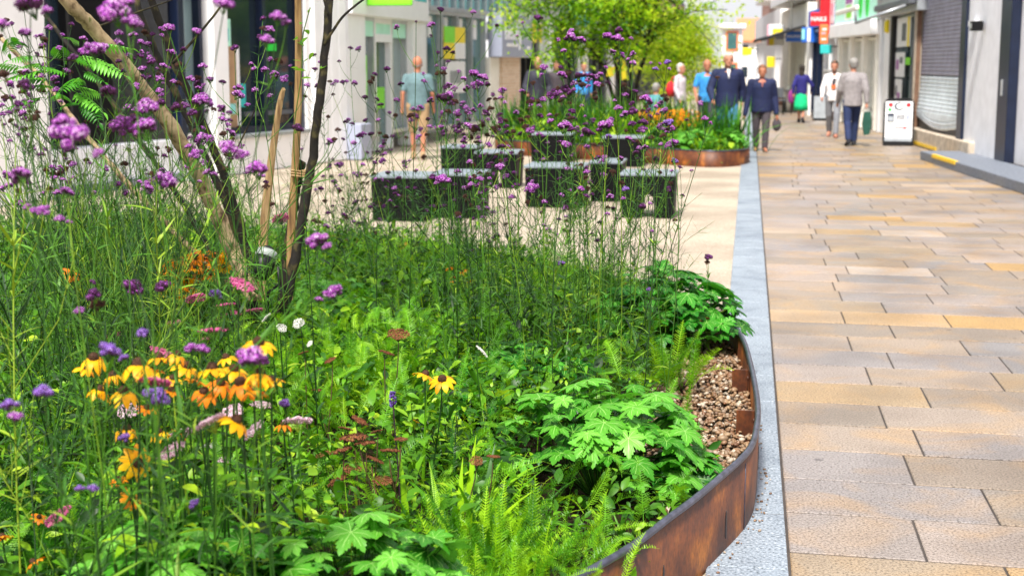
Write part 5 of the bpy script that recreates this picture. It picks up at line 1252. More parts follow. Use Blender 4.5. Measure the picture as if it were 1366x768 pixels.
def frames(N, g2):
    """rotation matrices with z along each normal"""
    k = len(N); z = N/np.linalg.norm(N, axis=1)[:, None]; h = g2.normal(0, 1, (k, 3)); x = np.cross(h, z); x /= np.linalg.norm(x, axis=1)[:, None]; y = np.cross(z, x); return np.stack([x, y, z], 2)
def head_mesh(seed, kind='open', detail=1.0):
    """verbena flower cluster about 1 unit wide: several domes of tiny florets on short stalks"""
    g2 = np.random.default_rng(seed); b = Batch(); st = MB()
    nsub = g2.integers(4, 7); subs = [(0, 0, .08, .26)]
    for i in range(nsub):
        a = 2*math.pi*i/nsub+g2.uniform(-.3, .3); r_ = g2.uniform(.22, .36); subs.append((r_*1.1*math.cos(a), r_*1.1*math.sin(a), g2.uniform(-.16, .12), g2.uniform(.12, .22)))
    for (x, y, z, r_) in subs:
        st.tube([(0, 0, -.55), (x*.45, y*.45, -.30), (x, y, z-.12)], [.030, .022, .022], 4, cap=False)
        n = int(105*detail*(r_/.22)**2); i = np.arange(n)+.5; ph = np.arccos(1-1.55*i/n); th = math.pi*(1+5**.5)*i
        N = np.stack([np.cos(th)*np.sin(ph), np.sin(th)*np.sin(ph), np.cos(ph)], 1)+g2.normal(0, .07, (n, 3)); P = np.array([x, y, z])+N*np.array([r_, r_, r_*.95])*g2.uniform(.9, 1.1, (n, 1)); Fm = frames(N, g2)
        fl = np.cos(ph) > (-.35 if kind == 'open' else .15 if kind == 'half' else 2)
        q = fl & (g2.random(n) < (.92 if kind == 'open' else .6)); s = (.046 if detail > .6 else .07)
        b.add(FL, (Fm[q]*s*g2.uniform(.8, 1.2, (q.sum(), 1, 1)), P[q]), 0, np.clip(g2.normal(.50, .32, q.sum()), 0, 1))
        q = ~q; b.add(BUD, (Fm[q]*.030/(detail**.5), P[q]*1.0), 1)
        n2 = max(10, int(26*detail)); i = np.arange(n2)+.5; ph = np.arccos(1-2*i/n2); th = math.pi*(1+5**.5)*i; N = np.stack([np.cos(th)*np.sin(ph), np.sin(th)*np.sin(ph), np.cos(ph)], 1); Fm = frames(N, g2)
        b.add(BUD, (Fm*r_*np.array([.30, .30, .34]), np.array([x, y, z-.02])+N*r_*.45), 1)
    V, F, M = tmpl(st); b.add((V, F, np.full(len(F), 2)), (np.eye(3)[None], np.zeros((1, 3))))
    o = b.build('flower_head', {'open': ['floret', 'calyx', 'verb_green'], 'blue': ['floret_blue', 'calyx', 'verb_green'], 'half': ['floret_dark', 'calyx', 'verb_green'], 'seed': ['seed_brown', 'seed_brown', 'stem_brown']}[kind if kind != 'blue' else 'blue'])
    me = o.data; bpy.data.objects.remove(o); return me
HEADS = {k: [head_mesh(31+i*7+j*101, {'blue': 'blue'}.get(k, k), 1.0) for i in range(3)] for j, k in enumerate(('open', 'half', 'seed'))}
HEADS['blue'] = []
def _blue():
    for me in HEADS['open'][:2]:
        m2 = me.copy(); m2.materials[0] = MATS['floret_blue']; HEADS['blue'].append(m2)
_blue()
HEADS_LO = {k: [head_mesh(331+i*7+j*101, k, .35) for i in range(3)] for j, k in enumerate(('open', 'half', 'seed'))}
HEADS_LO['blue'] = HEADS_LO['open']
def bez(p0, p1, p2, p3, n): 
    t = np.linspace(0, 1, n)[:, None]; return (1-t)**3*p0+3*(1-t)**2*t*p1+3*(1-t)*t*t*p2+t**3*p3
VERB_N = 0
def verbena(label, heads, base_px=None, Y=None, base=None, lean=None, seed=0, group=None, leaves=6, rad=.0022):
    """heads: (px, py, width_px, kind[, dY]); base: plan x,y of the root"""
    g2 = np.random.default_rng(1000+seed); H = []
    for h in heads:
        yy = Y+(h[4] if len(h) > 4 else g2.uniform(-.06, .06)); p = atY(h[0], h[1], yy); H.append((p, h[2]*yy/FPX, h[3]))
    H.sort(key=lambda q: -q[0][2]); top = H[0][0]
    if base is None:
        if base_px is not None: bx = gnd(base_px, 85+3135/Y)[0]
        else: bx = np.mean([q[0][0] for q in H])+g2.uniform(-.1, .1)
        base = (bx, Y+g2.uniform(-.05, .05))
    B = np.array([base[0], base[1], SOILZ-.01]); t = thing('verbena', label, 'flower', (B[0], B[1], B[2]), 0, group)
    st = MB(); d = top-B; L = np.linalg.norm(d); side = g2.normal(0, .05*L, 3)*np.array([1, 1, 0])
    n = 14; main = bez(B, B+np.array([0, 0, L*.35])+side*.5, top-d*.25+side-np.array([0, 0, .03*L]), top-np.array([0, 0, .35*H[0][1]]), n)-B
    st.tube(main, np.linspace(rad*1.25, rad*.62, n), 5, cap=False)
    def at(q): f_ = q*(n-1); i = min(int(f_), n-2); return main[i]+(main[i+1]-main[i])*(f_-i)
    Lp = []; La = []
    for i, (p, w_, kd) in enumerate(H):
        e = p-B-np.array([0, 0, .35*w_])
        if i > 0:
            hz = math.hypot(e[0]-at(.8)[0], e[1]-at(.8)[1]); zt = e[2]-max(.06, hz*1.3); q = np.clip(np.interp(zt, main[:, 2], np.linspace(0, 1, n)), .25, .93); s = at(q)
            dd = e-s; br = bez(s, s+np.array([dd[0]*.35, dd[1]*.35, dd[2]*.25]), s+np.array([dd[0]*.85, dd[1]*.85, dd[2]*.55]), e, 7)
            st.tube(br, np.linspace(rad*.75, rad*.5, 7), 4, cap=False); Lp.append(s); La.append(math.atan2(dd[1], dd[0]))
        small = w_ < .028 and Y > 5
        ms = (HEADS_LO if small else HEADS)[kd if kd in HEADS else 'open']; me = ms[g2.integers(0, len(ms))]
        o = link('flower_head', me, t, tuple(p-B)); o.scale = (w_*1.08,)*3; o.rotation_euler = (g2.normal(0, .25), g2.normal(0, .25), g2.uniform(0, 6.28))
    # opposite narrow leaves at nodes
    for j in range(leaves): q = g2.uniform(.12, .8); Lp.append(at(q)); La.append(g2.uniform(0, 6.28))
    st.build('stem', 'verb_green', t)
    k = len(Lp)
    if k:
        b = Batch(); P = np.repeat(np.array(Lp), 2, 0); yaw = np.repeat(np.array(La), 2)+np.tile([1.2, 1.2+math.pi], k); s = g2.uniform(.05, .11, 2*k)*np.clip(1.5-P[:, 2], .5, 1.3)
        idx = g2.integers(0, 3, 2*k); A = rots(yaw, g2.normal(.55, .2, 2*k), g2.normal(0, .2, 2*k), s)
        for i in range(3): q = idx == i; b.add(BLADE[i], (A[q]*np.array([1, 1.8, 1]), P[q]))
        b.build('stem_leaves', 'verb_green', t)
    return t
o_, h_, s_, b_ = 'open', 'half', 'seed', 'blue'
V = verbena; G = 'purple verbena flowers in the near planter'
SPEC = [
 ('out of focus verbena with a broad pink-purple cluster at far left, nearest the lens', 2.55, 110, [(93, 180, 50, o_), (84, 163, 32, o_), (130, 204, 18, o_)]),
 ('verbena with a large bright cluster at the top edge, left of the pale tree stem', 2.7, 120, [(152, 13, 46, o_), (178, 30, 28, o_), (127, 66, 26, o_, .3), (166, 4, 24, o_)]),
 ('verbena with dark purple heads cut by the top left corner', 2.7, 10, [(40, 4, 42, h_), (62, 14, 18, o_), (3, 32, 20, o_), (35, 43, 15, o_)]),
 ('verbena with two dark purple clusters in front of the black shop recess', 3.1, 150, [(163, 168, 34, h_), (191, 170, 34, o_), (196, 142, 32, o_), (178, 158, 16, h_)]),
 ('verbena whose twin heads lean before the navy window on a long slanting stem', 3.0, 90, [(370, 22, 22, o_), (381, 30, 14, o_), (356, 53, 20, o_)]),
 ('verbena with a single head on a long arching stem crossing the white pilaster', 2.8, 100, [(298, 5, 26, o_)]),
 ('verbena with two bright clusters just left of the split pale stake', 3.2, 190, [(306, 196, 26, o_), (321, 206, 20, o_), (343, 224, 29, o_)]),
 ('verbena with an oval cluster below the pale tree stem', 3.3, 170, [(222, 242, 30, o_), (196, 251, 16, o_), (276, 230, 11, o_), (286, 232, 9, o_)]),
 ('verbena with several mid sized heads over the foot of the black recess', 3.9, 200, [(271, 134, 28, o_), (257, 150, 15, h_), (296, 145, 12, h_), (235, 142, 16, h_), (215, 136, 15, h_), (270, 183, 18, o_), (281, 184, 12, o_), (262, 205, 18, o_), (252, 195, 10, o_)]),
 ('verbena with faded reddish head at the centre of the black recess', 3.6, 165, [(145, 122, 24, h_), (98, 76, 14, h_), (137, 64, 18, o_), (112, 68, 14, o_), (160, 58, 10, o_)]),
 ('verbena with small dark heads at the left edge against the white wall', 3.3, 30, [(34, 112, 22, h_), (25, 139, 14, h_), (44, 158, 16, s_), (5, 100, 20, s_), (50, 150, 10, s_), (12, 150, 10, h_)]),
 ('verbena with a pair of pink-purple heads at the left edge, above the dark leaves', 2.7, 10, [(29, 232, 28, o_), (24, 238, 18, h_), (45, 280, 11, o_)]),
 ('verbena with three round heads stepping down at the left', 2.9, 60, [(90, 256, 18, o_), (58, 280, 18, o_), (80, 291, 14, o_), (36, 275, 12, o_), (92, 296, 9, o_)]),
 ('verbena with paired heads over the dark stem foot, slanting from the left', 3.0, 170, [(423, 321, 30, o_), (436, 328, 13, o_)]),
 ('verbena with heads on a long low slanting stem right of the spotlight', 3.1, 210, [(445, 389, 26, o_), (425, 399, 11, o_), (433, 390, 10, o_)]),
 ('verbena with a dark round head in the middle left above the yellow daisies', 3.5, 120, [(179, 382, 30, h_), (217, 382, 22, h_)]),
 ('verbena with a fading tall pink head at the left, mid height', 3.0, 90, [(125, 392, 24, h_), (128, 405, 20, s_), (105, 414, 15, o_), (124, 376, 8, h_)]),
 ('verbena with one violet head below the spotlight, left of the pink yarrow', 3.4, 210, [(288, 392, 20, b_)]),
 ('verbena with a large lilac head overlapping the yellow daisies at left', 2.7, 100, [(146, 467, 30, b_), (164, 477, 15, b_), (190, 443, 18, b_)]),
 ('verbena with a flat violet cluster above the yellow daisies', 2.9, 210, [(255, 464, 20, o_), (270, 465, 20, o_)]),
 ('verbena with a bright pink-purple cluster over the yellow daisy cluster', 2.7, 290, [(339, 474, 40, o_), (330, 482, 22, o_), (352, 480, 18, h_)]),
 ('verbena with violet-blue head beside the orange daisies', 2.8, 190, [(211, 528, 36, b_)]),
 ('verbena with a blurry violet head in the lower left by the edge', 2.4, 40, [(58, 522, 30, b_), (12, 540, 27, b_), (20, 556, 22, o_)]),
 ('verbena with a small violet head among the pale yarrow', 3.1, 170, [(166, 583, 17, b_)]),
 ('verbena with a violet head above the pale yarrow at right', 3.4, 350, [(379, 538, 17, b_)]),
 ('verbena with two small round violet heads at lower left', 2.5, 30, [(106, 651, 15, b_), (125, 650, 16, b_)]),
 ('verbena with a small violet-blue head low above the bottom left cranesbill', 3.0, 280, [(258, 671, 17, b_)]),
 ('verbena with one head on the brown stake', 4.4, 380, [(397, 170, 16, h_), (440, 188, 10, o_), (446, 186, 8, s_)]),
 ('verbena with small heads in front of the display window, left part', 5.2, 350, [(353, 93, 12, o_), (340, 92, 9, o_), (365, 99, 13, o_), (379, 105, 12, o_), (340, 120, 10, b_), (360, 128, 9, o_), (410, 113, 9, o_)]),
 ('verbena with small heads before the poster in the display window', 5.0, 330, [(313, 64, 12, h_), (318, 117, 14, o_), (318, 126, 16, o_), (335, 85, 7, o_), (330, 140, 8, o_), (271, 88, 12, o_)]),
 ('verbena with small heads before the white pilaster at the upper left', 4.2, 260, [(225, 37, 15, o_), (262, 42, 13, o_), (245, 66, 10, h_), (255, 105, 13, o_), (265, 118, 9, o_)]),
 ('verbena with small heads against the glass door of the green sign shop', 6.0, 520, [(529, 36, 9, o_), (516, 92, 10, h_), (551, 145, 8, o_), (561, 143, 9, o_), (555, 29, 4, h_), (505, 160, 7, o_)]),
 ('verbena rising before the bald man in grey blue', 6.2, 580, [(574, 134, 10, o_), (566, 108, 8, o_), (548, 160, 8, o_), (590, 150, 7, o_)]),
 ('tall verbena with two top heads forking before the tall glass shopfront', 6.6, 590, [(588, 13, 9, h_), (631, 16, 9, o_), (663, 34, 6, h_)]),
 ('verbena with a tight dark pink cluster before the glass shopfront', 5.8, 570, [(593, 131, 20, h_), (600, 126, 12, o_), (608, 136, 10, s_), (575, 33, 11, o_)]),
 ('verbena with two stacked purple heads right of the dark pink one', 6.0, 620, [(634, 99, 16, o_), (646, 103, 12, o_), (637, 113, 17, o_), (622, 118, 10, o_), (619, 105, 9, o_), (650, 112, 9, h_)]),
 ('verbena with many small heads before the yellow window poster', 6.8, 600, [(596, 65, 10, h_), (604, 70, 6, h_), (584, 70, 6, h_), (606, 118, 10, o_), (592, 92, 8, o_), (583, 88, 7, o_), (612, 95, 6, o_), (575, 48, 6, h_), (598, 82, 6, o_)]),
 ('verbena with dried dark brown heads above the back benches', 6.2, 640, [(632, 172, 13, s_), (643, 168, 11, s_), (657, 172, 10, s_), (628, 183, 9, s_), (650, 180, 8, s_), (666, 185, 11, s_), (637, 190, 8, s_)]),
 ('verbena with a brown seed head beside the brick pier', 6.6, 680, [(684, 176, 10, s_), (683, 184, 7, s_), (670, 121, 11, o_), (668, 130, 8, o_)]),
 ('verbena with violet heads before the pale side of the brick pier', 6.4, 640, [(622, 145, 11, o_), (631, 147, 9, o_), (646, 152, 8, o_), (610, 150, 6, o_)]),
 ('verbena with one head on a long stem before the grey script sign', 6.8, 690, [(718, 24, 12, h_), (690, 48, 5, o_), (697, 30, 5, o_)]),
 ('verbena with small heads in front of the balding man in the open jacket', 6.5, 700, [(725, 90, 11, o_), (722, 100, 7, o_), (707, 174, 12, o_), (700, 169, 8, s_), (719, 179, 9, o_), (695, 160, 9, s_), (708, 140, 7, o_)]),
 ('tall verbena with a leafy looking purple tuft before the tree crown', 6.0, 730, [(762, 49, 16, o_), (775, 53, 12, o_), (745, 53, 7, o_), (762, 42, 9, o_), (752, 68, 9, o_), (756, 52, 9, h_)]),
 ('tall verbena with a wide flat cluster before the stems of the mid street tree', 6.1, 800, [(812, 49, 15, o_), (824, 51, 15, o_), (826, 40, 12, h_), (842, 51, 6, o_), (818, 70, 9, o_), (830, 73, 9, o_)]),
 ('verbena with small heads over the yellow tag on the tree', 6.4, 840, [(844, 72, 9, o_), (845, 84, 10, o_), (808, 90, 7, o_), (838, 79, 6, o_)]),
 ('verbena with fine violet heads right of the tree stems', 6.8, 860, [(890, 83, 10, b_), (875, 92, 8, b_), (893, 92, 6, b_), (880, 85, 5, o_), (868, 84, 5, o_)]),
 ('verbena with loose heads left of the tree stems', 6.2, 750, [(750, 100, 13, o_), (748, 90, 8, h_), (771, 101, 13, h_), (787, 101, 11, h_), (754, 118, 14, h_), (744, 118, 8, s_)]),
 ('verbena with two heads crossing the tree trunks', 6.3, 790, [(800, 99, 9, o_), (797, 112, 9, o_), (785, 115, 7, o_), (765, 120, 8, o_)]),
 ('verbena with bright round head before the seated person in teal', 5.6, 850, [(862, 132, 16, o_), (875, 142, 6, b_), (884, 147, 6, o_)]),
 ('verbena with layered heads in front of the mid tree base', 6.0, 820, [(824, 144, 11, o_), (844, 148, 15, h_), (834, 152, 13, o_), (843, 138, 8, h_), (820, 134, 6, o_)]),
 ('verbena with a tilted bright head before the white haired woman', 5.8, 880, [(892, 164, 14, b_), (897, 170, 8, o_), (890, 176, 6, o_)]),
 ('verbena with a large bright head above the wide central bench', 5.4, 740, [(754, 168, 20, o_), (762, 172, 10, h_)]),
 ('verbena with paired purple heads above the far end of the central bench', 5.8, 790, [(805, 168, 19, o_), (813, 164, 13, o_), (800, 173, 10, h_), (783, 177, 15, h_)]),
 ('verbena with pale lilac head between the benches', 6.0, 830, [(858, 172, 11, o_), (843, 165, 10, h_), (858, 163, 13, h_), (839, 185, 9, o_), (812, 182, 9, b_)]),
 ('verbena with a dark purple head over the central bench front', 5.6, 740, [(755, 193, 13, o_), (748, 190, 8, h_), (770, 170, 6, o_)]),
 ('verbena with slanted purple head near the far planter', 5.9, 860, [(897, 191, 15, o_), (890, 194, 10, o_)]),
 ('lone tall verbena in front of the far planter, right of all others', 6.2, 850, [(935, 137, 8, o_), (957, 104, 6, s_), (940, 158, 10, o_), (948, 164, 6, o_), (916, 160, 5, h_)]),
 ('verbena with a small purple head over the left front bench', 5.6, 600, [(591, 239, 19, o_), (577, 236, 12, h_), (583, 243, 10, o_)]),
 ('verbena with a round purple head between the bench groups', 5.8, 690, [(710, 250, 17, o_), (703, 253, 8, o_), (726, 269, 9, o_), (667, 223, 13, o_), (749, 260, 8, o_)]),
 ('verbena with small violet heads before the bench by the granite strip', 5.8, 820, [(834, 252, 11, b_), (831, 265, 7, o_), (857, 275, 12, h_), (810, 285, 7, o_), (867, 271, 6, o_), (900, 215, 10, b_)]),
 ('verbena with a dark bud head on a bare stem over the buff plaza', 6.2, 870, [(900, 294, 7, s_), (892, 250, 6, h_), (896, 228, 6, o_), (870, 308, 6, o_)]),
 ('verbena with a dark purple head peeping over the dark glossy cranesbill', 7.4, 930, [(945, 343, 11, h_), (943, 350, 7, s_)]),
 ('verbena with one low violet head in the centre of the bed', 6.4, 730, [(749, 351, 10, b_), (726, 300, 6, o_)]),
 ('verbena with a low violet head in front of the dark glossy cranesbill', 6.6, 850, [(866, 386, 9, b_)]),
 ('verbena with reddish brown heads at mid height left of centre', 6.0, 600, [(611, 285, 9, s_), (620, 262, 7, s_), (570, 280, 6, h_)]),
]
BEDC = (gnd(120, 600, .3), )
for i, (lb, Y_, bx, hd) in enumerate(SPEC):
    bx_ = bx; 
    base = gnd(bx_, 85+3135/Y_)
    bxy = np.array([base[0], Y_+rng.uniform(-.1, .1)])
    # a root always stands in the bed: pull it inwards when it would fall on the steel or outside
    for _ in range(60):
        if inside(PL, bxy[0], bxy[1]) and edge_dist(PL, np.array([bxy[0]]), np.array([bxy[1]]))[0] > .12: break
        bxy = bxy+(np.array([-2.6, 6.2])-bxy)*.03
    hd = [(q[0], q[1])+tuple(q[2:]) for q in hd]
    verbena(lb, hd, Y=Y_, base=bxy, seed=i, group=G, leaves=10 if Y_ < 4.2 else 7, rad=.0019 if Y_ < 4.2 else .0021)
# slimmer background verbenas with tiny heads
BACK = [('before the white pilaster', 285, 4), ('before the black recess', 200, 6), ('before the far left wall', 40, 5), ('beside the tall dark stem', 450, 7), ('against the white fluted wall', 430, 5), ('before the glazed door', 540, 4),
        ('before the glass shopfront', 610, 7), ('before the back benches', 650, 6), ('before the brick pier', 690, 3), ('under the mid street tree', 800, 6), ('before the far planter', 880, 4), ('before the left front benches', 520, 6), ('over the central bench', 740, 6), ('before the plaza right of the stakes', 480, 6)]
k = 0
BACK = [(a, b, c, 0) for a, b, c in BACK]+[(a, b, c, 1) for a, b, c in (('at the far left edge', 5, 9), ('left of the pinnate leaves', 45, 8), ('in the left thicket before the recess', 85, 9), ('between pale and slanting stems', 160, 8), ('crossing the thick pale stem', 210, 7), ('right of the slanting dark stems', 265, 6), ('before the display window', 340, 5),
    ('in front of the glazed shop door', 520, 5), ('in front of the tall glass front', 600, 7), ('around the brick pier', 670, 5), ('at the mid tree foot', 800, 7), ('near the gold flowers', 880, 4), ('above the central bench', 745, 7), ('above the back benches', 640, 6))]
for place, px, n, nearer in BACK:
    for j in range(n if not nearer else max(3, int(n*.85))):
        Y_ = rng.uniform(7.4, 10.2) if px < 760 else rng.uniform(6.6, 7.8); px_ = px+rng.uniform(-32, 32); topy = rng.uniform(60, 250) if px < 480 else rng.uniform(110, 290); m = int(rng.integers(3, 9))
        if nearer: Y_ = rng.uniform(4.3, 6.6) if px < 480 else rng.uniform(5.6, 7.2); topy = rng.uniform(0, 230) if px < 480 else rng.uniform(85, 230)
        hd = [(px_+rng.normal(0, 14), topy+rng.uniform(0, 50), rng.uniform(5, 9)*(1 if not nearer else 1.4 if px < 480 else 1.2), rng.choice(['open', 'open', 'half', 'seed'] if nearer else ['open', 'half', 'half', 'seed'])) for _ in range(m)]
        base = gnd(px_+rng.uniform(-25, 25), 85+3135/Y_)
        if not inside(PL, base[0], Y_): continue
        ln = ['short', 'wispy', 'upright', 'leaning', 'thin', 'slender', 'straggly', 'bent', 'loose'][j % 9]
        verbena(f'{ln} {"airy" if nearer else "distant"} verbena with {["no", "one", "two", "three", "four", "five", "six", "seven", "eight"][m]} tiny heads {place}', hd, Y=Y_, base=(base[0], Y_), seed=500+k, group='small headed verbenas at the back of the planter', leaves=6, rad=.0018); k += 1
print('verbenas', len(SPEC)+k)
# bare green stems criss-crossing (nobody could count these)
def stems():
    mb = Batch(); T = []
    for s in range(5):
        q = MB(); r_ = random.Random(s); bx, by = r_.uniform(-.2, .2), r_.uniform(-.2, .2)
        q.tube([(bx*t*t*2, by*t*t*2, t) for t in np.linspace(0, 1, 7)], [.0024, .0022, .002, .0018, .0016, .0013, .001], 4, cap=False)
        for j in range(7):
            z0 = r_.uniform(.4, .9); a = r_.uniform(0, 6.28); l_ = r_.uniform(.10, .26); x0, y0 = bx*z0*z0*2, by*z0*z0*2
            q.tube([(x0, y0, z0), (x0+l_*.35*math.cos(a), y0+l_*.35*math.sin(a), z0+l_*.5), (x0+l_*.5*math.cos(a), y0+l_*.5*math.sin(a), z0+l_)], [.0014, .0012, .0009], 3, cap=False)
        V1, F1, M1 = tmpl(q); lt = Batch(); P = []; 
        parts = [(V1, F1, M1)]
        for j in range(17):
            z0 = r_.uniform(.1, .92); a = r_.uniform(0, 6.28)
            for sgn in (0, math.pi):
                Bv, Bf, Bm = BLADE[r_.randrange(3)]; A = rots(np.array([a+sgn]), np.array([r_.uniform(.2, .9)]), np.array([r_.uniform(-.3, .3)]), np.array([r_.uniform(.05, .10)]))[0]
                parts.append(((Bv*np.array([1, 1.6, 1]))@A.T+np.array([bx*z0*z0*2, by*z0*z0*2, z0]), Bf, Bm))
        T.append(joinT(parts))
    for (n, lo, hi, pxa, pxb, ha, hb) in ((12, 2.7, 3.6, -90, 30, .8, 1.35), (120, 3.9, 7.8, -60, 150, .8, 1.35), (60, 4.4, 8.5, 100, 300, .6, 1.15), (120, 6.3, 9.6, 480, 900, .45, .95), (60, 5.2, 7.5, 0, 200, .55, 1.1), (80, 7.5, 10.5, 0, 480, .55, 1.15), (60, 9.3, 11, 300, 760, .35, .75), (46, 6, 8.5, 620, 860, .7, 1.2)):
        Y = rng.uniform(lo, hi, n); px = rng.uniform(pxa, pxb, n); x = np.array([gnd(a, 85+3135/b)[0] for a, b in zip(px, Y)]); ok = inside(PL, x, Y) & gravel_clear(x, Y); ok &= edge_dist(PL, x, Y) > np.where(x > -1.5, .42, .1); x, Y = x[ok], Y[ok]; k = len(x)
        A = rots(rng.uniform(0, 6.28, k), rng.normal(0, .2, k), rng.normal(0, .2, k), rng.uniform(ha, hb, k)); idx = rng.integers(0, 5, k); t = np.stack([x, Y, np.full(k, SOILZ-.01)], 1)
        # keep the stem thickness while the length is scaled
        for i in range(5): q = idx == i; mb.add(T[i], (A[q], t[q]))
    o = mb.build('bare_flower_stems', 'verb_green'); tag(o, 'tangle of thin green stems and narrow leaves between the flowers', kind='stuff')
stems()
# ================================================================== black-eyed susans
def daisy_mesh(seed, droop, mat):
    g2 = random.Random(seed); mb = MB(); n = g2.choice([9, 10, 11])
    for k in range(n):
        a = 2*math.pi*k/n+g2.uniform(-.08, .08); dr = droop+g2.uniform(-.2, .2); L = g2.uniform(.88, 1.08); V = []; F = []; w_ = g2.uniform(.17, .21); tw = g2.uniform(-.06, .06)
        for i, (t, q) in enumerate(((.0, .35), (.28, .85), (.55, 1.0), (.82, .68), (1.0, .04))):
            r_ = .20+L*.80*t; z = .02-dr*.45*t*t; r_ *= (1-.12*dr*t*t)
            for s in (-1, 0, 1): V.append((r_*math.cos(a)-s*w_*q*math.sin(a), r_*math.sin(a)+s*w_*q*math.cos(a), z+(.035 if s == 0 else 0)+tw*s*t))
        for i in range(4): b = i*3; F += [(b, b+3, b+4, b+1), (b+1, b+4, b+5, b+2)]
        mb.raw(V, F, 0, True)
    return mb.build('petals', mat)
def meshonly(o): me = o.data; bpy.data.objects.remove(o); return me
PET = [meshonly(daisy_mesh(i, d, m)) for i, (d, m) in enumerate(((.35, 'petal_yellow'), (.9, 'petal_yellow'), (1.5, 'petal_yellow'), (.6, 'petal_orange'), (1.2, 'petal_orange')))]
mb = MB(); mb.ell((0, 0, .08), (.27, .27, .30), 14, 9)
g3 = np.random.default_rng(3); N = g3.normal(0, 1, (160, 3)); N[:, 2] = abs(N[:, 2]); N /= np.linalg.norm(N, axis=1)[:, None]; bb = Batch(); bb.add(BUD, (frames(N, g3)*.030, np.array([0, 0, .08])+N*np.array([.265, .265, .295]))); V_, F_, M_ = tmpl(mb); bb.add((V_, F_, M_), (np.eye(3)[None], np.zeros((1, 3))))
CONE = meshonly(bb.build('cone', 'cone_brown', smooth=True))
def daisy(px, py, w, label, kind=0, tilt=(0, 0), Y=None, group='black-eyed susans in the near planter'):
    Y = Y or .075*FPX/w; p = atY(px, py, Y); r_ = w*Y/FPX/2*1.24
    bx, by = p[0]+random.uniform(-.06, .06), p[1]+random.uniform(.0, .12)
    t = thing('black_eyed_susan', label, 'flower', (bx, by, SOILZ), 0, group); q = p-np.array([bx, by, SOILZ])
    mb = MB(); mb.tube(bez(np.zeros(3), np.array([0, 0, q[2]*.4]), q-np.array([0, 0, q[2]*.3]), q, 7), [.0028]*6+[.002], 5, cap=False); mb.build('stem', 'verb_green', t)
    e = (tilt[0], tilt[1], random.uniform(0, 6.28)); 
    o = link('petals', PET[kind], t, tuple(q)); o.scale = (r_,)*3; o.rotation_euler = e
    o = link('cone', CONE, t, tuple(q)); o.scale = (r_,)*3; o.rotation_euler = e
    b = Batch(); kk = 5; b.add(OVATE[1], (rots(rng.uniform(0, 6.28, kk), rng.uniform(.1, .7, kk), rng.normal(0, .2, kk), rng.uniform(.05, .09, kk)), np.stack([np.interp(z, [0, 1], [0, q[0]])*np.ones(1) for z in (0.2, .35, .5, .65, .3)]+[]).reshape(-1, 1)*np.array([[1, 0, 0]])+np.array([[0, q[1]*z, q[2]*z] for z in (.2, .35, .5, .65, .3)])))
    b.build('stem_leaves', 'ground_leaf', t)
FT = (R(78), 0)
near = [
 (183, 617, 46, 'black-eyed susan facing the viewer squarely, lowest full flower at left', 0, (R(72), R(-8)), None),
 (175, 665, 34, 'half hidden orange daisy just below the square facing one', 3, (R(50), R(25)), 3.2),
 (345, 459, 48, 'black-eyed susan seen side-on with drooping petals, behind the bright verbena cluster', 1, (R(10), R(8)), None),
 (125, 479, 42, 'drooping yellow daisy at the left behind the lilac verbena', 2, (R(-8), R(-10)), 3.2),
 (185, 488, 52, 'wide drooping yellow daisy right of the lilac verbena', 2, (R(8), R(4)), 3.0),
 (212, 478, 38, 'yellow daisy behind the wide drooping one', 1, (R(12), R(0)), 3.3),
 (165, 524, 44, 'yellow daisy with long hanging petals left of the violet-blue verbena', 2, (R(-5), R(-5)), 3.1),
 (133, 521, 36, 'yellow daisy at the left end of the middle row', 2, (R(10), R(-14)), 3.3),
 (248, 490, 40, 'yellow daisy with dark cone, left of the dense group', 1, (R(18), R(5)), 3.4),
 (283, 493, 46, 'yellow daisy at the top of the dense group with raised cone', 1, (R(12), R(0)), 3.1),
 (312, 494, 40, 'yellow daisy in the dense group left of the bright verbena', 1, (R(16), R(-6)), 3.2),
 (322, 512, 48, 'deep orange daisy at the front of the dense group', 4, (R(20), R(0)), 3.0),
 (347, 500, 44, 'golden daisy under the bright verbena cluster', 2, (R(15), R(12)), 3.0),
 (272, 524, 40, 'orange daisy at the bottom of the dense group', 4, (R(14), R(-5)), 3.1),
 (294, 512, 38, 'small orange daisy in the middle of the dense group', 4, (R(25), R(5)), 3.2),
 (262, 508, 34, 'orange daisy at the left of the dense group, partly hidden', 3, (R(25), R(-15)), 3.3),
 (314, 562, 46, 'spidery yellow daisy among the pale yarrow', 1, (R(30), R(8)), 3.0),
 (169, 573, 38, 'side-on yellow daisy between the pale yarrow and the square facing daisy', 2, (R(5), R(0)), 3.3),
 (212, 577, 30, 'small side-on yellow daisy below the violet-blue verbena', 2, (R(5), R(10)), 3.5),
 (378, 567, 26, 'small orange daisy behind the right hand pale yarrow', 4, (R(10), R(0)), 3.8),
 (52, 690, 22, 'small yellow daisy low at the far left', 3, (R(30), R(0)), 3.4),
 (45, 750, 30, 'orange daisy in the bottom left corner', 3, (R(35), R(0)), 3.2),
 (3, 716, 26, 'orange daisy cut by the left edge', 3, (R(30), R(0)), 3.2),
 (590, 507, 36, 'yellow daisy with dark cone in the centre of the bed', 1, (R(22), R(10)), 4.3),
 (567, 500, 30, 'yellow daisy seen edge-on left of the central one', 1, (R(5), R(25)), 4.5),
 (556, 562, 18, 'tiny yellow daisy low below the central pair', 0, (R(40), R(0)), 4.9),
 (95, 366, 24, 'orange daisy alone in the far left growth', 3, (R(50), R(0)), 5.0),
 (240, 577, 22, 'yellow daisy deep behind the square facing one', 3, (R(40), 0), 3.7), (230, 505, 28, 'yellow daisy partly behind the violet-blue verbena', 1, (R(20), 0), 3.5),
]
for a in near: daisy(a[0], a[1], a[2], a[3], a[4], a[5], a[6])
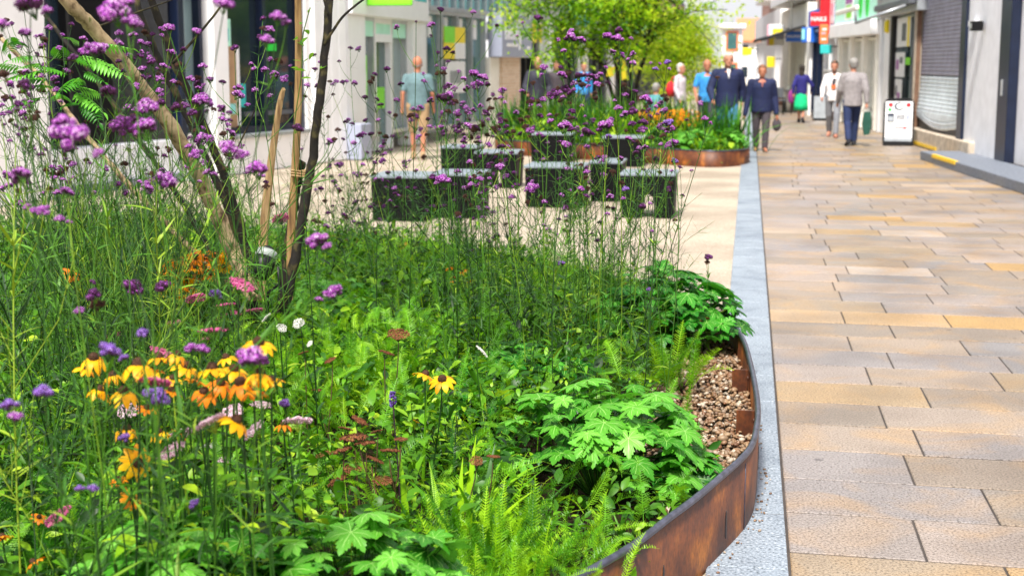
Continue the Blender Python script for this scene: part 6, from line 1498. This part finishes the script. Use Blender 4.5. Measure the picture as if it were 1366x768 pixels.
for i, (x, y, w_, kd, lb) in enumerate(((200, 496, 38, 1, 'yellow daisy between the wide drooping one and the magenta yarrow'), (236, 474, 32, 2, 'yellow daisy at the very top left of the dense group'), (302, 478, 32, 1, 'yellow daisy behind the dense group, just left of the highest one'), (338, 522, 38, 4, 'orange daisy under the right end of the dense group'),
    (362, 508, 34, 1, 'yellow daisy at the right end of the dense group'), (150, 502, 36, 2, 'drooping daisy between the two left rows'), (112, 492, 30, 1, 'small yellow daisy at the far left of the upper row'), (228, 522, 32, 3, 'orange daisy right of the violet-blue verbena'), (196, 545, 28, 3, 'orange daisy just above the small side-on one'), (158, 640, 26, 3, 'half hidden orange daisy left of the square facing one'))):
    daisy(x, y, w_, lb, kd, (R(15), R(5)), 3.3)
FAR = [(225, 356), (238, 352), (250, 350), (262, 346), (275, 348), (288, 343), (300, 345), (315, 350), (322, 352), (232, 368), (246, 364), (258, 361), (270, 358), (284, 356), (298, 358), (222, 376), (236, 382), (250, 376), (266, 371), (280, 368), (244, 394), (230, 396), (255, 388), (216, 362), (306, 343), (292, 368), (221, 388), (262, 398)]
ORD = ['first', 'second', 'third', 'fourth', 'fifth', 'sixth', 'seventh', 'eighth', 'ninth', 'tenth', 'eleventh', 'twelfth', 'thirteenth', 'fourteenth']
rowof = lambda y: ['top row', 'second row', 'third row', 'lowest row'][min(3, int((y-340)/16))]
for i, (x, y) in enumerate(FAR):
    row = rowof(y); nth = ORD[sum(1 for a, b in FAR if rowof(b) == row and (a < x or (a == x and b < y)))]
    daisy(x, y-3, 23+random.uniform(-2, 3), f'small golden daisy, {nth} from the left in the {row} of the far drift', random.choice([0, 1, 3, 3]), (R(random.uniform(15, 60)), R(random.uniform(-20, 20))), 6.6+random.uniform(-.2, .3), 'golden daisies in the far drift')
for i, (x, y) in enumerate([(605, 372), (618, 362), (612, 380), (625, 374), (600, 358)]):
    daisy(x, y, 13, f'tiny orange daisy in the middle distance under the tall stems, {["leftmost", "upper right", "lowest", "right hand", "topmost"][i]} of five', 3, (R(30), 0), 8.2, 'tiny orange daisies in mid bed')
# ================================================================== yarrow
def yarrow_mesh(seed, mat, kind='flat'):
    g2 = np.random.default_rng(seed); b = Batch(); n = 150 if kind == 'flat' else 90
    i = np.arange(n)+.5; r_ = np.sqrt(i/n)*.5; th = math.pi*(1+5**.5)*i; x, y = r_*np.cos(th)*(1+.1*np.sin(3*th)), r_*np.sin(th)*.9
    x += g2.normal(0, .018, n); y += g2.normal(0, .018, n); z = .05-.22*r_**2+g2.uniform(-.02, .02, n)+.03*np.sin(x*14)*np.cos(y*12)
    N = np.stack([x*.9, y*.9, np.ones(n)], 1)+g2.normal(0, .2, (n, 3)); Fm = frames(N, g2); P = np.stack([x, y, z], 1); rn = np.clip(g2.normal(.5, .25, n), 0, 1)
    b.add(FL, (Fm*.044, P), 0, rn); b.add(BUD, (Fm*np.array([.036, .036, .030]), P-np.array([0, 0, .035])), 0, rn*.7)
    q = MB()
    for k in range(14):
        a = 2.4*k; rr = .40*math.sqrt((k+.5)/14); q.tube([(0, 0, -.42), (rr*.5*math.cos(a), rr*.5*math.sin(a), -.22), (rr*math.cos(a), rr*math.sin(a), -.02)], .011, 3, cap=False)
    V, F, M = tmpl(q); b.add((V, F, np.full(len(F), 1)), (np.eye(3)[None], np.zeros((1, 3)))); return meshonly(b.build('flower_head', [mat, 'verb_green']))
YM = {m: [yarrow_mesh(i+j*10, m) for i in range(2)] for j, m in enumerate(('yarrow_pale', 'yarrow_pink', 'yarrow_white', 'sedum_brown'))}
def yarrow(px, py, w, label, m, tilt=(0, 0), Y=None, group='yarrow flower heads in the near planter', name='yarrow', cat='flower'):
    Y = Y or .06*FPX/w; p = atY(px, py, Y); bx, by = p[0]+random.uniform(-.08, .08), p[1]+random.uniform(.0, .1)
    t = thing(name, label, cat, (bx, by, SOILZ), 0, group); q = p-np.array([bx, by, SOILZ]); s = w*Y/FPX*1.32; e = Euler((tilt[0], tilt[1], random.uniform(0, 6.28)))
    o = link('flower_head', YM[m][random.randrange(2)], t, tuple(q)); o.scale = (s,)*3; o.rotation_euler = e
    f = q+np.array(e.to_matrix() @ Vector((0, 0, -.42*s))); mb = MB(); mb.tube(bez(np.zeros(3), np.array([0, 0, q[2]*.4]), f-np.array([0, 0, q[2]*.25]), f, 7), [.0022]*6+[.0016], 5, cap=False); mb.build('stem', 'stem_brown' if m == 'sedum_brown' else 'verb_green', t)
    b = Batch(); kk = 4; zz = rng.uniform(.15, .7, kk); b.add(FERN_LO[0], (rots(rng.uniform(0, 6.28, kk), rng.uniform(.2, .8, kk), rng.normal(0, .2, kk), rng.uniform(.08, .14, kk)), zz[:, None]*q[None])); b.build('stem_leaves', 'fern', t)
ys = [(170, 547, 28, 'lilac-white yarrow head left, above the square facing daisy', 'yarrow_pale', (20, 15)), (241, 577, 30, 'pale yarrow head seen edge-on, tipped up to the right', 'yarrow_pale', (5, -32)), (279, 561, 38, 'broad pale pink yarrow head left of the spidery daisy', 'yarrow_pale', (22, -22)),
      (309, 549, 28, 'pale yarrow head just above the spidery daisy', 'yarrow_pale', (12, -22)), (263, 584, 17, 'small white-pink yarrow head below the broad one', 'yarrow_pale', (8, -15)), (337, 573, 30, 'rounded pale yarrow head right of the spidery daisy', 'yarrow_pale', (30, -30)), (355, 577, 19, 'small pale yarrow head touching the rounded one', 'yarrow_pale', (20, 0)),
      (349, 539, 24, 'flat pale yarrow head above the right hand group', 'yarrow_pale', (10, 5)), (398, 560, 32, 'bright pale yarrow head at the far right of the group', 'yarrow_pale', (25, 8)), (380, 577, 14, 'little pale yarrow head under the far right one', 'yarrow_pale', (20, 0)), (227, 601, 34, 'lilac-pink yarrow head right of the square facing daisy', 'yarrow_pale', (14, -24)),
      (213, 626, 22, 'deep pink yarrow head low beside the square facing daisy', 'yarrow_pink', (30, 0)), (292, 622, 26, 'thin pale yarrow head tipped steeply in the lower bed', 'yarrow_pale', (5, -42)), (255, 643, 22, 'pale yarrow head low in the bed under the tipped one', 'yarrow_pale', (18, -10)), (222, 638, 24, 'narrow pale yarrow head pointing up right', 'yarrow_pale', (5, -38)), (279, 594, 22, 'cream yarrow head between the upper and lower groups', 'yarrow_white', (8, -12)),
      (206, 508, 38, 'magenta yarrow head behind the violet-blue verbena', 'yarrow_pink', (25, 0)), (411, 577, 20, 'slim pink yarrow head right of the pale group', 'yarrow_pale', (5, -35)), (76, 688, 34, 'dull pink yarrow head at lower left', 'yarrow_pink', (15, -30)), (425, 627, 14, 'tiny pink yarrow head at the right of the lower bed', 'yarrow_pink', (5, -40)), (202, 666, 12, 'small plum yarrow head near the bottom left', 'yarrow_pink', (30, 0)), (248, 628, 18, 'faded pink yarrow head in the middle of the low group', 'yarrow_pale', (10, -10)), (234, 620, 22, 'dusky yarrow head tucked behind the low group', 'yarrow_pale', (5, -45))]
for a in ys: yarrow(a[0], a[1], a[2], a[3], a[4], (R(a[5][0]), R(a[5][1])))
ym = [(323, 379, 30, 'long pink yarrow head tipped up, below the spotlight', (8, -25)), (262, 397, 26, 'pink yarrow head tipped up left of the violet verbena', (8, -28)), (301, 406, 22, 'pink yarrow head right of the violet verbena', (10, -5)), (234, 429, 20, 'flat pink yarrow head on the left of the mid group', (5, 0)), (283, 440, 32, 'wide dusky pink yarrow head in the mid group', (10, -6)), (342, 413, 20, 'rose pink yarrow head right of the mid group', (15, 10)),
      (271, 452, 20, 'small rose yarrow head above the daisies', (10, -10)), (217, 470, 30, 'pale pink yarrow head behind the yellow daisies', (15, -20)), (311, 417, 18, 'slender pink yarrow head in the mid group', (5, 5)), (374, 291, 20, 'pink yarrow head right of the pale split stake', (10, -35)), (292, 425, 16, 'reddish yarrow head in the centre of the mid group', (10, 0)), (330, 409, 14, 'small magenta yarrow head beside the rose one', (10, 0)), (226, 416, 14, 'small pink yarrow head left of the flat one', (10, 0)), (150, 447, 20, 'plum coloured yarrow head at left', (20, 0))]
for a in ym: yarrow(a[0], a[1], a[2], a[3], 'yarrow_pink', (R(a[4][0]), R(a[4][1])), max(3.6, .06*FPX/a[2]), 'pink yarrow in the mid bed')
for x, y, w_, l in ((355, 423, 13, 'small white yarrow head below the spotlight'), (398, 431, 14, 'white yarrow head right of the dark tree foot'), (376, 437, 12, 'white yarrow head between the other two white ones'), (643, 468, 18, 'whitish pink yarrow head alone in the centre of the bed'), (413, 458, 9, 'tiny white yarrow head right of the mid bed')): yarrow(x, y, w_, l, 'yarrow_white', (R(48), R(10)), 4.8)
SD = [(531, 445, 24), (516, 470, 18), (472, 582, 30), (455, 600, 26), (488, 590, 24), (500, 612, 20), (520, 600, 22), (470, 625, 22), (658, 608, 16), (635, 614, 16), (450, 640, 24), (510, 640, 22), (535, 585, 16), (480, 560, 20), (430, 605, 18), (461, 571, 16), (502, 575, 14), (425, 520, 14), (440, 480, 14), (405, 470, 12)]
AD = ['upper', 'shaggy', 'rust brown', 'spent', 'dry', 'curled', 'dark', 'low', 'peach tinted', 'tan', 'crumbling', 'broad', 'thin', 'raised', 'loose', 'russet', 'wiry', 'dull', 'small', 'faint']
for i, (x, y, w_) in enumerate(SD):
    where = 'left of the centre daisy' if y < 500 and x > 500 else 'just above the strap leaves' if x > 600 else 'in the brown patch below the lime ferns' if y > 540 else 'among the lime ferns'
    yarrow(x, y, w_, f'{AD[i]} brown spent flower head {where}', 'sedum_brown', (R(random.uniform(-20, 25)), R(random.uniform(-25, 25))), 4.1 if y > 540 else 4.9, 'spent brown flower heads', 'spent_flower', 'flower')
# purple salvia spike
p = atY(524, 533, 4.1); t = thing('purple_spike_flower', 'single violet flower spike on a dark stem left of the centre daisies', 'flower', (p[0]+.02, p[1], SOILZ)); q = p-np.array([p[0]+.02, p[1], SOILZ]); mb = MB(); mb.tube(bez(np.zeros(3), np.array([.01, 0, q[2]*.4]), q-np.array([0, 0, .1]), q+np.array([0, 0, .02]), 6), .0024, 5); mb.build('stem', 'calyx', t)
g3 = np.random.default_rng(9); b = Batch(); n = 70; zz = g3.uniform(-.022, .026, n); a = g3.uniform(0, 6.28, n); rr = .008*np.sqrt(np.clip(1-(zz/.03)**2, .1, 1)); N = np.stack([np.cos(a), np.sin(a), np.full(n, .6)], 1); b.add(BUD, (frames(N, g3)*.0032, q+np.stack([rr*np.cos(a), rr*np.sin(a), zz], 1))); b.build('flower_spike', 'spike_purple', t)
# ================================================================== near tree and stakes
def polypath(pts, Ys): return np.array([atY(x, y, Y) for (x, y), Y in zip(pts, Ys)])
def smooth_path(P, n=8): return catmull(P, n, closed=False)
def trunk(mb, pts, Ys, w0, w1, wob=.0022, k=12):
    P = smooth_path(polypath(pts, Ys)); n = len(P); g2 = np.random.default_rng(int(abs(pts[0][0])+7)); P = P+g2.normal(0, wob, P.shape)*np.array([1, 1, .2]); mb.tube(P, np.linspace(w0, w1, n)*(1+g2.normal(0, .05, n)), k); return P
TY = 6.4
rootp = gnd(345, 85+1900*(CAMH-SOILZ)/TY, 0); root = (rootp[0], TY, SOILZ)
tr = thing('multi_stem_tree', 'young multi-stemmed tree with thin dark bark stems, in the near planter by the spotlight', 'tree', root)
def rel(mb, o): 
    for q in mb.V: q -= np.array(o)
    return mb
for nm, mat, pts, Ys, w0, w1, lb in (
    ('trunk', 'bark_dark', [(372, 440), (388, 372), (412, 240), (428, 120), (440, 0), (446, -160), (452, -420)], [6.3, 6.35, 6.4, 6.4, 6.45, 6.6, 6.8], .025, .016, 'upright dark stem right of the stakes'),
    ('trunk', 'bark_dark', [(372, 430), (381, 350), (390, 290), (398, 240), (404, 215)], [6.45, 6.5, 6.5, 6.5, 6.5], .022, .018, 'short dark stem behind the brown stake'),
    ('trunk', 'bark_dark', [(340, 430), (326, 325), (286, 200), (236, 90), (202, 0), (150, -150), (60, -400)], [6.4, 6.4, 6.3, 6.2, 6.1, 5.9, 5.6], .023, .014, 'slanting dark stem with moss'),
    ('trunk', 'bark_dark', [(345, 430), (312, 300), (268, 195), (222, 100), (188, 20), (168, -60), (120, -300)], [6.6, 6.6, 6.6, 6.55, 6.5, 6.5, 6.3], .020, .012, 'second slanting dark stem'),
    ('trunk', 'bark_pale', [(340, 400), (303, 318), (256, 215), (200, 130), (130, 45), (84, -5), (-20, -130)], [6.2, 6.2, 6.0, 5.8, 5.6, 5.45, 5.2], .037, .025, 'thick pale peeling stem'),
    ('trunk', 'bark_dark', [(330, 430), (272, 320), (230, 250), (184, 185), (130, 110), (60, 20)], [6.8, 6.8, 6.8, 6.8, 6.8, 6.8], .016, .010, 'thin dark stem'),
    ('trunk', 'bark_pale', [(330, 420), (262, 340), (180, 255), (110, 175), (60, 110), (0, 50)], [6.9, 6.9, 6.9, 6.9, 6.9, 6.9], .016, .011, 'thin orange brown stem')):
    mb = MB(); trunk(mb, pts, Ys, w0, w1); rel(mb, root); o = mb.build(nm, mat, tr); o['label'] = lb
mb = MB()
for pts, Y_, w_ in (([(432, 60), (445, 40), (462, 18), (500, -10), (560, -40)], 6.4, .008), ([(438, 20), (425, -20), (400, -60)], 6.4, .007), ([(230, 85), (270, 40), (300, 0), (330, -60)], 6.1, .007), ([(120, 40), (160, 25), (230, 0)], 5.7, .006), ([(300, 230), (330, 170), (350, 120)], 6.3, .005), ([(150, 60), (100, 80), (50, 75)], 5.6, .006)):
    P = smooth_path(polypath(pts, [Y_]*len(pts)))-np.array(root); mb = MB(); mb.tube(P, np.linspace(w_, w_*.5, len(P)), 6); mb.build('branch', 'bark_dark', tr)
# pinnate leaf
def pinnate_T(pairs=8, L=1.0):
    parts = []; q = MB(); q.tube([(0, 0, 0), (L*.5, 0, .03), (L, 0, -.08)], .008, 3, cap=False); parts.append(tmpl(q))
    for i in range(pairs):
        t = .18+.78*i/pairs; s = .30*math.sin(math.pi*(.25+.65*t))
        for sg in (-1, 1):
            A = rots(np.array([sg*1.25]), np.array([-.15]), np.array([.0]), np.array([s]))[0]; Vv, Ff, Mm = OVATE[1]; parts.append(((Vv*np.array([1, .75, 1]))@A.T+np.array([t*L, 0, .03*math.sin(math.pi*t)-.08*t*t]), Ff, Mm))
    A = rots(np.array([0.]), np.array([-.2]), np.array([0.]), np.array([.22]))[0]; Vv, Ff, Mm = OVATE[1]; parts.append((Vv@A.T+np.array([L, 0, -.07]), Ff, Mm)); return joinT(parts)
PIN = pinnate_T()
b = Batch(); pl = [(48, 75, -2.6), (60, 95, -3.0), (70, 110, 2.9), (95, 78, .2), (110, 95, -.1), (120, 60, .5), (100, 120, -.5), (60, 130, -2.9), (85, 135, -1.2), (110, 130, -.8), (40, 95, 3.1), (75, 60, 2.0), (30, 60, 2.7), (90, 100, -1.8)]
pl += [(x+random.uniform(-22, 22), y+random.uniform(-16, 16), a+random.uniform(-.8, .8)) for x, y, a in pl]*1
P = np.array([atY(x, y, 5.5) for x, y, a in pl])-np.array(root); k = len(pl); b.add(PIN, (rots(np.array([a for _, _, a in pl])+rng.normal(0, .2, k), rng.normal(-.1, .25, k), rng.normal(0, .4, k), rng.uniform(.11, .18, k)), P)); b.build('leaves', 'geranium_pale', tr)
# foliage above the frame of the photograph, so the tree has a crown
b = Batch(); k = 800; cc = atY(250, -420, 6.1)-np.array(root); P = cc+rng.normal(0, 1, (k, 3))*np.array([.8, .8, .32]); b.add(PIN, (rots(rng.uniform(0, 6.28, k), rng.normal(-.1, .35, k), rng.normal(0, .4, k), rng.uniform(.12, .2, k)), P[:])); b.build('crown', 'tree_leaf', tr)
def stake(label, mat, pts, Ys, w0, w1, split=False):
    P = smooth_path(polypath(pts, Ys), 6); o = P[0]*np.array([1, 1, 0])+np.array([0, 0, SOILZ]); t = thing('wooden_stake', label, 'stake', o); mb = MB(); g2 = np.random.default_rng(4+int(pts[0][0]))
    n = len(P); k = 7; V = []
    for i in range(n):
        q = i/(n-1); w_ = w0+(w1-w0)*q
        for j in range(k):
            a = 2*math.pi*j/k+.3; rr = w_*(1+.22*math.sin(j*2.3+q*3)+g2.normal(0, .04)); cut = (max(0, q-.86)/.14)*w_*2.4 if split else 0
            V.append(P[i]-o+np.array([rr*math.cos(a)*(.35 if cut and q > .97 else 1), rr*math.sin(a)*.6, 0]))
    F = [(i*k+j, i*k+(j+1) % k, (i+1)*k+(j+1) % k, (i+1)*k+j) for i in range(n-1) for j in range(k)]+[tuple(range((n-1)*k, n*k))]
    mb.raw(V, F, 0, False); mb.build('shaft', mat, t); return t
stake('pale split stake with a pointed broken tip beside the spotlight', 'stake_wood', [(348, 400), (352, 310), (360, 230), (371, 150), (378, 117)], [6.55]*5, .022, .012, True)
s2 = stake('tall brown stake rising past the top of the picture, left of the upright dark stem', 'stake_brown', [(386, 400), (389, 300), (396, 180), (398, 60), (396, -40), (394, -160)], [6.45]*6, .018, .012)
# twine round the brown stake and stem
tw = thing('tree_tie', 'pale twine tying the brown stake to the dark stem', 'tie', atY(404, 235, 6.43)); mb = MB()
for k in range(3): mb.tube([(.055*math.cos(a), .03*math.sin(a), k*.012+.004*math.sin(a*2)) for a in np.linspace(0, 6.283, 14)], .005, 5, cap=False)
mb.tube([(.03, -.03, .02), (.05, -.04, -.03), (.04, -.04, -.07)], .004, 5); mb.build('cord', 'stake_wood', tw)
# climbing sprig on the brown stake
r0 = atY(395, 330, 6.4); t = thing('climbing_sprig', 'fresh lime green climbing sprig on the tall brown stake', 'plant', (r0[0], 6.4, SOILZ)); b = Batch(); pts = [(402, 30), (408, 40), (400, 60), (406, 62), (412, 78), (402, 82), (408, 95), (398, 92), (414, 12), (418, 70), (426, 92), (402, 105), (393, 52), (410, 50)]
P = np.array([atY(x, y, 6.38) for x, y in pts])-np.array([r0[0], 6.4, SOILZ]); k = len(pts); b.add(OVATE[0], (rots(rng.uniform(0, 6.28, k), rng.normal(.1, .4, k), rng.normal(0, .5, k), rng.uniform(.035, .06, k)), P)); b.build('leaves', 'lime_leaf', t)
mb = MB(); Q = smooth_path(polypath([(392, 400), (396, 280), (392, 180), (402, 100), (404, 50), (414, 10)], [6.4]*6)-np.array([r0[0], 6.4, SOILZ])); mb.tube(Q, .0025, 4); mb.build('stem', 'verb_green', t)
# spotlight
c = atY(350, 356, 6.15); sp = thing('garden_spotlight', 'black garden spotlight with white shroud at the foot of the tree stems', 'spotlight', (c[0], c[1], SOILZ), R(15)); zc = c[2]-SOILZ
Rm = Matrix.Rotation(R(-35), 3, 'X')
def lathe(prof, k=20):
    mb = MB(); V = []; F = []
    for (r_, z) in prof:
        for j in range(k): a = 2*math.pi*j/k; V.append((r_*math.cos(a), r_*math.sin(a), z))
    n = len(prof); F = [(i*k+j, i*k+(j+1) % k, (i+1)*k+(j+1) % k, (i+1)*k+j) for i in range(n-1) for j in range(k)]; mb.raw(V, F, 0, True); return mb
for nm, mat, prof in (('housing', 'plastic_black', [(0, -.055), (.035, -.054), (.047, -.03), (.052, .015), (.052, .043), (.047, .044)]), ('shroud', 'plastic_white', [(.047, .044), (.050, .046), (.052, .072), (.047, .080), (.043, .076), (.041, .048), (0, .046)])):
    o = lathe(prof).build(nm, mat, sp, (0, 0, zc)); o.rotation_euler = (R(-28), R(18), 0)
mb = MB(); mb.bbox(-.022, .022, -.026, .026, .072, .098, .006); o = mb.build('cable_gland', 'plastic_black', sp, (0, 0, zc)); o.rotation_euler = (R(-28), R(18), 0)
mb = MB(); mb.tube([(.07, 0, zc), (.075, 0, zc-.08), (.02, 0, zc-.12), (0, 0, -.05)], .008, 6); mb.tube([(-.07, 0, zc), (-.075, 0, zc-.08), (-.02, 0, zc-.12)], .008, 6); mb.build('bracket', 'plastic_black', sp)
# ================================================================== mid street trees
def tree(name, label, base, stems, crown_c, crown_r, nleaf, lsize, mat, seed, trunk_r=.05, extra_branch=40):
    g2 = np.random.default_rng(seed); t = thing(name, label, 'tree', base); mb = MB(); tips = []
    for s in stems:
        P = smooth_path(np.array(s), 5); n = len(P); mb.tube(P, np.linspace(trunk_r, trunk_r*.25, n), 7); tips += [P[int(n*q)] for q in np.linspace(.45, .98, 9)]
    mb.build('trunk', 'bark_dark', t); br = MB(); cl = []
    for i in range(extra_branch):
        a = tips[g2.integers(0, len(tips))]; v = g2.normal(0, 1, 3); v /= np.linalg.norm(v); e = np.array(crown_c)+v*np.array(crown_r)*g2.uniform(.45, 1.0)
        m = (a+e)/2+g2.normal(0, .12, 3)+np.array([0, 0, .12]); P = bez(a, a+(m-a)*.7, m, e, 7); br.tube(P, np.linspace(trunk_r*.28, .006, 7), 4, cap=False); cl += [P[3], P[4], P[5], P[6]]
    br.build('branches', 'bark_dark', t); cl = np.array(cl); k = nleaf; ci = g2.integers(0, len(cl), k); sz = g2.uniform(.10, .30, len(cl))
    off = g2.normal(0, 1, (k, 3))*np.array([1, 1, .45])*sz[ci][:, None]; P = cl[ci]+off; rn = np.clip(.5+.25*(np.array(g2.normal(0, 1, len(cl)))[ci])+g2.normal(0, .15, k), 0, 1)
    b = Batch(); b.add(OVATE[0], (rots(g2.uniform(0, 6.28, k), g2.normal(-.2, .5, k), g2.normal(0, .6, k), lsize*g2.uniform(.6, 1.2, k)), P), 0, rn); b.build('crown', mat, t); return t
B1 = gnd(838, 85+1900*(CAMH-.14)/27.5); b0 = (B1[0], 27.5, .14)
def W(px, py, Y=27.5): return atY(px, py, Y)-np.array(b0)
tree('street_tree', 'multi-stemmed street tree with yellow-green spreading crown in the far planter', b0,
     [[W(838, 190), W(830, 130), W(815, 60), W(795, 0), W(770, -80)], [W(840, 190), W(842, 120), W(838, 60), W(845, 0), W(850, -90)], [W(836, 190), W(818, 130), W(800, 80), W(760, 40), W(700, 0)], [W(842, 190), W(850, 110), W(862, 70), W(872, 20), W(900, -60)], [W(840, 190, 27.2), W(834, 110, 27), W(822, 40, 26.8), W(815, -30, 26.5), W(810, -120, 26)]],
     W(818, -5), (2.9, 1.8, 1.6), 14000, .105, 'tree_leaf', 5, .05, 105)
B2 = gnd(905, 85+3135/46); b0 = (B2[0], 46, 0)
def W2(px, py, Y=46): return atY(px, py, Y)-np.array(b0)
tree('street_tree', 'airy yellow-leaved tree beyond the walkers, right of the spreading one', b0, [[W2(905, 160), W2(903, 110), W2(900, 60), W2(905, 0)], [W2(905, 150), W2(912, 90), W2(925, 50)], [W2(905, 150), W2(890, 90), W2(880, 40)]], W2(908, 78), (1.8, 1.4, 1.9), 22000, .085, 'tree_leaf_yellow', 6, .06, 110)
B3 = gnd(700, 85+3135/44); b0 = (B3[0], 44, 0)
tree('street_tree', 'green tree far back on the left, partly behind the spreading tree', b0, [[np.array([0, 0, 0.]), np.array([.05, 0, 1.5]), np.array([0, 0, 3.2])]], np.array([0, 0, 3.3]), (1.5, 1.4, 1.2), 5000, .10, 'tree_leaf', 7, .06, 40)
# climber tag on the tree
p = atY(832, 82, 26.9); t = thing('yellow_ribbon', 'yellow tag and ribbon hanging on the mid street tree stems', 'tag', p); mb = MB(); mb.prism([(-.03, -.35), (.05, -.32), (.03, 0), (-.04, .05)], -.005, .005); mb.prism([(-.32, -.28), (-.18, -.28), (-.16, -.1), (-.3, -.12)], -.005, .005); mb.build('ribbon', 'yellow_sign', t)
# ================================================================== far planter planting
def far_carpet():
    b = Batch(); x = rng.uniform(-4.6, .05, 26000); y = rng.uniform(23.2, 31.6, 26000); ok = inside(PL2, x, y); x, y = x[ok], y[ok]; e = edge_dist(PL2, x, y); ok = e > .1; x, y, e = x[ok], y[ok], e[ok]; k = len(x); h = np.clip(.12+e*.35, .1, .65)
    idx = rng.integers(0, 3, k); A = rots(rng.uniform(0, 6.28, k), rng.normal(.5, .5, k), rng.normal(0, .4, k), rng.uniform(.08, .20, k)); t = np.stack([x, y, .14+h*rng.random(k)], 1)
    for i in range(3): q = idx == i; b.add(BLADE[i] if i else OVATE[0], (A[q]*(np.array([1, 2, 1]) if i else 1), t[q]))
    o = b.build('far_ground_cover', 'ground_leaf'); tag(o, 'grassy green planting filling the far planter', kind='stuff')
far_carpet()
for px, Y_, r_, lb, s_ in ((925, 24.1, .42, 'bright cranesbill mound at the front of the far planter', 61), (972, 24.5, .34, 'bright cranesbill mound at the right end of the far planter', 62), (880, 24.9, .40, 'cranesbill mound left of centre in the far planter', 63)):
    q = atY(px, 150, Y_); geranium_clump(lb, 0, 0, 0, r_, 110, .10, 'geranium_pale', hgt=.40, seed=s_, group='cranesbill mounds in the far planter', loc=(q[0], Y_, 0))
for px, Y_, lb, s_ in ((875, 25.6, 'orange-gold flowering clump in the far planter behind the cranesbill mounds', 71), (905, 26.2, 'taller gold flowering clump near the blue polo man', 72)):
    q = atY(px, 150, Y_); t = thing('golden_flower_clump', lb, 'plant', (q[0], Y_, .14)); b = Batch(); g2 = np.random.default_rng(s_); k = 260; P = np.stack([g2.normal(0, .22, k), g2.normal(0, .2, k), g2.uniform(.35, .68, k)], 1)
    b.add(FL, (frames(g2.normal(0, .4, (k, 3))+[0, -.3, 1], g2)*.035, P)); b.build('flowers', 'petal_orange', t)
    b = Batch(); k = 300; P = np.stack([g2.normal(0, .2, k), g2.normal(0, .2, k), np.zeros(k)], 1); b.add(BLADE[0], (rots(g2.uniform(0, 6.28, k), g2.normal(1.3, .2, k), g2.normal(0, .3, k), g2.uniform(.4, .6, k)), P)); b.build('leaves', 'fern', t)
for i, (px, Y_, n) in enumerate(((850, 25.6, 90), (800, 26.4, 120), (745, 28, 140), (955, 25.6, 60), (895, 27.2, 100), (700, 29.5, 100), (775, 30.5, 120))):
    q = atY(px, 150, Y_); 
    t = thing('ornamental_grass', ['tall soft grass left of the gold flowers in the far planter', 'tall grass at the foot of the mid street tree', 'broad grass clump behind the central bench', 'short grass clump beside the man in the padded jacket', 'grass clump in front of the white haired woman', 'tall dark grass near the tan brick pier', 'tall airy grass behind the mid tree stems'][i], 'plant', (q[0], Y_, 0))
    b = Batch(); g2 = np.random.default_rng(80+i); k = n*3; P = np.stack([g2.normal(0, .35, k), g2.normal(0, .3, k), np.full(k, .12)], 1); A = rots(g2.uniform(0, 6.28, k), g2.normal(1.3, .22, k), g2.normal(0, .3, k), g2.uniform(.5, 1.1, k)); A = A*np.array([1, .8, 1]); idx = g2.integers(0, 3, k)
    for j in range(3): q_ = idx == j; b.add(BLADE[j], (A[q_], P[q_]))
    b.build('blades', 'fern_dark' if i % 2 else 'ground_leaf', t)
